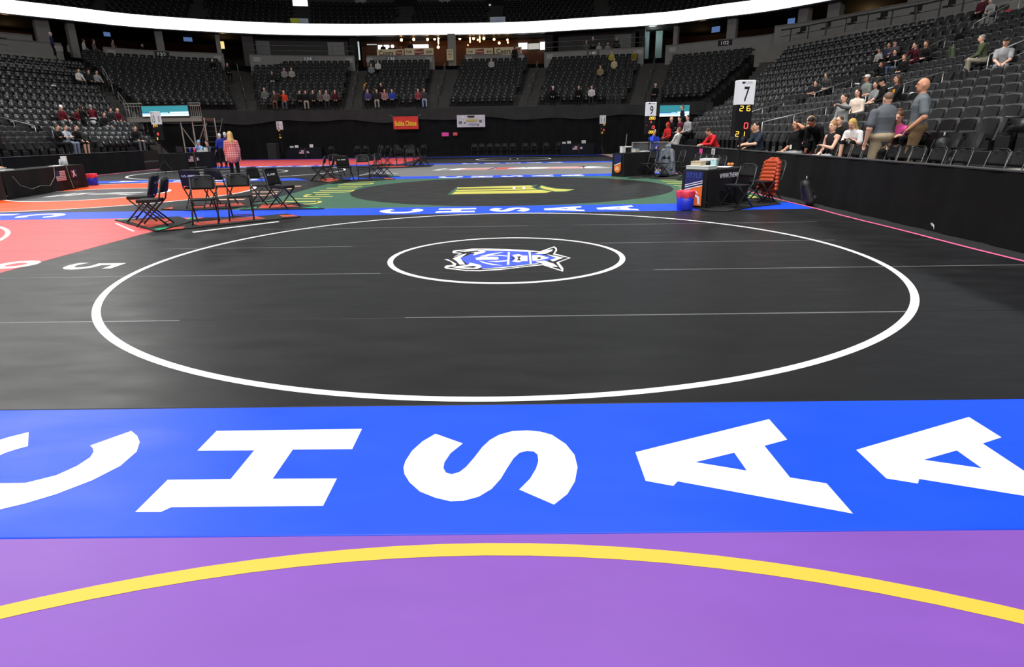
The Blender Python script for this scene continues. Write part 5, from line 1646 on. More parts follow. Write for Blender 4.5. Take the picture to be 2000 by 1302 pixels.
end_quad('panel_wrestler', [(-0.17, 0.08), (-0.12, 0.1), (-0.1, 0.2), (-0.05, 0.24), (-0.02, 0.3), (-0.09, 0.33), (-0.15, 0.27), (-0.17, 0.2)], M_white, 0.003)
end_quad('panel_wrestler', [(0.17, 0.08), (0.12, 0.1), (0.1, 0.22), (0.04, 0.24), (0.0, 0.3), (0.06, 0.36), (0.12, 0.3), (0.16, 0.2)], M_white, 0.003)
put_text(t7, 'panel_word', 'STYLE', 0.34, 0.1, (xe - 0.003, 0.0, 0.66), (0, -1, 0), (0, 0, 1), mat('blue_panel_print', srgb(58, 78, 150), 0.6))
put_text(t7, 'web_lettering', 'WWW.THEMAT.COM', 1.15, 0.1, (0.12, -W7 / 2 - 0.04, 0.63), (1, 0, 0), (0, 0, 1), M_white, 0.02)
bx7 = paper_box(on_table(t7, -0.62, 0.02, 0.772), ang7, (0.34, 0.5, 0.055), 'flat pale green-white binder case on the near right scoring table', mat('pale_case', srgb(205, 214, 208), 0.5), 'case', 'case')
paper_box(on_table(t7, -0.58, 0.12, 0.84), ang7 + 0.1, (0.24, 0.22, 0.075), 'beige box stacked on the pale case of the near right table', mat('beige_card', srgb(196, 178, 150), 0.7), 'box', 'cardboard_box')
paper_box(on_table(t7, -0.36, -0.12, 0.835), ang7 + 0.25, (0.14, 0.12, 0.12), 'pale blue patterned tissue box on the near right table', mat('tissue_box_print', srgb(170, 205, 208), 0.6, var=0.5, scale=30), 'tissue box', 'tissue_box', M_white)
pr = empty('printer', on_table(t7, -0.18, 0.14, 0.772), ang7, 'black and white desktop printer at the back of the near right table', 'printer')
b = MB(); b.box((0, 0, 0.07), (0.3, 0.26, 0.14), ch=0.02); b.build('printer_body', M_black, pr)
b = MB(); b.prism([(-0.15, -0.13), (0.15, -0.13), (0.11, 0.12), (-0.11, 0.12)], 0.15, 0.19); b.build('printer_lid', M_white, pr)
pp = empty('paper_stack', on_table(t7, 0.22, -0.05, 0.772), ang7, 'loose white papers on the near right scoring table', 'papers')
for k in range(3):
    b = MB(); b.box((k * 0.1 - 0.1, 0.02 * k, 0.004 + 0.003 * k), (0.21, 0.29, 0.003), rz=0.3 * k); b.build('sheet', M_paper, pp)
def orange(loc, label):
    o = empty('orange_fruit', loc, 0, label, 'orange', 'oranges on the scoring table')
    b = MB(); b.lathe([(0.004, 0), (0.022, 0.004), (0.036, 0.02), (0.039, 0.036), (0.034, 0.056), (0.02, 0.07), (0.004, 0.073)], n=14); b.build('peel', mat('orange_peel', srgb(238, 138, 60), 0.5, bump=0.3, bscale=120), o, smooth=True)
    b = MB(); b.lathe([(0.006, 0.072), (0.004, 0.078)], n=6); b.build('stem', mat('green_stem', srgb(70, 90, 40), 0.7), o)
orange(on_table(t7, 0.58, 0.05, 0.772), 'small orange on the near right table, left of two')
orange(on_table(t7, 0.67, 0.02, 0.772), 'small orange on the near right table, right of two')
p = G(1387, 405); bottle((p[0], p[1], PZ), 0.33, 0.045, 'dark soda bottle with a red label on the floor by the near right table', M_cola, M_white, M_redlab)
p = G(1413, 392); bottle((p[0], p[1] + 0.1, PZ), 0.2, 0.035, 'small pale green bottle under the chair at the near right table', mat('pale_green_plastic', srgb(200, 205, 140), 0.3), M_white)
pad([(1385, 413), (1340, 404), (1500, 385), (1525, 399), (1470, 405), (1420, 414)], 'black floor pad under the near right scoring table and chairs', [])
# far right scoring table with its own end panel
a = np.array([3.78, 22.3]); e1 = np.array([0.8, 0.6]); L9, W9 = 1.6, 0.55
n1 = np.array([-e1[1], e1[0]]); ctr = a + e1 * L9 / 2 + n1 * W9 / 2; ang9 = math.atan2(e1[1], e1[0])
t9 = table((*ctr, TH), ang9, L9, W9, 0.80, 'black draped scoring table with a navy and orange badge panel by the far right barrier')
xe = -L9 / 2 - 0.036
def end9(nm, pts, m, dx=0.0):
    v, t = tri_poly(pts, None, 0)
    b = MB(); b.add([(xe - dx, -(q[0]), q[1]) for q in v], t); return b.build(nm, m, t9)
end9('panel_navy', [(-0.16, 0.42), (0.16, 0.52), (0.16, 0.76), (-0.16, 0.76)], M_pnavy)
end9('panel_orange', [(-0.16, 0.24), (-0.1, 0.16), (0.0, 0.13), (0.1, 0.16), (0.16, 0.24), (0.16, 0.46), (-0.16, 0.36)], M_porange)
end9('panel_stripe', [(-0.16, 0.37), (0.16, 0.47), (0.16, 0.5), (-0.16, 0.4)], M_white, 0.002)
end9('panel_wrestler', [(-0.1, 0.2), (-0.02, 0.22), (0.08, 0.22), (0.06, 0.34), (-0.04, 0.36), (-0.1, 0.3)], mat('pale_orange_print', srgb(240, 190, 150), 0.6), 0.003)
paper_box(on_table(t9, -0.6, 0.0, 0.815), ang9, (0.16, 0.12, 0.2), 'white tin with a dark mark on the far right scoring table', M_paper, 'carton', 'carton')
pr = empty('printer', on_table(t9, -0.35, 0.1, 0.815), ang9, 'black printer with a white lid on the far right scoring table', 'printer')
b = MB(); b.box((0, 0, 0.08), (0.3, 0.26, 0.16), ch=0.02); b.build('printer_body', M_black, pr)
b = MB(); b.box((0, 0, 0.19), (0.32, 0.28, 0.03), ch=0.01); b.build('printer_lid', M_white, pr)
b = MB(); b.tube([(0.1, 0.1, 0.2), (0.14, 0.1, 0.62)], 0.008, 5); b.build('antenna', M_greymetal, pr)
paper_box(on_table(t9, 0.0, -0.02, 0.815), ang9 + 0.2, (0.26, 0.2, 0.1), 'cream and blue food box on the far right scoring table', mat('cream_box', srgb(215, 212, 190), 0.6), 'box', 'cardboard_box', mat('pale_blue_lid', srgb(150, 180, 215), 0.5))
lp = empty('notebook', on_table(t9, 0.42, -0.1, 0.815), ang9 + 0.1, 'white lettered pad lying on the far right scoring table', 'notebook')
b = MB(); b.box((0, 0, 0.012), (0.36, 0.22, 0.024)); b.build('pages', M_paper, lp); b = MB(); b.box((0, 0, 0.028), (0.37, 0.23, 0.006)); b.build('cover', M_white, lp)
pad([(1225, 349), (1250, 340), (1340, 340), (1300, 347)], 'dark floor pad under the far right scoring table', [])
pad([(1268, 349), (1300, 342.5), (1345, 346), (1335, 352)], 'dark floor pad beside the green mat corner', [])

# far left draped table with flag, and the two small ones along the far curtain
def flag_table(loc, rz, L, h, label, m=None):
    o = table(loc, rz, L, 0.6, h, label, m)
    yf_ = -0.3 - 0.036
    print_panel(o, 'printed_flag', -0.36, -0.02, h * 0.45, h * 0.8, yf_, M_flag, 'striped flag print')
    wrestle_logo(o, 0.26, h * 0.6, 0.14, yf_)
    b = MB(); b.tube([(0.06, yf_, h - 0.02), (0.1, yf_ - 0.02, 0.1)], 0.006, 5); b.build('hanging_cord', M_greymetal, o)
    return o


a, c = G(334, 334)[:2], G(424, 327)[:2]
d_ = c - a; Lt = np.linalg.norm(d_); an2 = math.atan2(d_[1], d_[0])
tl2 = flag_table((*((a + c) / 2 + np.array([-d_[1], d_[0]]) / Lt * 0.31), TH), an2, Lt, 0.82, 'black draped table with flag and emblem beside the steel scaffold')
put_text(tl2, 'printed_word', 'USA WRESTLING', 1.2, 0.06, (0.2, -0.342, 0.08), (1, 0, 0), (0, 0, 1), mat('grey_print', srgb(130, 130, 135), 0.7))
tf1 = flag_table((-15.1, 46.0, 0), 0.0, 2.5, 0.78, 'navy draped table with small flag beside the black speaker cabinet', M_clothn)
tf2 = flag_table((4.4, 45.9, 0), 0.0, 2.4, 0.78, 'navy draped table with small flag at the far right corner', M_clothn)
for i, (x, y) in enumerate(((0.32, 0.1), (0.5, 0.0), (0.68, 0.1))):
    bottle(on_table(tl2, x, y, 0.82), 0.24, 0.05, '%s tall cup on the draped table by the scaffold' % ('blue', 'pink', 'dark red')[i], mat(('blue_cup', 'pink_cup', 'dark_red_cup')[i], srgb(*((40, 60, 190), (225, 60, 140), (120, 25, 50))[i]), 0.4), M_white)
sc = empty('monitor', on_table(tl2, -0.45, 0.0, 0.82), an2, 'small dark monitor on the draped table by the scaffold', 'monitor')
b = MB(); b.box((0, 0.02, 0.17), (0.4, 0.03, 0.26), ch=0.01); b.build('screen', mat('dark_screen', srgb(48, 48, 50), 0.3), sc); b = MB(); b.box((0, 0.03, 0.02), (0.16, 0.12, 0.04)); b.build('foot', M_black, sc)
for i, (x, d3, c_) in enumerate(((0.95, (0.28, 0.2, 0.08), (225, 225, 225)), (1.3, (0.14, 0.12, 0.2), (235, 235, 235)))):
    paper_box(on_table(tl2, x, 0.0, 0.82), an2, d3, ('low white box', 'tall white box')[i] + ' at the end of the draped table by the scaffold', mat('box_white_%d' % i, srgb(*c_), 0.6), 'box', 'cardboard_box')
for tt, nm in ((tf1, 'speaker cabinet'), (tf2, 'far right corner')):
    for i, x in enumerate((-0.95, -0.6, 0.45)):
        paper_box(on_table(tt, x, 0.0, 0.78), 0.2 * i, (0.24, 0.18, 0.1 + 0.05 * i), ('white carton', 'pale packet', 'white tub')[i] + ' on the flag table by the ' + nm, M_paper, 'carton', 'carton')
spk = empty('speaker_cabinet', (-17.45, 46.1, 0), -0.15, 'tall dark grey speaker cabinet standing before the far curtain', 'speaker')
b = MB(); b.box((0, 0, 0.55), (0.62, 0.5, 1.1), ch=0.02); b.build('cabinet', mat('dark_grey_cabinet', srgb(62, 62, 63), 0.6), spk)
b = MB(); b.box((0, -0.255, 0.55), (0.54, 0.012, 1.0)); b.build('grille', mat('speaker_grille', srgb(40, 40, 41), 0.7, bump=0.4, bscale=160), spk)
b = MB(); b.box((0.05, -0.265, 0.7), (0.08, 0.008, 0.04)); b.build('badge', M_steel, spk)
for sx in (-0.22, 0.22):
    b = MB(); b.box((sx, 0, 0.02), (0.08, 0.4, 0.04)); b.build('foot', M_black, spk)

# ================================================================== scoreboards on tripods
AMB = mat('amber_led_digit', (0.3, 0.15, 0.02), 0.5, emit=(1.0, 0.50, 0.05), estr=2.4)
RED = mat('red_led_digit', (0.3, 0.02, 0.02), 0.5, emit=(1.0, 0.06, 0.06), estr=2.6)
GRN = mat('green_led_digit', (0.02, 0.3, 0.05), 0.5, emit=(0.1, 1.0, 0.25), estr=2.0)
SEGS = {'0': 'abcdef', '1': 'bc', '2': 'abged', '3': 'abgcd', '5': 'afgcd', '6': 'afgcde', '7': 'abc', '8': 'abcdefg', '9': 'abcdfg', '-': 'g'}


def digit(o, ch, x, z, w, h, y, m):
    b = MB(); t = w * 0.2
    pos = {'a': ((0, h / 2), (w, t)), 'g': ((0, 0), (w * 0.8, t)), 'd': ((0, -h / 2), (w, t)), 'f': ((-w / 2, h / 4), (t, h / 2)), 'b': ((w / 2, h / 4), (t, h / 2)), 'e': ((-w / 2, -h / 4), (t, h / 2)), 'c': ((w / 2, -h / 4), (t, h / 2))}
    for s_ in SEGS[ch]:
        (dx, dz), (ww, hh) = pos[s_]
        b.box((x + dx, y, z + dz), (ww * 0.92, 0.006, hh * 0.92))
    return b.build('digit', m, o)


def scoreboard(loc, rz, num, rows, label, ztop=2.6, signh=0.48, w=0.36, zbot=1.44, small='USA'):
    """local front is -y; sign box over a display column on a tripod pole"""
    o = empty('mat_scoreboard', loc, rz, label, 'scoreboard', 'mat scoreboards')
    zt = ztop - loc[2]; zb = zbot - loc[2]; zs = zt - signh
    b = MB(); b.box((0, 0, (zt + zs) / 2), (w * 1.02, w * 0.62, signh), ch=0.012); b.build('sign_box', M_white, o)
    put_text(o, 'sign_number', num, w * (0.34 if len(num) == 1 else 0.55), signh * 0.62, (0, -w * 0.312, zs + signh * 0.42), (1, 0, 0), (0, 0, 1), M_black, 0.012)
    put_text(o, 'sign_print', small, w * 0.4, signh * 0.09, (w * 0.12, -w * 0.312, zt - signh * 0.11), (1, 0, 0), (0, 0, 1), mat('grey_print', srgb(130, 130, 135), 0.7))
    b = MB(); b.add([(-w * 0.36, -w * 0.3125, zt - signh * 0.07), (-w * 0.12, -w * 0.3125, zt - signh * 0.07), (-w * 0.16, -w * 0.3125, zt - signh * 0.15), (-w * 0.32, -w * 0.3125, zt - signh * 0.15)], [(3, 2, 1, 0)]); b.build('sign_emblem', V_navy, o)
    put_text(o, 'side_number', num, w * 0.2, signh * 0.5, (w * 0.514, 0, zs + signh * 0.4), (0, 1, 0), (0, 0, 1), M_black, 0.012)
    b = MB(); b.box((-w * 0.04, 0, (zs + zb) / 2), (w * 1.0, w * 0.55, zs - zb), ch=0.006); b.build('display_column', mat('black_display_case', (0.01, 0.01, 0.011), 0.3), o)
    H_ = zs - zb
    for fr, digs, m, sc_ in rows:
        for xx, ch in digs:
            digit(o, ch, xx * w, zs - fr * H_, w * 0.17 * sc_, H_ * 0.13 * sc_, -w * 0.283, m)
    b = MB(); b.tube([(0, 0, 0.45), (0, 0, zb + 0.02)], 0.022, 8); b.build('pole', M_black, o)
    for k in range(3):
        a_ = k * 2 * math.pi / 3 + 0.5
        b = MB(); b.tube([(0, 0, 0.62), (0.42 * math.cos(a_), 0.42 * math.sin(a_), 0.012)], 0.013, 6); b.build('tripod_leg', M_black, o)
    b = MB(); b.lathe([(0.035, 0.55), (0.035, 0.68)], n=10); b.build('collar', M_black, o)
    return o


scoreboard((5.04, 14.5, TH), 0.10, '7', [(0.12, [(-0.22, '2'), (0.22, '6')], AMB, 1.15), (0.66, [(0.17, '0')], RED, 1.3), (0.92, [(-0.35, '2'), (0.02, '1')], AMB, 1.1)], 'mat scoreboard with a white number 7 sign by the right barrier', 2.585, 0.5, 0.36, 1.42)
scoreboard((5.18, 25.0, TH), 0.1, '9', [(0.12, [(-0.1, '2'), (0.12, '8'), (0.34, '0')], AMB, 1.0), (0.32, [(0.0, '3')], RED, 0.7), (0.5, [(-0.42, '-')], RED, 0.8), (0.62, [(0.05, '1'), (0.3, '3')], RED, 1.1), (0.88, [(-0.1, '2'), (0.12, '8'), (0.34, '5')], AMB, 1.0)], 'mat scoreboard with a white number 9 sign beyond the near scoring tables', 2.6, 0.5, 0.36, 1.44)
scoreboard((-15.5, 28.0, TH), -0.5, '10', [(0.1, [(-0.2, '2'), (0.08, '7'), (0.34, '7')], AMB, 1.0), (0.45, [(-0.4, '-')], RED, 0.7), (0.62, [(0.08, '1'), (0.32, '0')], RED, 1.1), (0.92, [(0.05, '2')], AMB, 1.0)], 'mat scoreboard with a white number 10 sign below the teal screen', 2.66, 0.52, 0.38, 1.5)
scoreboard((6.05, 45.1, 0), 0.12, '11', [(0.12, [(0.0, '1'), (0.28, '7')], AMB, 1.0), (0.45, [(-0.3, '-')], RED, 0.9), (0.6, [(0.2, '6')], RED, 1.0), (0.88, [(-0.1, '2')], AMB, 1.0)], 'mat scoreboard with a white number 11 sign at the far right corner', 2.62, 0.55, 0.38, 1.4)
scoreboard((-16.42, 45.1, 0), -0.6, '12', [(0.12, [(-0.2, '1'), (0.2, '7')], AMB, 1.0), (0.55, [(0.05, '1')], AMB, 1.2), (0.85, [(0.1, '6'), (0.36, '1')], AMB, 1.0)], 'mat scoreboard with a white sign and amber digits before the far left curtain', 2.56, 0.55, 0.38, 1.4)
p = at_y(-10, 240, 20.5)
scoreboard((p[0] - 0.12, 20.5, TH), -0.6, '8', [(0.12, [(0.3, '0')], GRN, 1.2), (0.6, [(0.3, '1')], AMB, 1.2)], 'mat scoreboard cut off by the left edge with green and amber digits', 2.45, 0.5, 0.38, 1.35)

# ================================================================== people: bodies as one smooth surface from blended tapered limbs
def unit(v):
    v = np.asarray(v, float); n = np.linalg.norm(v)
    return v / n if n > 1e-9 else v


def ik(S, W, l1, l2, pole):
    d = W - S; D = np.linalg.norm(d)
    mx = (l1 + l2) * 0.995
    if D > mx: W = S + d / D * mx; d = W - S; D = mx
    a = (l1 * l1 - l2 * l2 + D * D) / (2 * D)
    h = math.sqrt(max(l1 * l1 - a * a, 0))
    dn = d / D
    p = np.asarray(pole, float); p = p - dn * (p @ dn); p = unit(p)
    return S + dn * a + p * h, W


def person_prims(q):
    """list of (kind, data, material key, blend)"""
    s = q.get('s', 1.0); fat = q.get('fat', 1.0)
    lean = q.get('lean', 0.0 if q['pose'] == 'stand' else 0.08)
    near = q['vox'] <= 0.0135
    P = []
    def cone(a, b, ra, rb, m, k=0.02, flat=None): P.append(('c', (np.array(a, float) * s, np.array(b, float) * s, ra * s, rb * s, flat), m, k * s))
    def ell(c, r, m, k=0.015, R=None): P.append(('e', (np.array(c, float) * s, np.array(r, float) * s, R), m, k * s))
    sit = q['pose'] == 'sit'
    pel = np.array([0, 0.0, 0.55]) if sit else np.array([0, 0, 0.94])
    up = unit([0, math.sin(lean), math.cos(lean)])
    fw = unit([0, math.cos(lean), -math.sin(lean)])
    X = np.array([1.0, 0, 0])
    if not sit and lean > 0.3: pel = pel + np.array([0, -0.12, -0.02])
    mid = pel + up * 0.24; chest = pel + up * 0.38; neck = pel + up * 0.52
    top, bot = 'top', 'bottom'
    # torso
    fl = (fw, 0.70)
    ell(pel + up * 0.02, (0.165 * fat, 0.125 * fat, 0.12), bot)
    lowz = -0.10 if q.get('shirt_long') else -0.005
    cone(pel + up * (lowz + 0.06), mid, 0.150 * fat * (1.1 if q.get('shirt_long') else 1), 0.140 * fat, top, 0.03, fl)
    if q.get('shirt_long'): cone(pel + up * -0.06, pel + up * 0.14, 0.215 * fat, 0.175 * fat, top, 0.02, (fw, 0.82))
    cone(mid, chest, 0.142 * fat, 0.158 * fat, top, 0.03, fl)
    cone(chest, pel + up * 0.44, 0.158 * fat, 0.135, top, 0.03, fl)
    if q.get('waist'): cone(pel + up * -0.10, pel + up * 0.05, 0.175 * fat, 0.165 * fat, 'waist', 0.02, fl)
    sw = 0.175 * (1 + (fat - 1) * 0.3) * q.get('broad', 1.0)
    shz = pel + up * 0.455
    tank = q.get('sleeve') == 'tank'
    cone(shz - X * (sw - 0.03), shz + X * (sw - 0.03), 0.06, 0.06, 'skin' if tank else top, 0.04)
    cone(shz + up * 0.02, neck + up * 0.07 + fw * 0.012, 0.058, 0.052, 'skin', 0.03)
    cone(shz + up * 0.005, shz + up * 0.05, 0.075, 0.062, top if not tank else 'skin', 0.03)
    # head
    nod = q.get('nod', 0.0); ht = q.get('head_turn', 0.0)
    hl = lean * 0.35 + nod
    hup = unit([0, math.sin(hl), math.cos(hl)]); hfw0 = unit([0, math.cos(hl), -math.sin(hl)])
    hfw = unit(hfw0 * math.cos(ht) + X * math.sin(ht)); hx = np.cross(hfw, hup)
    R = np.stack([hx, hfw, hup], axis=1)
    hc = neck + up * 0.07 + hup * 0.115 + hfw * 0.02
    H = lambda x, y, z: hc + R @ np.array([x, y, z])
    ell(hc, (0.075, 0.094, 0.115), 'skin', 0.015, R)
    ell(H(0, 0.035, -0.07), (0.052, 0.052, 0.048), 'skin', 0.03, R)
    if q['vox'] <= 0.02:
        cone(H(0, 0.088, 0.012), H(0, 0.108, -0.022), 0.009, 0.014, 'skin', 0.012)
        for sx in (-1, 1): ell(H(sx * 0.076, -0.005, -0.008), (0.011, 0.02, 0.031), 'skin', 0.006, R)
        ell(H(0, 0.082, 0.030), (0.05, 0.016, 0.013), 'skin', 0.012, R)
        ell(H(0, 0.086, -0.056), (0.026, 0.012, 0.010), 'lip', 0.006, R)
    hs, hcol = q.get('hair', ('short', None))
    if hs in ('short', 'buzz', 'long', 'bun'):
        g_ = 0.0 if hs != 'buzz' else -0.003
        ell(H(0, -0.016, 0.036), (0.083 + g_, 0.095 + g_, 0.09 + g_), 'hair', 0.006, R)
        if hs != 'buzz': ell(H(0, -0.05, -0.01), (0.072, 0.058, 0.085), 'hair', 0.01, R)
    if hs == 'long':
        cone(H(0, -0.055, 0.02), H(0, -0.085, -0.20), 0.078, 0.075, 'hair', 0.03)
        cone(H(0, -0.085, -0.20), H(0, -0.10, -0.31), 0.075, 0.045, 'hair', 0.03)
        for sx in (-1, 1): cone(H(sx * 0.068, -0.01, 0.03), H(sx * 0.082, -0.03, -0.19), 0.03, 0.03, 'hair', 0.02)
    if hs == 'bun': ell(H(0, -0.055, 0.13), (0.045, 0.045, 0.04), 'hair', 0.012, R)
    if hs == 'hood':
        ell(H(0, -0.025, 0.02), (0.10, 0.105, 0.125), 'hair', 0.01, R)
        cone(H(0, -0.06, -0.06), neck + up * 0.01 - fw * 0.03, 0.085, 0.09, 'hair', 0.03)
    hat = q.get('hat')
    if hat:
        ell(H(0, -0.012, 0.055), (0.089, 0.104, 0.078), 'hat', 0.004, R)
        if hat[0] == 'cap': ell(H(0, 0.115, 0.052), (0.066, 0.062, 0.011), 'hat', 0.008, R)
        else: ell(H(0, -0.02, 0.10), (0.075, 0.085, 0.07), 'hat', 0.01, R)
    # legs
    sp = q.get('spread', 0.0)
    ku = q.get('knees_up', 0.0)
    knees = []
    for i, sx in enumerate((1, -1)):
        hip = pel + np.array([sx * 0.092, 0, -0.03])
        if sit:
            kn = np.array([sx * (0.125 + sp), 0.43 - ku * 0.3, 0.54 + ku]); an = np.array([sx * (0.12 + sp), 0.40 + ku * 0.2, 0.095 + ku * 0.5])
        else:
            kn = np.array([sx * 0.105, 0.02 + (0.05 if i else 0), 0.51]); an = np.array([sx * 0.115, -0.04 + (0.06 if i else 0), 0.095])
        knees.append(kn)
        lb = 1 + (fat - 1) * 0.5
        cone(hip, kn, 0.092 * lb, 0.066 * lb, bot, 0.03)
        if q.get('legs') == 'short':
            cone(kn, an, 0.055, 0.036, 'skin', 0.015)
            cone(hip * 0.55 + kn * 0.45, kn, 0.066, 0.058, 'skin', 0.01)
        else:
            cone(kn, an + np.array([0, 0, 0.02]), 0.064 * lb, 0.052 * lb, bot, 0.02)
        cone(an + np.array([0, -0.025, -0.045]), an + np.array([0, 0.15, -0.058]), 0.045, 0.037, 'shoe', 0.015)
    # arms
    l1, l2 = 0.285, 0.255
    for i, sx in enumerate((1, -1)):
        S = shz + X * sx * sw + up * -0.005
        mode = q.get('arms', ('lap', 'lap'))[i]
        kn = knees[i]
        pole = np.array([sx * 0.5, -0.6, -0.3])
        if mode == 'lap': Wp = np.array([sx * 0.09, kn[1] * 0.62 if sit else 0.16, (pel[2] + 0.10) if sit else pel[2] + 0.06])
        elif mode == 'knees': Wp = kn + np.array([-sx * 0.05, -0.02, 0.09]) if sit else S + np.array([sx * 0.02, 0.1, -0.5])
        elif mode == 'down': Wp = S + np.array([sx * 0.055, 0.06, -0.525]) if lean < 0.4 else S + np.array([0, 0.05, -0.5])
        elif mode == 'pocket': Wp = S + np.array([sx * 0.03, 0.14, -0.44])
        elif mode == 'rail': Wp = np.array([sx * 0.10, S[1] + 0.40, S[2] - 0.24])
        elif mode == 'point': Wp = S + unit([sx * 0.25, 0.95, 0.12]) * 0.54; pole = np.array([sx * 0.3, 0, -1])
        elif mode == 'face': Wp = H(sx * 0.045, 0.115, -0.13); pole = np.array([sx * 0.4, 0.3, -1])
        elif mode == 'brow': Wp = H(sx * 0.13, 0.03, 0.0); pole = np.array([sx * 1.0, 0.2, -0.3])
        else: Wp = np.array([-sx * 0.07, chest[1] + 0.20, chest[2] - 0.10 - 0.02 * i]); pole = np.array([sx * 1.0, 0.0, -0.5])
        E, Wp = ik(S, np.asarray(Wp, float), l1, l2, pole)
        slv = q.get('sleeve', 'long')
        ab = 1 + (fat - 1) * 0.5
        if slv == 'long':
            cone(S, E, 0.062 * ab, 0.050 * ab, top, 0.03); cone(E, E + (Wp - E) * 0.93, 0.050 * ab, 0.037, top, 0.012)
        elif slv == 'short':
            cone(S, S + (E - S) * 0.72, 0.064 * ab, 0.066 * ab, top, 0.03); cone(S, E, 0.048 * ab, 0.043 * ab, 'skin', 0.004); cone(E, Wp, 0.043 * ab, 0.028, 'skin', 0.012)
        else:
            cone(S, E, 0.047, 0.040, 'skin', 0.03); cone(E, Wp, 0.040, 0.027, 'skin', 0.012)
        # hand: palm, four fingers, thumb
        fd = unit(Wp - E)
        if mode in ('lap', 'knees', 'rail'): fd = unit(fd + np.array([0, 0.5, -0.15]))
        if mode == 'point': fd = unit(Wp - S)
        side = np.cross(fd, [0, 0, 1.0]); side = unit(side) if np.linalg.norm(side) > 0.2 else X * sx
        nrm = unit(np.cross(side, fd))
        pc = Wp + fd * 0.045
        Rh = np.stack([side, fd, nrm], axis=1)
        ell(pc, (0.040, 0.052, 0.019), 'skin', 0.012, Rh)
        if near:
            curl = 0.35 if mode != 'point' else 0.1
            for j, (ox, ln) in enumerate(((-0.028, 0.060), (-0.009, 0.072), (0.010, 0.068), (0.028, 0.054))):
                if mode == 'point' and j > 1: curl = 1.3
                b0 = pc + fd * 0.042 + side * ox
                d1 = unit(fd - nrm * curl); d2 = unit(fd - nrm * (curl * 2.4))
                cone(b0, b0 + d1 * ln * 0.55, 0.0095, 0.009, 'skin', 0.004); cone(b0 + d1 * ln * 0.55, b0 + d1 * ln * 0.55 + d2 * ln * 0.5, 0.009, 0.008, 'skin', 0.004)
            tb = pc - fd * 0.02 - side * sx * 0.034
            cone(tb, tb + unit(fd * 0.7 - side * sx * 0.7 - nrm * 0.2) * 0.06, 0.012, 0.0095, 'skin', 0.006)
        else:
            cone(pc + fd * 0.03, pc + fd * 0.10 - nrm * 0.02, 0.028, 0.018, 'skin', 0.012)
    return P, dict(H=H, R=R, hc=hc * s, chest=chest * s, fw=fw, up=up, s=s)


def prim_dist(kind, data, pts):
    if kind == 'c':
        a, b, ra, rb, flat = data
        if flat is not None:
            ax, f_ = flat
            pts = pts + ((pts - a) @ ax)[..., None] * ax * (1 / f_ - 1)
        ab = b - a; L2 = ab @ ab + 1e-12
        t = np.clip(((pts - a) @ ab) / L2, 0, 1)
        d = np.linalg.norm(pts - a - t[..., None] * ab, axis=-1) - (ra + (rb - ra) * t)
        return d * (flat[1] ** 0.5 if flat is not None else 1)
    c, r, R = data
    p = pts - c
    if R is not None: p = p @ R
    k0 = np.linalg.norm(p / r, axis=-1); k1 = np.linalg.norm(p / (r * r), axis=-1) + 1e-9
    return k0 * (k0 - 1.0) / k1


def prim_box(kind, data, pad_):
    if kind == 'c':
        a, b, ra, rb, flat = data; r = max(ra, rb)
        return np.minimum(a, b) - r - pad_, np.maximum(a, b) + r + pad_
    c, r, R = data; m = r.max()
    return c - m - pad_, c + m + pad_


def surface_nets(D, o, v):
    ins = D < 0
    n = np.array(D.shape) - 1
    cnt = np.zeros(n, np.int8)
    for dx in (0, 1):
        for dy in (0, 1):
            for dz in (0, 1):
                cnt += ins[dx:n[0] + dx, dy:n[1] + dy, dz:n[2] + dz]
    act = (cnt > 0) & (cnt < 8)
    I = np.argwhere(act)
    idx = -np.ones(n, np.int64); idx[act] = np.arange(len(I))
    acc = np.zeros((len(I), 3)); w = np.zeros(len(I))
    C = [(dx, dy, dz) for dx in (0, 1) for dy in (0, 1) for dz in (0, 1)]
    for c0 in C:
        for ax in range(3):
            if c0[ax]: continue
            c1 = list(c0); c1[ax] = 1
            a = D[I[:, 0] + c0[0], I[:, 1] + c0[1], I[:, 2] + c0[2]]; b = D[I[:, 0] + c1[0], I[:, 1] + c1[1], I[:, 2] + c1[2]]
            m = (a < 0) != (b < 0)
            t = np.where(m, a / np.where(m, a - b, 1), 0)
            pos = np.array(c0, float)[None].repeat(len(I), 0); pos[:, ax] += t
            acc[m] += pos[m]; w[m] += 1
    V = (I + acc / w[:, None]) * v + o
    F = []
    for ax in range(3):
        u, w_ = [(1, 2), (2, 0), (0, 1)][ax]
        sl0 = [slice(None)] * 3; sl1 = [slice(None)] * 3
        sl0[ax] = slice(0, -1); sl1[ax] = slice(1, None)
        a = ins[tuple(sl0)]; b = ins[tuple(sl1)]
        E_ = np.argwhere(a != b)
        ok = (E_[:, u] > 0) & (E_[:, w_] > 0) & (E_[:, u] < D.shape[u] - 1) & (E_[:, w_] < D.shape[w_] - 1)
        E_ = E_[ok]
        if not len(E_): continue
        def cell(du, dw):
            q = E_.copy(); q[:, u] -= du; q[:, w_] -= dw
            return idx[q[:, 0], q[:, 1], q[:, 2]]
        quad = np.stack([cell(1, 1), cell(0, 1), cell(0, 0), cell(1, 0)], 1)
        flip = ~a[E_[:, 0], E_[:, 1], E_[:, 2]]
        quad[flip] = quad[flip][:, ::-1]
        F.append(quad)
    return V, np.concatenate(F)


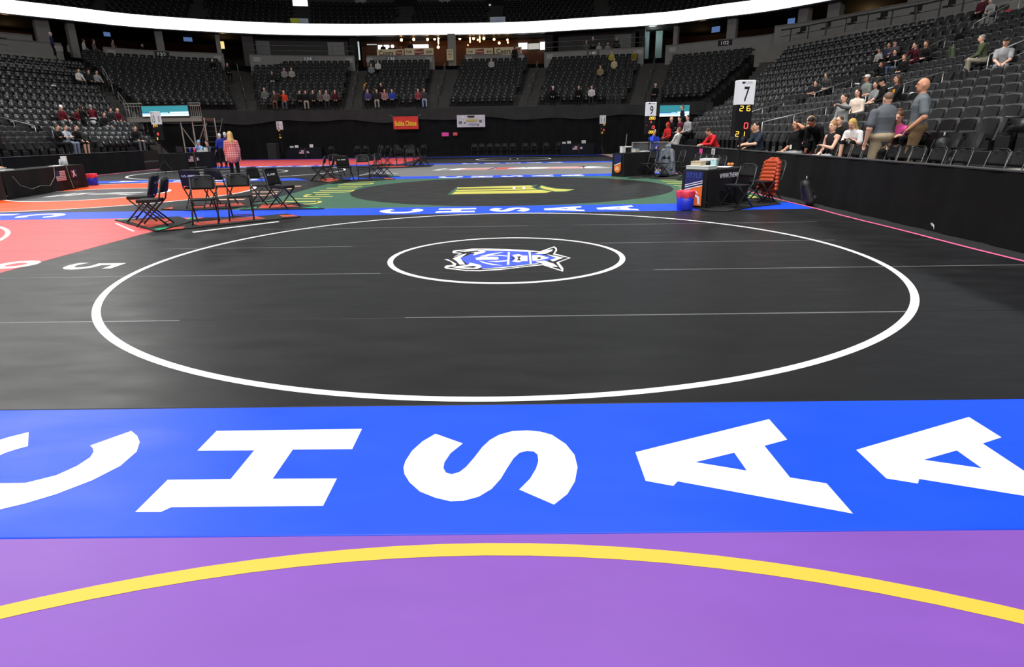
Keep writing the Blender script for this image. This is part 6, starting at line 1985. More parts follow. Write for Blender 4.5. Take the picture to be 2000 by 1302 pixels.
def cloth_mat(c):
    if c == 'plaid':
        if 'red_plaid_shirt' in MATS: return MATS['red_plaid_shirt']
        m = mat('red_plaid_shirt', srgb(190, 92, 96), 0.85, 0.2)
        nt = m.node_tree; N = nt.nodes; L = nt.links; b = N['Principled BSDF']
        tc = N.new('ShaderNodeTexCoord'); sx = N.new('ShaderNodeSeparateXYZ'); L.new(tc.outputs['Object'], sx.inputs[0])
        def stripe(sock, freq, duty):
            mu = N.new('ShaderNodeMath'); mu.operation = 'MULTIPLY'; mu.inputs[1].default_value = freq; L.new(sock, mu.inputs[0])
            fr = N.new('ShaderNodeMath'); fr.operation = 'FRACT'; L.new(mu.outputs[0], fr.inputs[0])
            lt = N.new('ShaderNodeMath'); lt.operation = 'LESS_THAN'; lt.inputs[1].default_value = duty; L.new(fr.outputs[0], lt.inputs[0])
            return lt.outputs[0]
        col_ = None
        base = (*srgb(196, 96, 98), 1)
        prev = None
        for sock, fq, du, cc in ((sx.outputs['X'], 13, 0.3, (228, 190, 190)), (sx.outputs['Z'], 13, 0.3, (228, 190, 190)), (sx.outputs['X'], 26, 0.16, (90, 46, 70)), (sx.outputs['Z'], 26, 0.16, (90, 46, 70))):
            mx = N.new('ShaderNodeMix'); mx.data_type = 'RGBA'
            st = stripe(sock, fq, du); sc_ = N.new('ShaderNodeMath'); sc_.operation = 'MULTIPLY'; sc_.inputs[1].default_value = 0.6; L.new(st, sc_.inputs[0]); L.new(sc_.outputs[0], mx.inputs[0])
            if prev is None: mx.inputs[6].default_value = base
            else: L.new(prev, mx.inputs[6])
            mx.inputs[7].default_value = (*srgb(*cc), 1); prev = mx.outputs[2]
        L.new(prev, b.inputs['Base Color'])
        return m
    return mat('cloth_%d_%d_%d' % tuple(c), srgb(*c), 0.85, 0.2, var=0.12, scale=9, bump=0.12, bscale=22)


def skin_mat(c): return mat('skin_%d_%d_%d' % tuple(c), srgb(*c), 0.55, 0.35)
def hair_mat(c): return mat('hair_%d_%d_%d' % tuple(c), srgb(*c), 0.6, 0.35, var=0.3, scale=30, bump=0.3, bscale=60, stretch=(4, 4, 1))


KEYS = ['skin', 'top', 'bottom', 'hair', 'shoe', 'hat', 'lip', 'waist', 'eye', 'print']


def build_person(q):
    P, info = person_prims(q)
    v = q['vox']
    lo = np.min([prim_box(k, d, 0.03)[0] for k, d, _, _ in P], axis=0); hi = np.max([prim_box(k, d, 0.03)[1] for k, d, _, _ in P], axis=0)
    n = np.ceil((hi - lo) / v).astype(int) + 2
    D = np.full(n, 0.2, np.float64)
    axs = [lo[i] + np.arange(n[i]) * v for i in range(3)]
    for kind, data, m, k in P:
        a, b = prim_box(kind, data, 0.05)
        i0 = np.maximum(((a - lo) / v).astype(int), 0); i1 = np.minimum(((b - lo) / v).astype(int) + 2, n)
        g = np.stack(np.meshgrid(axs[0][i0[0]:i1[0]], axs[1][i0[1]:i1[1]], axs[2][i0[2]:i1[2]], indexing='ij'), -1)
        d = prim_dist(kind, data, g)
        S_ = tuple(slice(i0[i], i1[i]) for i in range(3))
        o_ = D[S_]
        h = np.clip(0.5 + 0.5 * (o_ - d) / k, 0, 1)
        D[S_] = o_ * (1 - h) + d * h - k * h * (1 - h)
    V, F = surface_nets(D, lo, v)
    C = V[F].mean(1)
    best = np.full(len(C), 1e9); mi = np.zeros(len(C), int)
    for kind, data, m, k in P:
        d = prim_dist(kind, data, C)
        b = d < best
        best[b] = d[b]; mi[b] = KEYS.index(m)
    # chest print and eyes painted as small areas / beads
    if q.get('chest'):
        cc = info['chest'] + info['fw'] * 0.11 * info['s']
        rel_ = C - cc
        msk = (np.abs(rel_[:, 0]) < 0.075) & (np.abs(rel_ @ info['up']) < 0.05) & (rel_ @ info['fw'] > -0.05) & (mi == KEYS.index('top'))
        mi[msk] = KEYS.index('print')
    vs = V.tolist(); fs = F.tolist(); mm = mi.tolist()
    if v <= 0.02:
        s_ = info['s']
        for sx in (-1, 1):
            for (cx, cy, cz), (rx, ry, rz_), key in (((sx * 0.031, 0.086, 0.012), (0.011, 0.006, 0.0065), 'eye'), ((sx * 0.032, 0.091, 0.034), (0.018, 0.005, 0.004), 'hair')):
                o_ = len(vs)
                c = info['H'](cx, cy, cz) * s_
                ring = []
                for a_ in range(8):
                    an = a_ * math.pi / 4
                    ring.append(c + info['R'] @ np.array([rx * math.cos(an), 0, rz_ * math.sin(an)]) * s_)
                tip = c + info['R'] @ np.array([0, ry, 0]) * s_
                vs += [r_.tolist() for r_ in ring] + [tip.tolist()]
                for a_ in range(8):
                    fs.append([o_ + a_, o_ + 8, o_ + (a_ + 1) % 8]); mm.append(KEYS.index(key))
    me = bpy.data.meshes.new('person')
    me.from_pydata(vs, [], fs)
    hs, hcol = q.get('hair', ('short', H_DK))
    mats_ = [skin_mat(q['skin']), cloth_mat(q['top']), cloth_mat(q['bottom']), (cloth_mat(hcol) if hs == 'hood' else hair_mat(hcol or H_DK)), mat('dark_shoe', srgb(38, 36, 36), 0.5) if q.get('shoe') is None else cloth_mat(q['shoe']),
             cloth_mat(q['hat'][1]) if q.get('hat') else M_black, mat('lip_skin', srgb(170, 100, 92), 0.5), cloth_mat(q.get('waist') or BLK), mat('dark_eye', (0.01, 0.008, 0.007), 0.2), cloth_mat(q.get('chest') or BLK)]
    used = sorted(set(mm)); rm = {k: i for i, k in enumerate(used)}
    for k in used: me.materials.append(mats_[k])
    me.polygons.foreach_set('material_index', [rm[k] for k in mm])
    me.polygons.foreach_set('use_smooth', [True] * len(me.polygons))
    me.update()
    o = link('person', me, None, q['loc'], q['rz'])
    tag(o, q['label'], 'person')
    if q.get('badge'):
        b = MB(); c = info['chest']; b.box((0, c[1] + 0.135, c[2] - 0.22), (0.075, 0.006, 0.10)); b.build('badge_card', M_paper, o)
        b = MB(); b.tube([(-0.05, c[1] + 0.06, c[2] + 0.12), (-0.01, c[1] + 0.128, c[2] - 0.05), (0, c[1] + 0.135, c[2] - 0.17)], 0.004, 4); b.build('lanyard', M_black, o)
    return o


for q in PEOPLE:
    build_person(q)

# ================================================================== rails and guards
M_rail = mat('grey_handrail_steel', srgb(150, 150, 150), 0.35, 0.5, metal=0.6)
M_railb = mat('dark_handrail_steel', srgb(58, 58, 60), 0.4, 0.5, metal=0.5)


def rail_run(pts, label, m, hs=(0.9, 0.5), r=0.02, group='stair handrails'):
    """sloping handrail along deck points"""
    pts = [np.array(p, float) for p in pts]
    o = empty('handrail', pts[0], 0, label, 'handrail', group)
    L = [p - pts[0] for p in pts]
    for nm, h in zip(('top_rail', 'mid_rail'), hs):
        b = MB(); b.tube([p + np.array([0, 0, h]) for p in L], r, 6); b.build(nm, m, o, smooth=True)
    for p in (L[0], (L[0] + L[-1]) / 2, L[-1]):
        b = MB(); b.tube([p + np.array([0, 0, -0.15]), p + np.array([0, 0, hs[0]])], r * 0.9, 6); b.build('post', m, o, smooth=True)
    return o


def row_pt(sides, zs, k):
    a, b_ = sides(k); c = (np.array(a) + np.array(b_)) / 2
    z = np.interp(k, range(len(zs)), zs)
    return np.array([c[0], c[1], z])


POSN = ('lowest', 'second lowest', 'third', 'highest')
for (A, B, mode), nm, segs in ((AISLE[1], 'aisle behind the standing men', ((0.1, 1.9), (3.0, 5.1), (6.3, 8.5), (9.4, 11.8))), (AISLE[2], 'aisle left of the hooded person', ((1.8, 3.4), (4.6, 6.0), (7.6, 9.4), (10.4, 12.0))), (AISLE[3], 'aisle of the left stand', ((0.0, 1.2), (1.9, 3.6), (4.6, 6.6), (8.0, 10.0)))):
    sides, zs = aisle_sides(A, B, mode)
    for i, (k0, k1) in enumerate(segs):
        rail_run([row_pt(sides, zs, k0), row_pt(sides, zs, k1)], '%s steel handrail on the %s' % (POSN[i], nm), M_rail)
for j, (A, B, mode) in enumerate(AISLE[4:]):
    sides, zs = aisle_sides(A, B, mode)
    for i, (k0, k1) in enumerate(((1.0, 2.6), (4.0, 6.0), (7.4, 9.6))):
        rail_run([row_pt(sides, zs, k0), row_pt(sides, zs, k1)], '%s dark handrail on far stand stair number %s from left' % (('low', 'middle', 'high')[i], ('one', 'two', 'three', 'four', 'five')[j]), M_railb, (0.95, 0.5), 0.018, 'far stand handrails')
sd = corner((-21.1, 37.5), (-30.6, 47.7), (-21.1, 38.7), (-29.4, 48.6))
for i, (k0, k1) in enumerate(((3.2, 5.0), (6.0, 8.2), (9.5, 11.5))):
    rail_run([row_pt(sd, ZR, k0), row_pt(sd, ZR, k1)], '%s pale handrail on the left corner stair' % ('low', 'middle', 'high')[i], M_rail)

# barred guards at the foot of the far stairs
for i, (x0, x1) in enumerate(((490, 522), (681, 709), (843, 872), (1004, 1036), (1184, 1212))):
    a = at_y(x0, 215, 47.85); c = at_y(x1, 215, 47.85)
    w = c[0] - a[0]
    o = empty('guard_rail', ((a[0] + c[0]) / 2, 47.85, 3.0), 0, 'barred steel guard at the foot of a far stair, number %s from left' % ('one', 'two', 'three', 'four', 'five')[i], 'guard rail', 'barred stair guards')
    for z in (0.12, 1.12):
        b = MB(); b.tube([(-w / 2, 0, z), (w / 2, 0, z)], 0.022, 6); b.build('rail', M_railb, o)
    n = 11
    bar_me = None
    for k in range(n + 1):
        if bar_me is None:
            b = MB(); b.tube([(0, 0, 0.0), (0, 0, 1.12)], 0.012, 5); bar_me = b.mesh('bar', mat('guard_bar_steel', srgb(92, 92, 90), 0.4, metal=0.4))
        link('bar', bar_me, o, (-w / 2 + w * k / n, 0, 0))

# drink rails on the platform ledges with stools behind
def rail_along(c, z, label, n_post):
    seg = np.r_[0, np.cumsum(np.linalg.norm(np.diff(c, axis=0), axis=1))]
    base = np.array([c[0][0], c[0][1], z])
    o = empty('drink_rail', base, 0, label, 'rail')
    pts = [np.array([p[0], p[1], z + 0.85]) - base for p in c]
    b = MB(); b.tube(pts, 0.05, 6); b.build('counter_rail', M_black, o)
    b = MB(); b.tube([p - np.array([0, 0, 0.42]) for p in pts], 0.018, 5); b.build('lower_rail', M_railb, o)
    for k in range(n_post):
        s_ = seg[-1] * (k + 0.5) / n_post
        x = np.interp(s_, seg, c[:, 0]); y = np.interp(s_, seg, c[:, 1])
        b = MB(); b.box((x - base[0], y - base[1], 0.42), (0.07, 0.07, 0.84)); b.build('post', M_black, o)
    return o, seg


def stool(loc, rz, label, group):
    o = empty('bar_stool', loc, rz, label, 'bar stool', group)
    b = MB(); b.box((0, 0, 0.74), (0.42, 0.40, 0.06), ch=0.015); b.build('seat', M_blackp, o)
    b = MB(); b.box((0, -0.2, 1.0), (0.42, 0.05, 0.34), ch=0.012); b.build('backrest', M_blackp, o)
    for x in (-0.18, 0.18):
        for y in (-0.17, 0.17):
            b = MB(); b.tube([(x, y, 0.0), (x * 0.9, y * 0.9, 0.72)], 0.016, 5); b.build('leg', M_rail, o)
    b = MB(); b.tube([(-0.17, 0.165, 0.3), (0.17, 0.165, 0.3)], 0.012, 5); b.build('footrest', M_rail, o)
    return o


cr = sub_curve(cR, 6, 34, 40); oR_, sgr = rail_along(offset_curve(cr, -0.25), LZ, 'black drink rail along the right platform ledge', 12)
cl_ = sub_curve(cL, 4, 27, 30); oL_, sgl = rail_along(offset_curve(cl_, -0.25), LZ, 'black drink rail along the left platform ledge', 8)
for C, nn, side in ((offset_curve(cr, -1.1), 9, 'right'), (offset_curve(cl_, -1.1), 7, 'left')):
    seg = np.r_[0, np.cumsum(np.linalg.norm(np.diff(C, axis=0), axis=1))]
    for k in range(nn):
        s_ = seg[-1] * (k + 0.5) / nn
        x = np.interp(s_, seg, C[:, 0]); y = np.interp(s_, seg, C[:, 1]); x2 = np.interp(s_ + 0.1, seg, C[:, 0]); y2 = np.interp(s_ + 0.1, seg, C[:, 1])
        dd = np.array([y2 - y, -(x2 - x)])
        stool((x, y, LZ - 0.12), math.atan2(-dd[0], dd[1]), 'black bar stool behind the %s drink rail, %s from the left' % (side, ORD[k]), 'stools behind the %s drink rail' % side)

# ================================================================== concourse: bar, windows, lamps, screens
def cpt(C, px, py):
    p, t = curve_at(C, curve_hit(C, px, py=py))
    d = ray(px, py); s_ = np.hypot(p[0], p[1]) / np.hypot(d[0], d[1])
    return np.array([p[0], p[1], CAM_H + d[2] * s_]), t


def curve_quad(C, x0, y0, x1, y1):
    """upright panel on a plan curve spanning a pixel box (top-left, bottom-right)"""
    a, _ = cpt(C, x0, y1); c, _ = cpt(C, x1, y1)
    zt = (cpt(C, x0, y0)[0][2] + cpt(C, x1, y0)[0][2]) / 2; zb = (a[2] + c[2]) / 2
    return a[:2], c[:2], zb, zt


def board(name, C, box, m, th=0.05):
    a, c, zb, zt = curve_quad(C, *box)
    d = c - a; w = np.linalg.norm(d); ang_ = math.atan2(d[1], d[0])
    o = empty(name, (*((a + c) / 2), zb), ang_)
    b = MB(); b.box((0, 0, (zt - zb) / 2), (w, th, zt - zb), ch=0.004); b.build('board', m, o)
    return o, w, zt - zb


PANE = mat('daylit_window_glass', (0.9, 0.92, 0.9), 0.3, emit=(0.95, 1.0, 0.97), estr=1.5)
PANE2 = mat('dim_window_glass', (0.5, 0.5, 0.48), 0.4, emit=(0.85, 0.85, 0.75), estr=0.45)
PANE3 = mat('teal_daylight_glass', (0.7, 0.8, 0.78), 0.4, emit=(0.75, 0.92, 0.9), estr=0.6)
CB = offset_curve(RB, -3.1)
struct(band('wall_bar_back', sub_curve(offset_curve(RB, -3.3), curve_hit(offset_curve(RB, -3.3), 706, py=90), curve_hit(offset_curve(RB, -3.3), 1068, py=90)), 7.36, 9.99, M_brown))
wi = 0
for box, m in (((716, 85, 737, 89), PANE2), ((738, 87, 772, 97), PANE), ((805, 86, 838, 95), PANE), ((807, 73, 838, 81), PANE2), ((1012, 83, 1031, 97), PANE), ((1054, 81, 1066, 98), PANE), ((1031, 84, 1054, 97), PANE2), ((699, 76, 705, 118), PANE3), ((689, 90, 692, 108), PANE2)):
    a, c, zb, zt = curve_quad(CB, *box)
    zb = max(zb, 7.37); zt = min(zt, 9.98)
    wi += 1
    d = c - a; w = np.linalg.norm(d)
    b = MB(); b.box((0, 0, (zt - zb) / 2), (w, 0.04, zt - zb))
    o = struct(b.build('window_%d' % wi, m, loc=(*((a + c) / 2), zb), rz=math.atan2(d[1], d[0])))
    b = MB()
    for z in (0.0, zt - zb): b.box((0, -0.03, z), (w + 0.08, 0.05, 0.06))
    for x in (-w / 2, w / 2): b.box((x, -0.03, (zt - zb) / 2), (0.06, 0.05, zt - zb))
    b.build('window_frame', M_darkin, o)
# upper balcony daylight opening
for box in ((573, 0, 602, 17), (811, 8, 815, 17), (955, 8, 959, 14)):
    a, c, zb, zt = curve_quad(offset_curve(RB, -9.8), *box)
    wi += 1; d = c - a; w = np.linalg.norm(d)
    b = MB(); b.box((0, 0, (zt - zb) / 2), (w, 0.04, zt - zb)); struct(b.build('window_%d' % wi, PANE2 if wi > 10 else PANE, loc=(*((a + c) / 2), zb), rz=math.atan2(d[1], d[0])))
# columns at the right stair head, teal light mixed into their colour
for box, m in (((1258, 62, 1267, 103), mat('pale_teal_wall', srgb(120, 140, 138), 0.7)), ((1280, 60, 1293, 101), mat('pale_teal_wall', srgb(120, 140, 138), 0.7))):
    a, c, zb, zt = curve_quad(offset_curve(RB, -3.0), *box)
    d = c - a; w = np.linalg.norm(d); zb = 7.36; zt = 9.98
    b = MB(); b.box((0, 0, (zt - zb) / 2), (w, 0.3, zt - zb)); struct(b.build('wall_stairhead', m, loc=(*((a + c) / 2), zb), rz=math.atan2(d[1], d[0])))
ld = bpy.data.lights.new('stairhead_lamp', 'POINT'); ld.energy = 55; ld.color = (0.85, 1.0, 0.98); ld.shadow_soft_size = 0.3
p_, t_ = cpt(offset_curve(RB, -1.6), 1274, 70); lo = bpy.data.objects.new('stairhead_lamp', ld); COL.objects.link(lo); lo.location = (p_[0], p_[1], 9.6)

# bar sign boards
M_cream = mat('cream_sign_board', srgb(222, 206, 168), 0.6, 0.3)
M_maroon = mat('maroon_sign_panel', srgb(136, 40, 48), 0.6)
M_ink = mat('black_sign_ink', srgb(24, 20, 18), 0.6)
WS = offset_curve(RB, 1.1)
def sign_words(o, items, h):
    for s_, x, w, hh, m in items:
        if s_ is None:
            b = MB(); b.add([(x - w / 2, -0.029, h * 0.5 - hh / 2 - 0.04), (x + w / 2, -0.029, h * 0.5 - hh / 2 + 0.04), (x + w / 2, -0.029, h * 0.5 + hh / 2 + 0.04), (x - w / 2, -0.029, h * 0.5 + hh / 2 - 0.04)], [(0, 1, 2, 3)]); b.build('sign_panel', m, o)
        else:
            put_text(o, 'sign_word', s_, w, hh, (x, -0.034, h * 0.5), (1, 0, 0), (0, 0, 1), m, 0.02)
for k, (box, kind) in enumerate((((737, 96, 789, 111), 'a'), ((791, 94, 847, 109), 'b'), ((911, 94, 963, 108), 'b'), ((966, 92, 1019, 107), 'a'))):
    o, w, h = board('bar_sign', WS, box, M_cream)
    tag(o, 'cream bar sign with %s, %s' % ('black script lettering' if kind == 'a' else 'a maroon panel between two words', 'left of the pillar' if k < 2 else 'right of the pillar'), 'sign', 'bar signs')
    if kind == 'a': sign_words(o, [('Coors', -w * 0.16, w * 0.54, h * 0.62, M_ink), (None, w * 0.32, w * 0.26, h * 0.6, M_maroon), ('Banquet', w * 0.32, w * 0.22, h * 0.3, M_cream)], h)
    else: sign_words(o, [('THE', -w * 0.36, w * 0.2, h * 0.34, M_ink), (None, 0.0, w * 0.32, h * 0.7, M_maroon), ('Banquet', 0, w * 0.26, h * 0.34, M_cream), ('BAR', w * 0.36, w * 0.2, h * 0.34, M_ink)], h)
# centre pillar with a hanging poster
CP = offset_curve(RB, 0.75)
a, c, zb, zt = curve_quad(CP, 876, 70, 891, 118)
d = c - a; w = np.linalg.norm(d)
b = MB(); b.box((0, 0, 8.67), (w, 0.5, 2.64), ch=0.02); pil = struct(b.build('wall_column', mat('pale_pillar', srgb(140, 136, 130), 0.7), loc=(*((a + c) / 2), 0), rz=math.atan2(d[1], d[0])))
o, w, h = board('poster', offset_curve(RB, 1.3), (873, 96, 886, 118), M_cream)
tag(o, 'cream poster board hung on the pillar between the bar signs', 'poster')
for zz, ww in ((0.82, 0.7), (0.62, 0.5), (0.5, 0.6), (0.3, 0.4)):
    b = MB(); b.box((0, -0.028, h * zz), (w * ww, 0.004, h * 0.06)); b.build('printed_line', mat('brown_print', srgb(140, 110, 70), 0.7), o)
# pendant lamps of the bar
BULB = mat('warm_bulb', (1, 0.8, 0.5), 0.4, emit=(1.0, 0.55, 0.22), estr=9.0)
BRASS = mat('dull_brass', srgb(120, 80, 40), 0.4, metal=0.7)
for i, (px, py, r, el) in enumerate(sorted(((784, 78, .13, 0), (808, 77, .13, 0), (835, 77, .13, 0), (849, 76, .12, 0), (857, 74, .09, 0), (856, 92, .13, 0), (898, 75, .13, 0), (918, 77, .06, 1), (925, 75, .13, 0), (933, 78, .08, 0), (937, 76, .06, 1), (945, 75, .13, 0), (965, 77, .11, 0), (975, 84, .12, 0), (991, 78, .10, 0), (992, 83, .08, 0), (1200 - 286, 88, .05, 0), (856, 80, .05, 1)))):
    p_, t_ = cpt(offset_curve(RB, -1.0 - 0.35 * (i % 4)), px, py)
    o = empty('pendant_lamp', (p_[0], p_[1], p_[2]), 0, 'warm glowing pendant lamp in the bar, number %s from the list left to right' % (i + 1), 'lamp', 'pendant lamps of the bar')
    o['label'] = 'warm glowing pendant lamp in the bar behind the signs, %s from the left' % ordinal(i)
    b = MB()
    if el: b.lathe([(0.02, -0.3), (0.05, -0.25), (0.05, 0.25), (0.02, 0.3)], n=8)
    else: b.lathe([(0.01, -r), (r * 0.7, -r * 0.7), (r, 0), (r * 0.7, r * 0.7), (0.03, r)], n=10)
    b.build('bulb', BULB, o, smooth=True)
    b = MB(); b.tube([(0, 0, r), (0, 0, 9.98 - p_[2])], 0.012, 4); b.build('cord', BRASS, o)
for px in (770, 830, 925, 985):
    ld = bpy.data.lights.new('bar_lamp', 'POINT'); ld.energy = 9; ld.color = (1.0, 0.5, 0.2); ld.shadow_soft_size = 0.2
    p_, t_ = cpt(offset_curve(RB, -1.8), px, 82); lo = bpy.data.objects.new('bar_lamp', ld); COL.objects.link(lo); lo.location = (p_[0], p_[1], 9.2)
# warm lit bays at the sides
for px, e_, off in ((436, 14, -3.0), (1690, 60, -6.0), (20, 16, -5.0), (1370, 10, -5.0)):
    ld = bpy.data.lights.new('bay_lamp', 'POINT'); ld.energy = e_; ld.color = (1.0, 0.62, 0.28); ld.shadow_soft_size = 0.2
    p_, t_ = cpt(offset_curve(RB, off), px, 80); lo = bpy.data.objects.new('bay_lamp', ld); COL.objects.link(lo); lo.location = (p_[0], p_[1], 9.3)
a, c, zb, zt = curve_quad(offset_curve(RB, -1.2), 429, 81, 439, 95)
o = empty('wall_lamp', (*((a + c) / 2), zb), 0, 'yellow glowing wall lamp by the doorway above the far left section', 'lamp')
b = MB(); b.box((0, 0, (zt - zb) / 2), (np.linalg.norm(c - a), 0.12, zt - zb), ch=0.03); b.build('shade', mat('yellow_lamp_shade', (0.9, 0.7, 0.3), 0.5, emit=(1.0, 0.72, 0.28), estr=1.0), o)
b = MB(); b.box((0, 0.1, (zt - zb) / 2), (0.06, 0.12, 0.1)); b.build('bracket', M_black, o)
# blue television glow in the bays
SCR = mat('blue_tv_picture', (0.1, 0.2, 0.5), 0.3, emit=(0.25, 0.45, 1.0), estr=0.3)
for i, (box, lb) in enumerate((((359, 73, 376, 81), 'small blue glowing television above the far left section'), ((203, 63, 216, 71), 'dim blue television in the left corner bay'), ((1390, 52, 1406, 63), 'small blue television above the right corner section'), ((1538, 36, 1552, 49), 'small blue television near the right platform'))):
    C_ = offset_curve(RB, -3.2)
    a, c, zb, zt = curve_quad(C_, *box)
    d = c - a; w = np.linalg.norm(d)
    o = empty('television', (*((a + c) / 2), zb), math.atan2(d[1], d[0]), lb, 'television')
    b = MB(); b.box((0, 0, (zt - zb) / 2), (w + 0.06, 0.06, zt - zb + 0.06), ch=0.01); b.build('casing', M_black, o)
    b = MB(); b.quad((-w / 2, -0.034, 0), (w / 2, -0.034, 0), (w / 2, -0.034, zt - zb), (-w / 2, -0.034, zt - zb)); b.build('picture', SCR, o)
    b = MB(); b.tube([(0, 0.05, zt - zb), (0, 0.05, 9.98 - zb)], 0.02, 5); b.build('hanger', M_black, o)
# parapet guard rails with glass-free bars along the closed bays
for i, (x0, x1) in enumerate(((492, 690), (1065, 1255))):
    c = sub_curve(WC, curve_hit(WC, x0, py=100), curve_hit(WC, x1, py=100), 16)
    base = np.array([c[0][0], c[0][1], WZ1 + 0.06])
    o = empty('parapet_rail', base, 0, 'dark double rail on the parapet %s of the bar' % ('left', 'right')[i], 'rail')
    for h in (0.35, 0.75):
        b = MB(); b.tube([np.array([p[0], p[1], base[2] + h]) - base for p in c], 0.02, 5); b.build('rail', M_railb, o)
    for k in range(0, 16, 3):
        b = MB(); b.tube([np.array([c[k][0], c[k][1], base[2]]) - base, np.array([c[k][0], c[k][1], base[2] + 0.75]) - base], 0.018, 5); b.build('post', M_railb, o)
# posters leaning on the balcony edge
for box, cols, lb in (((568, 36, 603, 48), ((190, 215, 40), (190, 208, 225)), 'yellow and pale blue poster board on the balcony edge'), ((957, 33, 987, 45), ((190, 203, 222), (190, 203, 222)), 'white poster board with faint writing on the balcony edge')):
    o, w, h = board('poster_board', offset_curve(RB, -0.32), box, mat('poster_%d' % cols[1][0] + str(box[0]), srgb(*cols[1]), 0.6))
    tag(o, lb, 'poster')
    b = MB(); b.quad((-w / 2, -0.03, 0.02), (0.05 * w, -0.03, 0.02), (0.05 * w, -0.03, h - 0.02), (-w / 2, -0.03, h - 0.02)); b.build('poster_sheet', mat('postersheet_%d' % box[0], srgb(*cols[0]), 0.6), o)
    for zz in (0.75, 0.55, 0.35):
        b = MB(); b.box((0.12 * w, -0.034, h * zz), (w * 0.45, 0.004, h * 0.03)); b.build('written_line', mat('faint_blue_writing', srgb(130, 145, 175), 0.7), o)

# ================================================================== far wall banners and notes
def wall_panel(name, px0, px1, py0, py1, Y, m, label, cat, th=0.02):
    a = at_y(px0, py1, Y); c = at_y(px1, py0, Y)
    o = empty(name, ((a[0] + c[0]) / 2, Y, a[2]), 0, label, cat)
    w, h = c[0] - a[0], c[2] - a[2]
    n = 12; vs = []
    for i in range(n + 1):
        for j in range(3):
            vs.append((-w / 2 + w * i / n, 0.02 * math.sin(i * 1.1 + j), h * j / 2))
    fs = [(i * 3 + j, (i + 1) * 3 + j, (i + 1) * 3 + j + 1, i * 3 + j + 1) for i in range(n) for j in range(2)]
    k = len(vs); vs += [(x, y + th, z) for x, y, z in vs]; fs += [tuple(k + q for q in reversed(f_)) for f_ in fs]
    b = MB(); b.add(vs, fs); b.build('sheet', m, o, smooth=True)
    return o, w, h


YW = 46.75
o, w, h = wall_panel('banner', 769, 816, 227, 252.5, YW, mat('red_banner_cloth', srgb(214, 52, 44), 0.7, var=0.1), 'red cloth banner with yellow brush lettering on the far curtain', 'banner')
put_text(o, 'banner_lettering', 'Bubba Chinos', w * 0.86, h * 0.42, (0, -0.035, h * 0.46), (1, 0, 0.0), (0, 0, 1), mat('yellow_banner_paint', srgb(240, 215, 40), 0.6), 0.02)
for sx in (-1, 1):
    b = MB(); b.tube([(sx * w / 2, 0, h), (sx * (w / 2 + 0.22), 0.0, h + 0.14)], 0.01, 4); b.build('tie', M_greymetal, o)
o, w, h = wall_panel('banner', 893, 947, 224, 248.5, YW, mat('white_sponsor_banner', srgb(205, 202, 212), 0.6, var=0.18, scale=3.0), 'white sponsor banner with gold and grey print on the far curtain', 'banner')
for x, z, ww, hh, c_ in ((0.0, 0.88, 0.26, 0.14, (60, 54, 36)), (0.02, 0.84, 0.16, 0.08, (200, 185, 70)), (0.02, 0.55, 0.42, 0.18, (188, 172, 90)), (-0.38, 0.4, 0.12, 0.2, (110, 100, 120)), (0.34, 0.48, 0.1, 0.2, (100, 98, 104)), (-0.22, 0.36, 0.06, 0.1, (40, 38, 40)), (0.1, 0.25, 0.4, 0.1, (150, 152, 170)), (-0.28, 0.8, 0.08, 0.14, (230, 228, 230)), (0.25, 0.14, 0.06, 0.08, (70, 70, 80))):
    b = MB(); b.box((x * w, -0.03, z * h), (ww * w, 0.004, hh * h)); b.build('printed_block', mat('banner_print_%d_%d_%d' % c_, srgb(*c_), 0.6), o)
for box, c_, lb in (((863, 876, 258.5, 266), (235, 70, 165), 'pink paper note pinned to the far curtain'), ((885, 893, 258.5, 264.5), (240, 84, 90), 'coral paper note pinned to the far curtain')):
    o, w, h = wall_panel('paper_note', *box, YW, mat('note_%d' % c_[1], srgb(*c_), 0.6), lb, 'paper note', 0.01)
    b = MB(); b.box((0, -0.025, h - 0.02), (0.04, 0.01, 0.03)); b.build('pin', M_white, o)
# notes hanging on the right barrier
for x0, x1, y0, y1, c_, lb in ((1364, 1373, 290, 301, (235, 70, 165), 'pink paper note hung over the right barrier'), (1389, 1396, 290, 302, (210, 210, 210), 'white printed note hung over the right barrier')):
    X_ = BX_R - 0.12
    a = at_x((x0 + x1) / 2, y1, X_); t_ = at_x((x0 + x1) / 2, y0, X_)
    wy = abs(at_x(x0, y1, X_)[1] - at_x(x1, y1, X_)[1])
    o = empty('paper_note', (X_, a[1], a[2]), 0, lb, 'paper note')
    h = 0.98 - a[2] if t_[2] > 0.98 else t_[2] - a[2]
    b = MB(); b.box((0, 0, h / 2), (0.006, min(wy, 0.35), h)); b.build('sheet', mat('barrier_note_%d' % c_[1], srgb(*c_), 0.6), o)
    if c_[0] < 220:
        for k in range(4):
            b = MB(); b.box((-0.006, 0, h * (0.25 + 0.16 * k)), (0.004, 0.16, h * 0.06)); b.build('printed_line', M_ink, o)

# ================================================================== scaffold platform with the teal screens
TEAL = mat('teal_led_picture', (0.05, 0.25, 0.28), 0.3, emit=srgb(38, 118, 132), estr=1.0)
BLUE_ = mat('pale_blue_led_band', (0.5, 0.7, 0.9), 0.3, emit=srgb(150, 205, 250), estr=1.0)
WHITE_ = mat('white_led_band', (0.9, 0.9, 0.9), 0.3, emit=(0.95, 0.98, 1.0), estr=1.1)
NAVY_ = mat('navy_led_band', (0.05, 0.1, 0.3), 0.3, emit=srgb(28, 84, 140), estr=1.0)


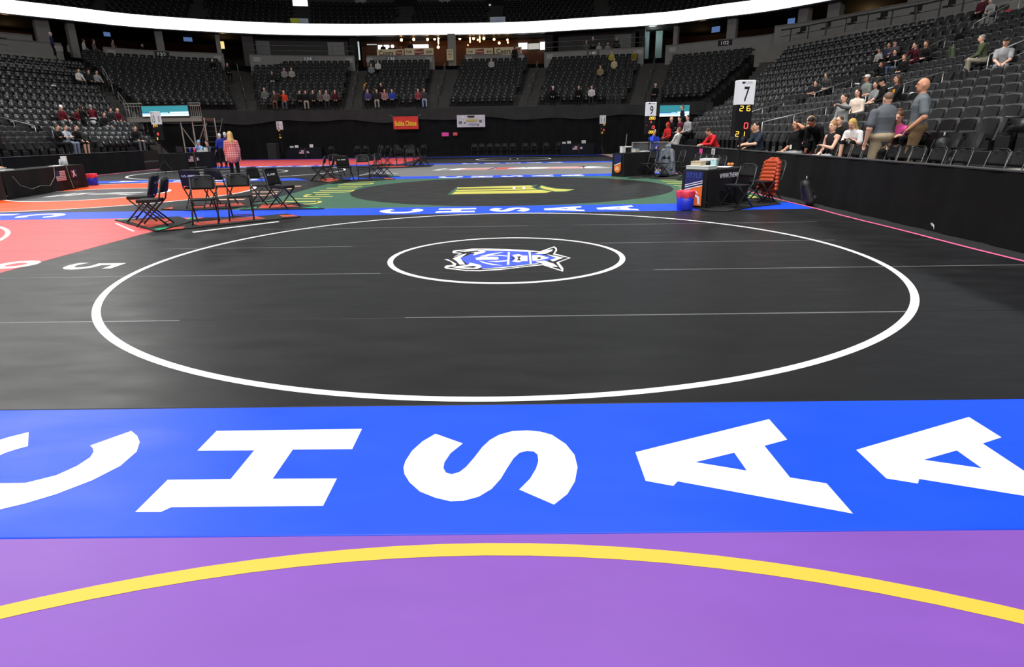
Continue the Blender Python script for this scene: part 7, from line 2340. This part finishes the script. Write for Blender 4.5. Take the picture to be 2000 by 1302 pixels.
def led_wall(x0, x1, y0, y1, Y, label, zfloor=None):
    a = at_y(x0, y1, Y); c = at_y(x1, y0, Y)
    w, h = c[0] - a[0], c[2] - a[2]
    o = empty('led_screen', ((a[0] + c[0]) / 2, Y, a[2]), 0, label, 'screen')
    b = MB(); b.box((0, 0.06, h / 2), (w + 0.05, 0.1, h + 0.05), ch=0.01); b.build('casing', M_black, o)
    y = -0.002
    for nm, m, fx0, fx1, fz0, fz1, dy in (('picture', TEAL, 0, 1, 0.36, 1.0, 0), ('navy_band', NAVY_, 0, 0.55, 0.24, 0.38, 0.001), ('light_band', BLUE_, 0, 1, 0.1, 0.3, 0.002), ('white_band', WHITE_, 0, 1, 0.0, 0.14, 0.003), ('caption', BLUE_, 0.4, 0.56, 0.28, 0.36, 0.004), ('title_bar', WHITE_, 0.6, 1.0, 0.3, 0.42, 0.004)):
        b = MB(); b.quad((-w / 2 + fx0 * w, y - dy, fz0 * h), (-w / 2 + fx1 * w, y - dy, fz0 * h), (-w / 2 + fx1 * w, y - dy, fz1 * h), (-w / 2 + fx0 * w, y - dy, fz1 * h)); b.build(nm, m, o)
    return o, a, c


YS = 40.6
oS, a, c = led_wall(279, 366, 206, 227.5, YS, 'wide teal LED screen on the steel scaffold platform at the left')
zdeck = a[2] - 0.12
xl, xr = at_y(246, 230, YS)[0], at_y(392, 230, YS)[0]
sc = empty('scaffold_platform', ((xl + xr) / 2, YS + 0.9, 0), 0, 'grey steel scaffold platform carrying the left teal screen', 'scaffold')
cx_, cy_ = (xl + xr) / 2, YS + 0.9
M_alu = mat('dull_aluminium', srgb(165, 160, 152), 0.4, metal=0.5)
b = MB(); b.box((0, 0, zdeck - 0.08), (xr - xl, 1.6, 0.16)); b.build('deck', mat('scaffold_deck', srgb(96, 84, 76), 0.7), sc)
for y in (-0.82, 0.82):
    b = MB(); b.box((0, y, zdeck - 0.1), (xr - xl, 0.06, 0.22)); b.build('edge_beam', M_alu, sc)
xt0 = at_y(371, 230, YS)[0] - cx_; xt1 = at_y(395, 230, YS)[0] - cx_; xm = at_y(348, 230, YS)[0] - cx_
for x in (xt0, xt1, xm, xl - cx_ + 0.3):
    for y in (-0.7, 0.7):
        b = MB(); b.tube([(x, y, 0.02), (x, y, zdeck)], 0.045, 8); b.build('leg', M_alu, sc)
for (p0, p1) in (((xt0, -0.7, 0.9), (xt1, -0.7, zdeck - 0.4)), ((xt0, -0.7, 0.9), (xt1, -0.7, 0.3)), ((xm, -0.7, zdeck - 0.5), (xt0, -0.7, 1.0)), ((xm, -0.7, 0.25), (xt0, -0.7, 0.9)), ((xt0, -0.7, 0.95), (xt1, -0.7, 0.95)), ((xm, -0.7, 0.95), (xt0, -0.7, 0.95)), ((xt0, -0.7, zdeck - 0.45), (xt1, -0.7, zdeck - 0.45))):
    b = MB(); b.tube([p0, p1], 0.03, 6); b.build('brace', M_alu, sc)
for x0, x1 in ((xl - cx_, at_y(279, 220, YS)[0] - cx_ - 0.05), (at_y(366, 220, YS)[0] - cx_ + 0.05, xr - cx_)):
    for z in (zdeck + 0.05, zdeck + 0.72, zdeck + 0.88):
        b = MB(); b.tube([(x0, -0.75, z), (x1, -0.75, z)], 0.025, 6); b.build('guard_rail', M_alu, sc)
    n = 6
    for k in range(n + 1):
        x = x0 + (x1 - x0) * k / n
        b = MB(); b.tube([(x, -0.75, zdeck), (x, -0.75, zdeck + 0.88)], 0.016, 5); b.build('guard_bar', M_alu, sc)
# black stairs beside the scaffold
st = empty('portable_stair', (at_y(405, 240, 42.3)[0], 42.3, 0), 0, 'black portable stair right of the scaffold', 'stair')
for k in range(8):
    b = MB(); b.box((0.0 - 0.0, 0.28 * k - 0.9, 0.3 + 0.33 * k), (0.95, 0.3, 0.05)); b.build('tread', mat('worn_black_tread', srgb(70, 70, 70), 0.5), st)
for sx in (-0.5, 0.5):
    b = MB(); b.tube([(sx, -1.1, 0.02), (sx, 1.2, 2.75)], 0.04, 6); b.build('stringer', M_black, st)
    b = MB(); b.tube([(sx, 1.15, 0.0), (sx, 1.15, 2.7)], 0.035, 6); b.build('rear_leg', M_black, st)
oS2, a, c = led_wall(1288, 1347, 205, 227.5, 42.6, 'teal LED screen in the corner right of the number 9 scoreboard')
fr_ = empty('screen_stand', ((a[0] + c[0]) / 2, 42.85, 0), 0, 'black frame stand carrying the right teal screen', 'stand')
for sx in (-0.9, 0.9):
    b = MB(); b.tube([(sx, 0, 0.01), (sx, 0, a[2] + 0.6)], 0.04, 6); b.build('upright', M_black, fr_)
    b = MB(); b.box((sx, 0, 0.03), (0.1, 0.9, 0.05)); b.build('foot', M_black, fr_)
b = MB(); b.tube([(-0.9, 0, a[2] - 0.05), (0.9, 0, a[2] - 0.05)], 0.04, 6); b.build('crossbar', M_black, fr_)

# bare floor beyond the last mat on the right, and the clear panel at the barrier end
b = MB(); b.box((7.1, 40.0, 0.004), (2.1, 12.0, 0.008)); struct(b.build('floor_bare', mat('bare_concrete_floor', srgb(176, 166, 156), 0.7, var=0.1)))
gl = empty('clear_panel', (5.75, 27.45, 0), 0, 'clear acrylic panel in a grey frame at the end of the right barrier', 'panel')
gm = mat('clear_acrylic', (0.85, 0.9, 0.9), 0.08, 0.5, trans=0.92)
b = MB(); b.box((0, 0, 0.62), (1.5, 0.02, 0.9)); b.build('pane', gm, gl)
for x in (-0.77, 0.0, 0.77):
    b = MB(); b.box((x, 0, 0.56), (0.05, 0.05, 1.1)); b.build('post', M_greymetal, gl)
b = MB(); b.box((0, 0, 1.1), (1.6, 0.06, 0.04)); b.build('top_rail', M_greymetal, gl)

# ================================================================== jackets, bags and loose things
def blob(name, prims, vox, m, parent=None, loc=(0, 0, 0), rz=0.0):
    lo_ = np.min([prim_box(k, d, 0.03)[0] for k, d, _ in prims], axis=0); hi_ = np.max([prim_box(k, d, 0.03)[1] for k, d, _ in prims], axis=0)
    n = np.ceil((hi_ - lo_) / vox).astype(int) + 2
    D = np.full(n, 0.3)
    g_ = np.stack(np.meshgrid(*[lo_[i] + np.arange(n[i]) * vox for i in range(3)], indexing='ij'), -1)
    for kind, data, k in prims:
        d = prim_dist(kind, data, g_)
        h = np.clip(0.5 + 0.5 * (D - d) / k, 0, 1); D = D * (1 - h) + d * h - k * h * (1 - h)
    V, F = surface_nets(D, lo_, vox)
    me = bpy.data.meshes.new(name); me.from_pydata(V.tolist(), [], F.tolist()); me.materials.append(m)
    me.polygons.foreach_set('use_smooth', [True] * len(me.polygons)); me.update()
    return link(name, me, parent, loc, rz)


def C_(a, b, ra, rb, flat=None, k=0.03): return ('c', (np.array(a, float), np.array(b, float), ra, rb, flat), k)
def E_(c, r, k=0.03): return ('e', (np.array(c, float), np.array(r, float), None), k)


M_puff = mat('orange_puffer_nylon', srgb(176, 66, 32), 0.5, 0.4, var=0.1)
jl = jacket_chair.location
jk = empty('puffer_jacket', (jl[0], jl[1], jl[2]), jacket_chair.rotation_euler[2], 'orange quilted puffer jacket draped over a folding chair', 'jacket')
Yf = np.array([0, 1.0, 0])
pr_ = []
for k in range(10):                                   # quilted bands, drawn in at the shoulders and hanging open
    z = 0.87 - k * 0.078
    w_ = (0.10, 0.15, 0.165, 0.165, 0.16, 0.155, 0.155, 0.16, 0.165, 0.16)[k]
    yb_ = -0.335 + 0.008 * k
    pr_.append(C_((-w_, yb_ + 0.02, z), (-0.01, yb_ - 0.02, z - 0.012), 0.042, 0.047, None, 0.010))
    pr_.append(C_((0.03, yb_ - 0.01, z - 0.006), (w_, yb_ + 0.02, z), 0.045, 0.042, None, 0.010))
for k in range(6):                                    # the part folded over the front of the backrest
    z = 0.85 - k * 0.078; yb_ = -0.195 - (z - 0.45) * 0.26 + 0.045
    pr_.append(C_((-0.15, yb_, z), (0.15, yb_, z - 0.01), 0.045, 0.045, None, 0.010))
blob('jacket_body', pr_, 0.013, M_puff, jk)
for sx in (-1, 1):
    pr_ = [C_((sx * (0.165 + 0.010 * k), -0.30 + 0.012 * k, 0.82 - 0.075 * k), (sx * (0.185 + 0.010 * k), -0.25 + 0.010 * k, 0.81 - 0.075 * k), 0.048 - 0.001 * k, 0.046 - 0.001 * k, None, 0.010) for k in range(8)]
    blob('sleeve', pr_, 0.013, M_puff, jk)
blob('collar', [C_((-0.08, -0.31, 0.90), (0.08, -0.31, 0.90), 0.035, 0.035), C_((-0.08, -0.31, 0.90), (-0.10, -0.24, 0.87), 0.03, 0.025), C_((0.08, -0.31, 0.90), (0.10, -0.24, 0.87), 0.03, 0.025)], 0.013, M_puff, jk)
M_denim = mat('washed_grey_denim', srgb(112, 118, 128), 0.85, 0.2, var=0.4, scale=14, bump=0.3, bscale=40)
jl = denim_chair.location
jk = empty('denim_jacket', (jl[0], jl[1], jl[2]), denim_chair.rotation_euler[2], 'washed grey denim jacket hung over a chair back near the far scoring table', 'jacket')
blob('jacket_body', [C_((0, -0.31, 0.95), (0, -0.36, 0.15), 0.14, 0.27, (Yf, 0.3)), C_((-0.2, -0.32, 0.8), (-0.24, -0.36, 0.12), 0.09, 0.1), C_((0.2, -0.32, 0.8), (0.24, -0.36, 0.12), 0.09, 0.1)], 0.022, M_denim, jk)
for sx in (-1, 1):
    blob('sleeve', [C_((sx * 0.2, -0.29, 0.86), (sx * 0.31, -0.25, 0.52), 0.075, 0.06), C_((sx * 0.31, -0.25, 0.52), (sx * 0.30, -0.24, 0.26), 0.06, 0.05)], 0.02, M_denim, jk)
blob('collar', [C_((-0.1, -0.3, 1.0), (0.1, -0.3, 1.0), 0.04, 0.04)], 0.02, M_denim, jk)

M_bag = mat('black_nylon_bag', (0.012, 0.012, 0.013), 0.55, 0.4, bump=0.2, bscale=30)


def backpack(loc, rz, label, m=None, lean=0.0, s=1.0):
    m = m or M_bag
    o = empty('backpack', loc, rz, label, 'bag')
    blob('bag_body', [C_((x * s, 0.0, 0.10 * s), (x * 0.8 * s, lean * 0.4, 0.40 * s), 0.095 * s, 0.085 * s, None, 0.05) for x in (-0.085, 0.0, 0.085)] + [C_((-0.05 * s, lean * 0.42, 0.43 * s), (0.05 * s, lean * 0.42, 0.43 * s), 0.075 * s, 0.075 * s, None, 0.05)], 0.02 * max(s, 0.8), m, o)
    blob('front_pocket', [C_((-0.06 * s, -0.06 * s, 0.15 * s), (0.06 * s, -0.06 * s, 0.15 * s), 0.065 * s, 0.065 * s, None, 0.04), C_((-0.05 * s, -0.05 * s + lean * 0.2, 0.27 * s), (0.05 * s, -0.05 * s + lean * 0.2, 0.27 * s), 0.06 * s, 0.06 * s, None, 0.04)], 0.018, m, o)
    for sx in (-1, 1):
        b = MB(); b.tube([(sx * 0.08 * s, 0.1 * s + lean * 0.4, 0.48 * s), (sx * 0.10 * s, 0.2 * s, 0.34 * s), (sx * 0.10 * s, 0.15 * s, 0.1 * s)], 0.014, 5); b.build('strap', m, o)
    b = MB(); b.tube([(-0.04 * s, lean * 0.4, 0.53 * s), (0, lean * 0.4, 0.58 * s), (0.04 * s, lean * 0.4, 0.53 * s)], 0.01, 5); b.build('handle', M_greymetal, o)
    return o


p = at_z(1592, 402, 0.0); backpack((6.25, 13.35, 0.0), 1.2, 'black backpack leaning on the floor against the right barrier', None, 0.3, 1.05)
p = at_x(1850, 262, 7.7); backpack((7.75, p[1], DECK + 0.42), 0.8, 'large black backpack on the chairs right of the bald man', None, 0.2, 1.15)
r_ = row_spot(RS, 1872, 100, 0.75); backpack((r_[1][0] - 0.2, r_[1][1], r_[2] + 0.42), 1.3, 'olive green backpack on a seat left of the olive jacket', mat('olive_nylon', srgb(62, 72, 48), 0.7), 0.1, 0.95)
r_ = row_spot(RS, 1900, 128, 0.75); backpack((r_[1][0] - 0.2, r_[1][1], r_[2] + 0.42), 1.4, 'black backpack on a seat in front of the olive jacket', None, 0.1, 0.95)


def bundle(loc, label, c, s=1.0, cat='clothes', rz=0.0, name='clothes_bundle'):
    o = empty(name, loc, rz, label, cat)
    rr = random.Random(int(abs(loc[1]) * 100))
    m = cloth_mat(c)
    for nm, k in (('cloth_fold', 3), ('cloth_edge', 2)):
        pr_ = [C_((rr.uniform(-.13, .13) * s, rr.uniform(-.1, .1) * s, rr.uniform(.04, .08) * s), (rr.uniform(-.18, .18) * s, rr.uniform(-.12, .12) * s, rr.uniform(.03, .12) * s), 0.05 * s, 0.035 * s, None, 0.02) for _ in range(k)]
        blob(nm, pr_, 0.016 * max(1, s), m, o)
    return o


SEATZ = DECK + 0.45
for px, py, X_, lb, c_ in ((1582, 283, 7.28, 'white towel bundle on a chair beside the tank top', (212, 212, 212)), (1608, 287, 7.25, 'pale grey cloth heap on a front chair right of the black polo', (188, 188, 190)), (1686, 288, 7.22, 'black and white patterned cloth thrown over the front chairs', (178, 178, 180)), (1588, 286, 7.3, 'small red bundle among the bags on the front chairs', (190, 36, 50)), (1848, 296, 7.3, 'folded dark slate garment on a front chair', (44, 50, 58))):
    p = at_x(px, py, X_); bundle((X_, p[1], SEATZ), lb, c_)
r_ = row_spot(RS, 1677, 164, 0.6); bundle((r_[1][0], r_[1][1], r_[2] + 0.6), 'white crumpled paper bag on an empty seat left of the white cap', (210, 210, 208), 0.8)
r_ = row_spot(RS, 1790, 178, 0.6); bundle((r_[1][0] - 0.1, r_[1][1], r_[2] + 0.5), 'cream folded cloth on the seat behind the bald man', (222, 214, 204), 1.0)
r_ = row_spot(RS, 1966, 22, 0.6); bundle((r_[1][0], r_[1][1], r_[2] + 0.4), 'red jacket lying beside the child in the pale hoodie', (190, 36, 40), 1.5)
r_ = row_spot(RS, 1908, 101, 0.8); bundle((r_[1][0], r_[1][1], r_[2] + 0.6), 'white jacket over the seat left of the olive jacket', (220, 220, 220), 1.1)
r_ = row_spot(LS, 103, 167, 0.7); bundle((r_[1][0], r_[1][1], r_[2] + 0.6), 'white scrap on an empty seat high in the left stand', (225, 225, 225), 0.9)
r_ = row_spot(LS, 118, 150, 0.7); bundle((r_[1][0], r_[1][1], r_[2] + 0.6), 'grey cloth on an empty seat left of the white top', (120, 120, 120), 0.9)
# cane and orange bag on the floor group
w_ = [q for q in PEOPLE if 'plaid' in q['label']][0]['loc']
ob = empty('carrier_bag', (w_[0] - 0.3, w_[1] + 0.02, 0.36), 0.4, 'orange carrier bag hanging from the hand of the woman in plaid', 'bag')
blob('bag_body', [C_((0, 0, 0.06), (0, 0, 0.30), 0.13, 0.10, (Yf, 0.5))], 0.018, mat('orange_bag_plastic', srgb(240, 120, 40), 0.5), ob)
b = MB(); b.tube([(-0.05, 0, 0.38), (0, 0, 0.46), (0.05, 0, 0.38)], 0.008, 5); b.build('handle', MATS['orange_bag_plastic'], ob)
w_ = [q for q in PEOPLE if 'cane' in q['label']][0]['loc']
cn = empty('walking_stick', (w_[0] - 0.3, w_[1] - 0.15, TH), 0, 'dark walking stick beside the white-haired man in blue', 'walking stick')
b = MB(); b.tube([(0.05, 0.05, 0.0), (0, 0, 0.86)], 0.012, 6); b.build('shaft', M_black, cn)
b = MB(); b.tube([(0, 0, 0.86), (0.0, 0.03, 0.9), (0.0, 0.1, 0.9), (0, 0.12, 0.86)], 0.013, 6); b.build('handle', M_black, cn)
# paper scrap stuck to the right barrier drape
X_ = BX_R - 0.135
p = at_x(1823, 441, X_)
o = empty('paper_scrap', (X_, p[1], p[2]), 0, 'torn white paper scrap stuck to the black barrier drape', 'paper')
b = MB(); b.add([(-0.01, 0.07, 0.03), (-0.02, 0.02, 0.05), (-0.01, -0.03, 0.02), (-0.02, -0.06, -0.05), (-0.012, -0.02, -0.01), (-0.01, 0.03, 0.0)], [(0, 1, 5), (1, 2, 4), (2, 3, 4), (1, 4, 5)]); b.build('scrap', M_paper, o)

# ================================================================== nest printed and attached pieces under the part they sit on
SUB = {'mat_scoreboard': {'sign_number': 'sign_box', 'sign_print': 'sign_box', 'sign_emblem': 'sign_box', 'side_number': 'sign_box', 'digit': 'display_column', 'tripod_leg': 'collar'},
       'scoring_table': {'printed_flag': 'front_cloth', 'logo_red': 'front_cloth', 'logo_blue': 'front_cloth', 'logo_figure': 'front_cloth', 'printed_word': 'front_cloth', 'web_lettering': 'front_cloth', 'hanging_cord': 'front_cloth', 'hanging_cable': 'front_cloth', 'panel_navy': 'end_cloth', 'panel_orange': 'end_cloth', 'panel_stripe': 'end_cloth', 'panel_wrestler': 'end_cloth', 'panel_word': 'end_cloth'},
       'folding_chair': {'printed_lettering': 'backrest'}, 'banner': {'banner_lettering': 'sheet', 'printed_block': 'sheet', 'tie': 'sheet'},
       'bar_sign': {'sign_word': 'board', 'sign_panel': 'board'}, 'poster': {'printed_line': 'board'}, 'poster_board': {'poster_sheet': 'board', 'written_line': 'board'},
       'television': {'picture': 'casing'}, 'led_screen': {'picture': 'casing', 'navy_band': 'casing', 'light_band': 'casing', 'white_band': 'casing', 'caption': 'casing', 'title_bar': 'casing'},
       'bottle': {'label_band': 'bottle_body'}, 'bucket': {'moulded_mark': 'pail', 'liner_knot': 'bin_liner'}, 'backpack': {'front_pocket': 'bag_body', 'strap': 'bag_body', 'handle': 'bag_body'},
       'blue_strip_mat': {'letter': 'mat_section'}, 'wrestling_mat': {'emblem_ground': 'emblem_edge', 'emblem_field': 'emblem_edge', 'emblem_shape': 'emblem_edge', 'emblem_line': 'emblem_edge'},
       'speaker_cabinet': {'grille': 'cabinet', 'badge': 'cabinet'}, 'printer': {'antenna': 'printer_body'}}
kids = {}
for o in bpy.data.objects:
    if o.parent is not None: kids.setdefault(o.parent.name, []).append(o)
for o in list(bpy.data.objects):
    if o.parent is not None: continue
    rule = SUB.get(o.name.split('.')[0])
    if not rule: continue
    ch = kids.get(o.name, [])
    by = {}
    for c in ch: by[c.name.split('.')[0]] = c       # the last of a kind
    for c in ch:
        host = rule.get(c.name.split('.')[0])
        if host and host in by and by[host] is not c:
            c.parent = by[host]
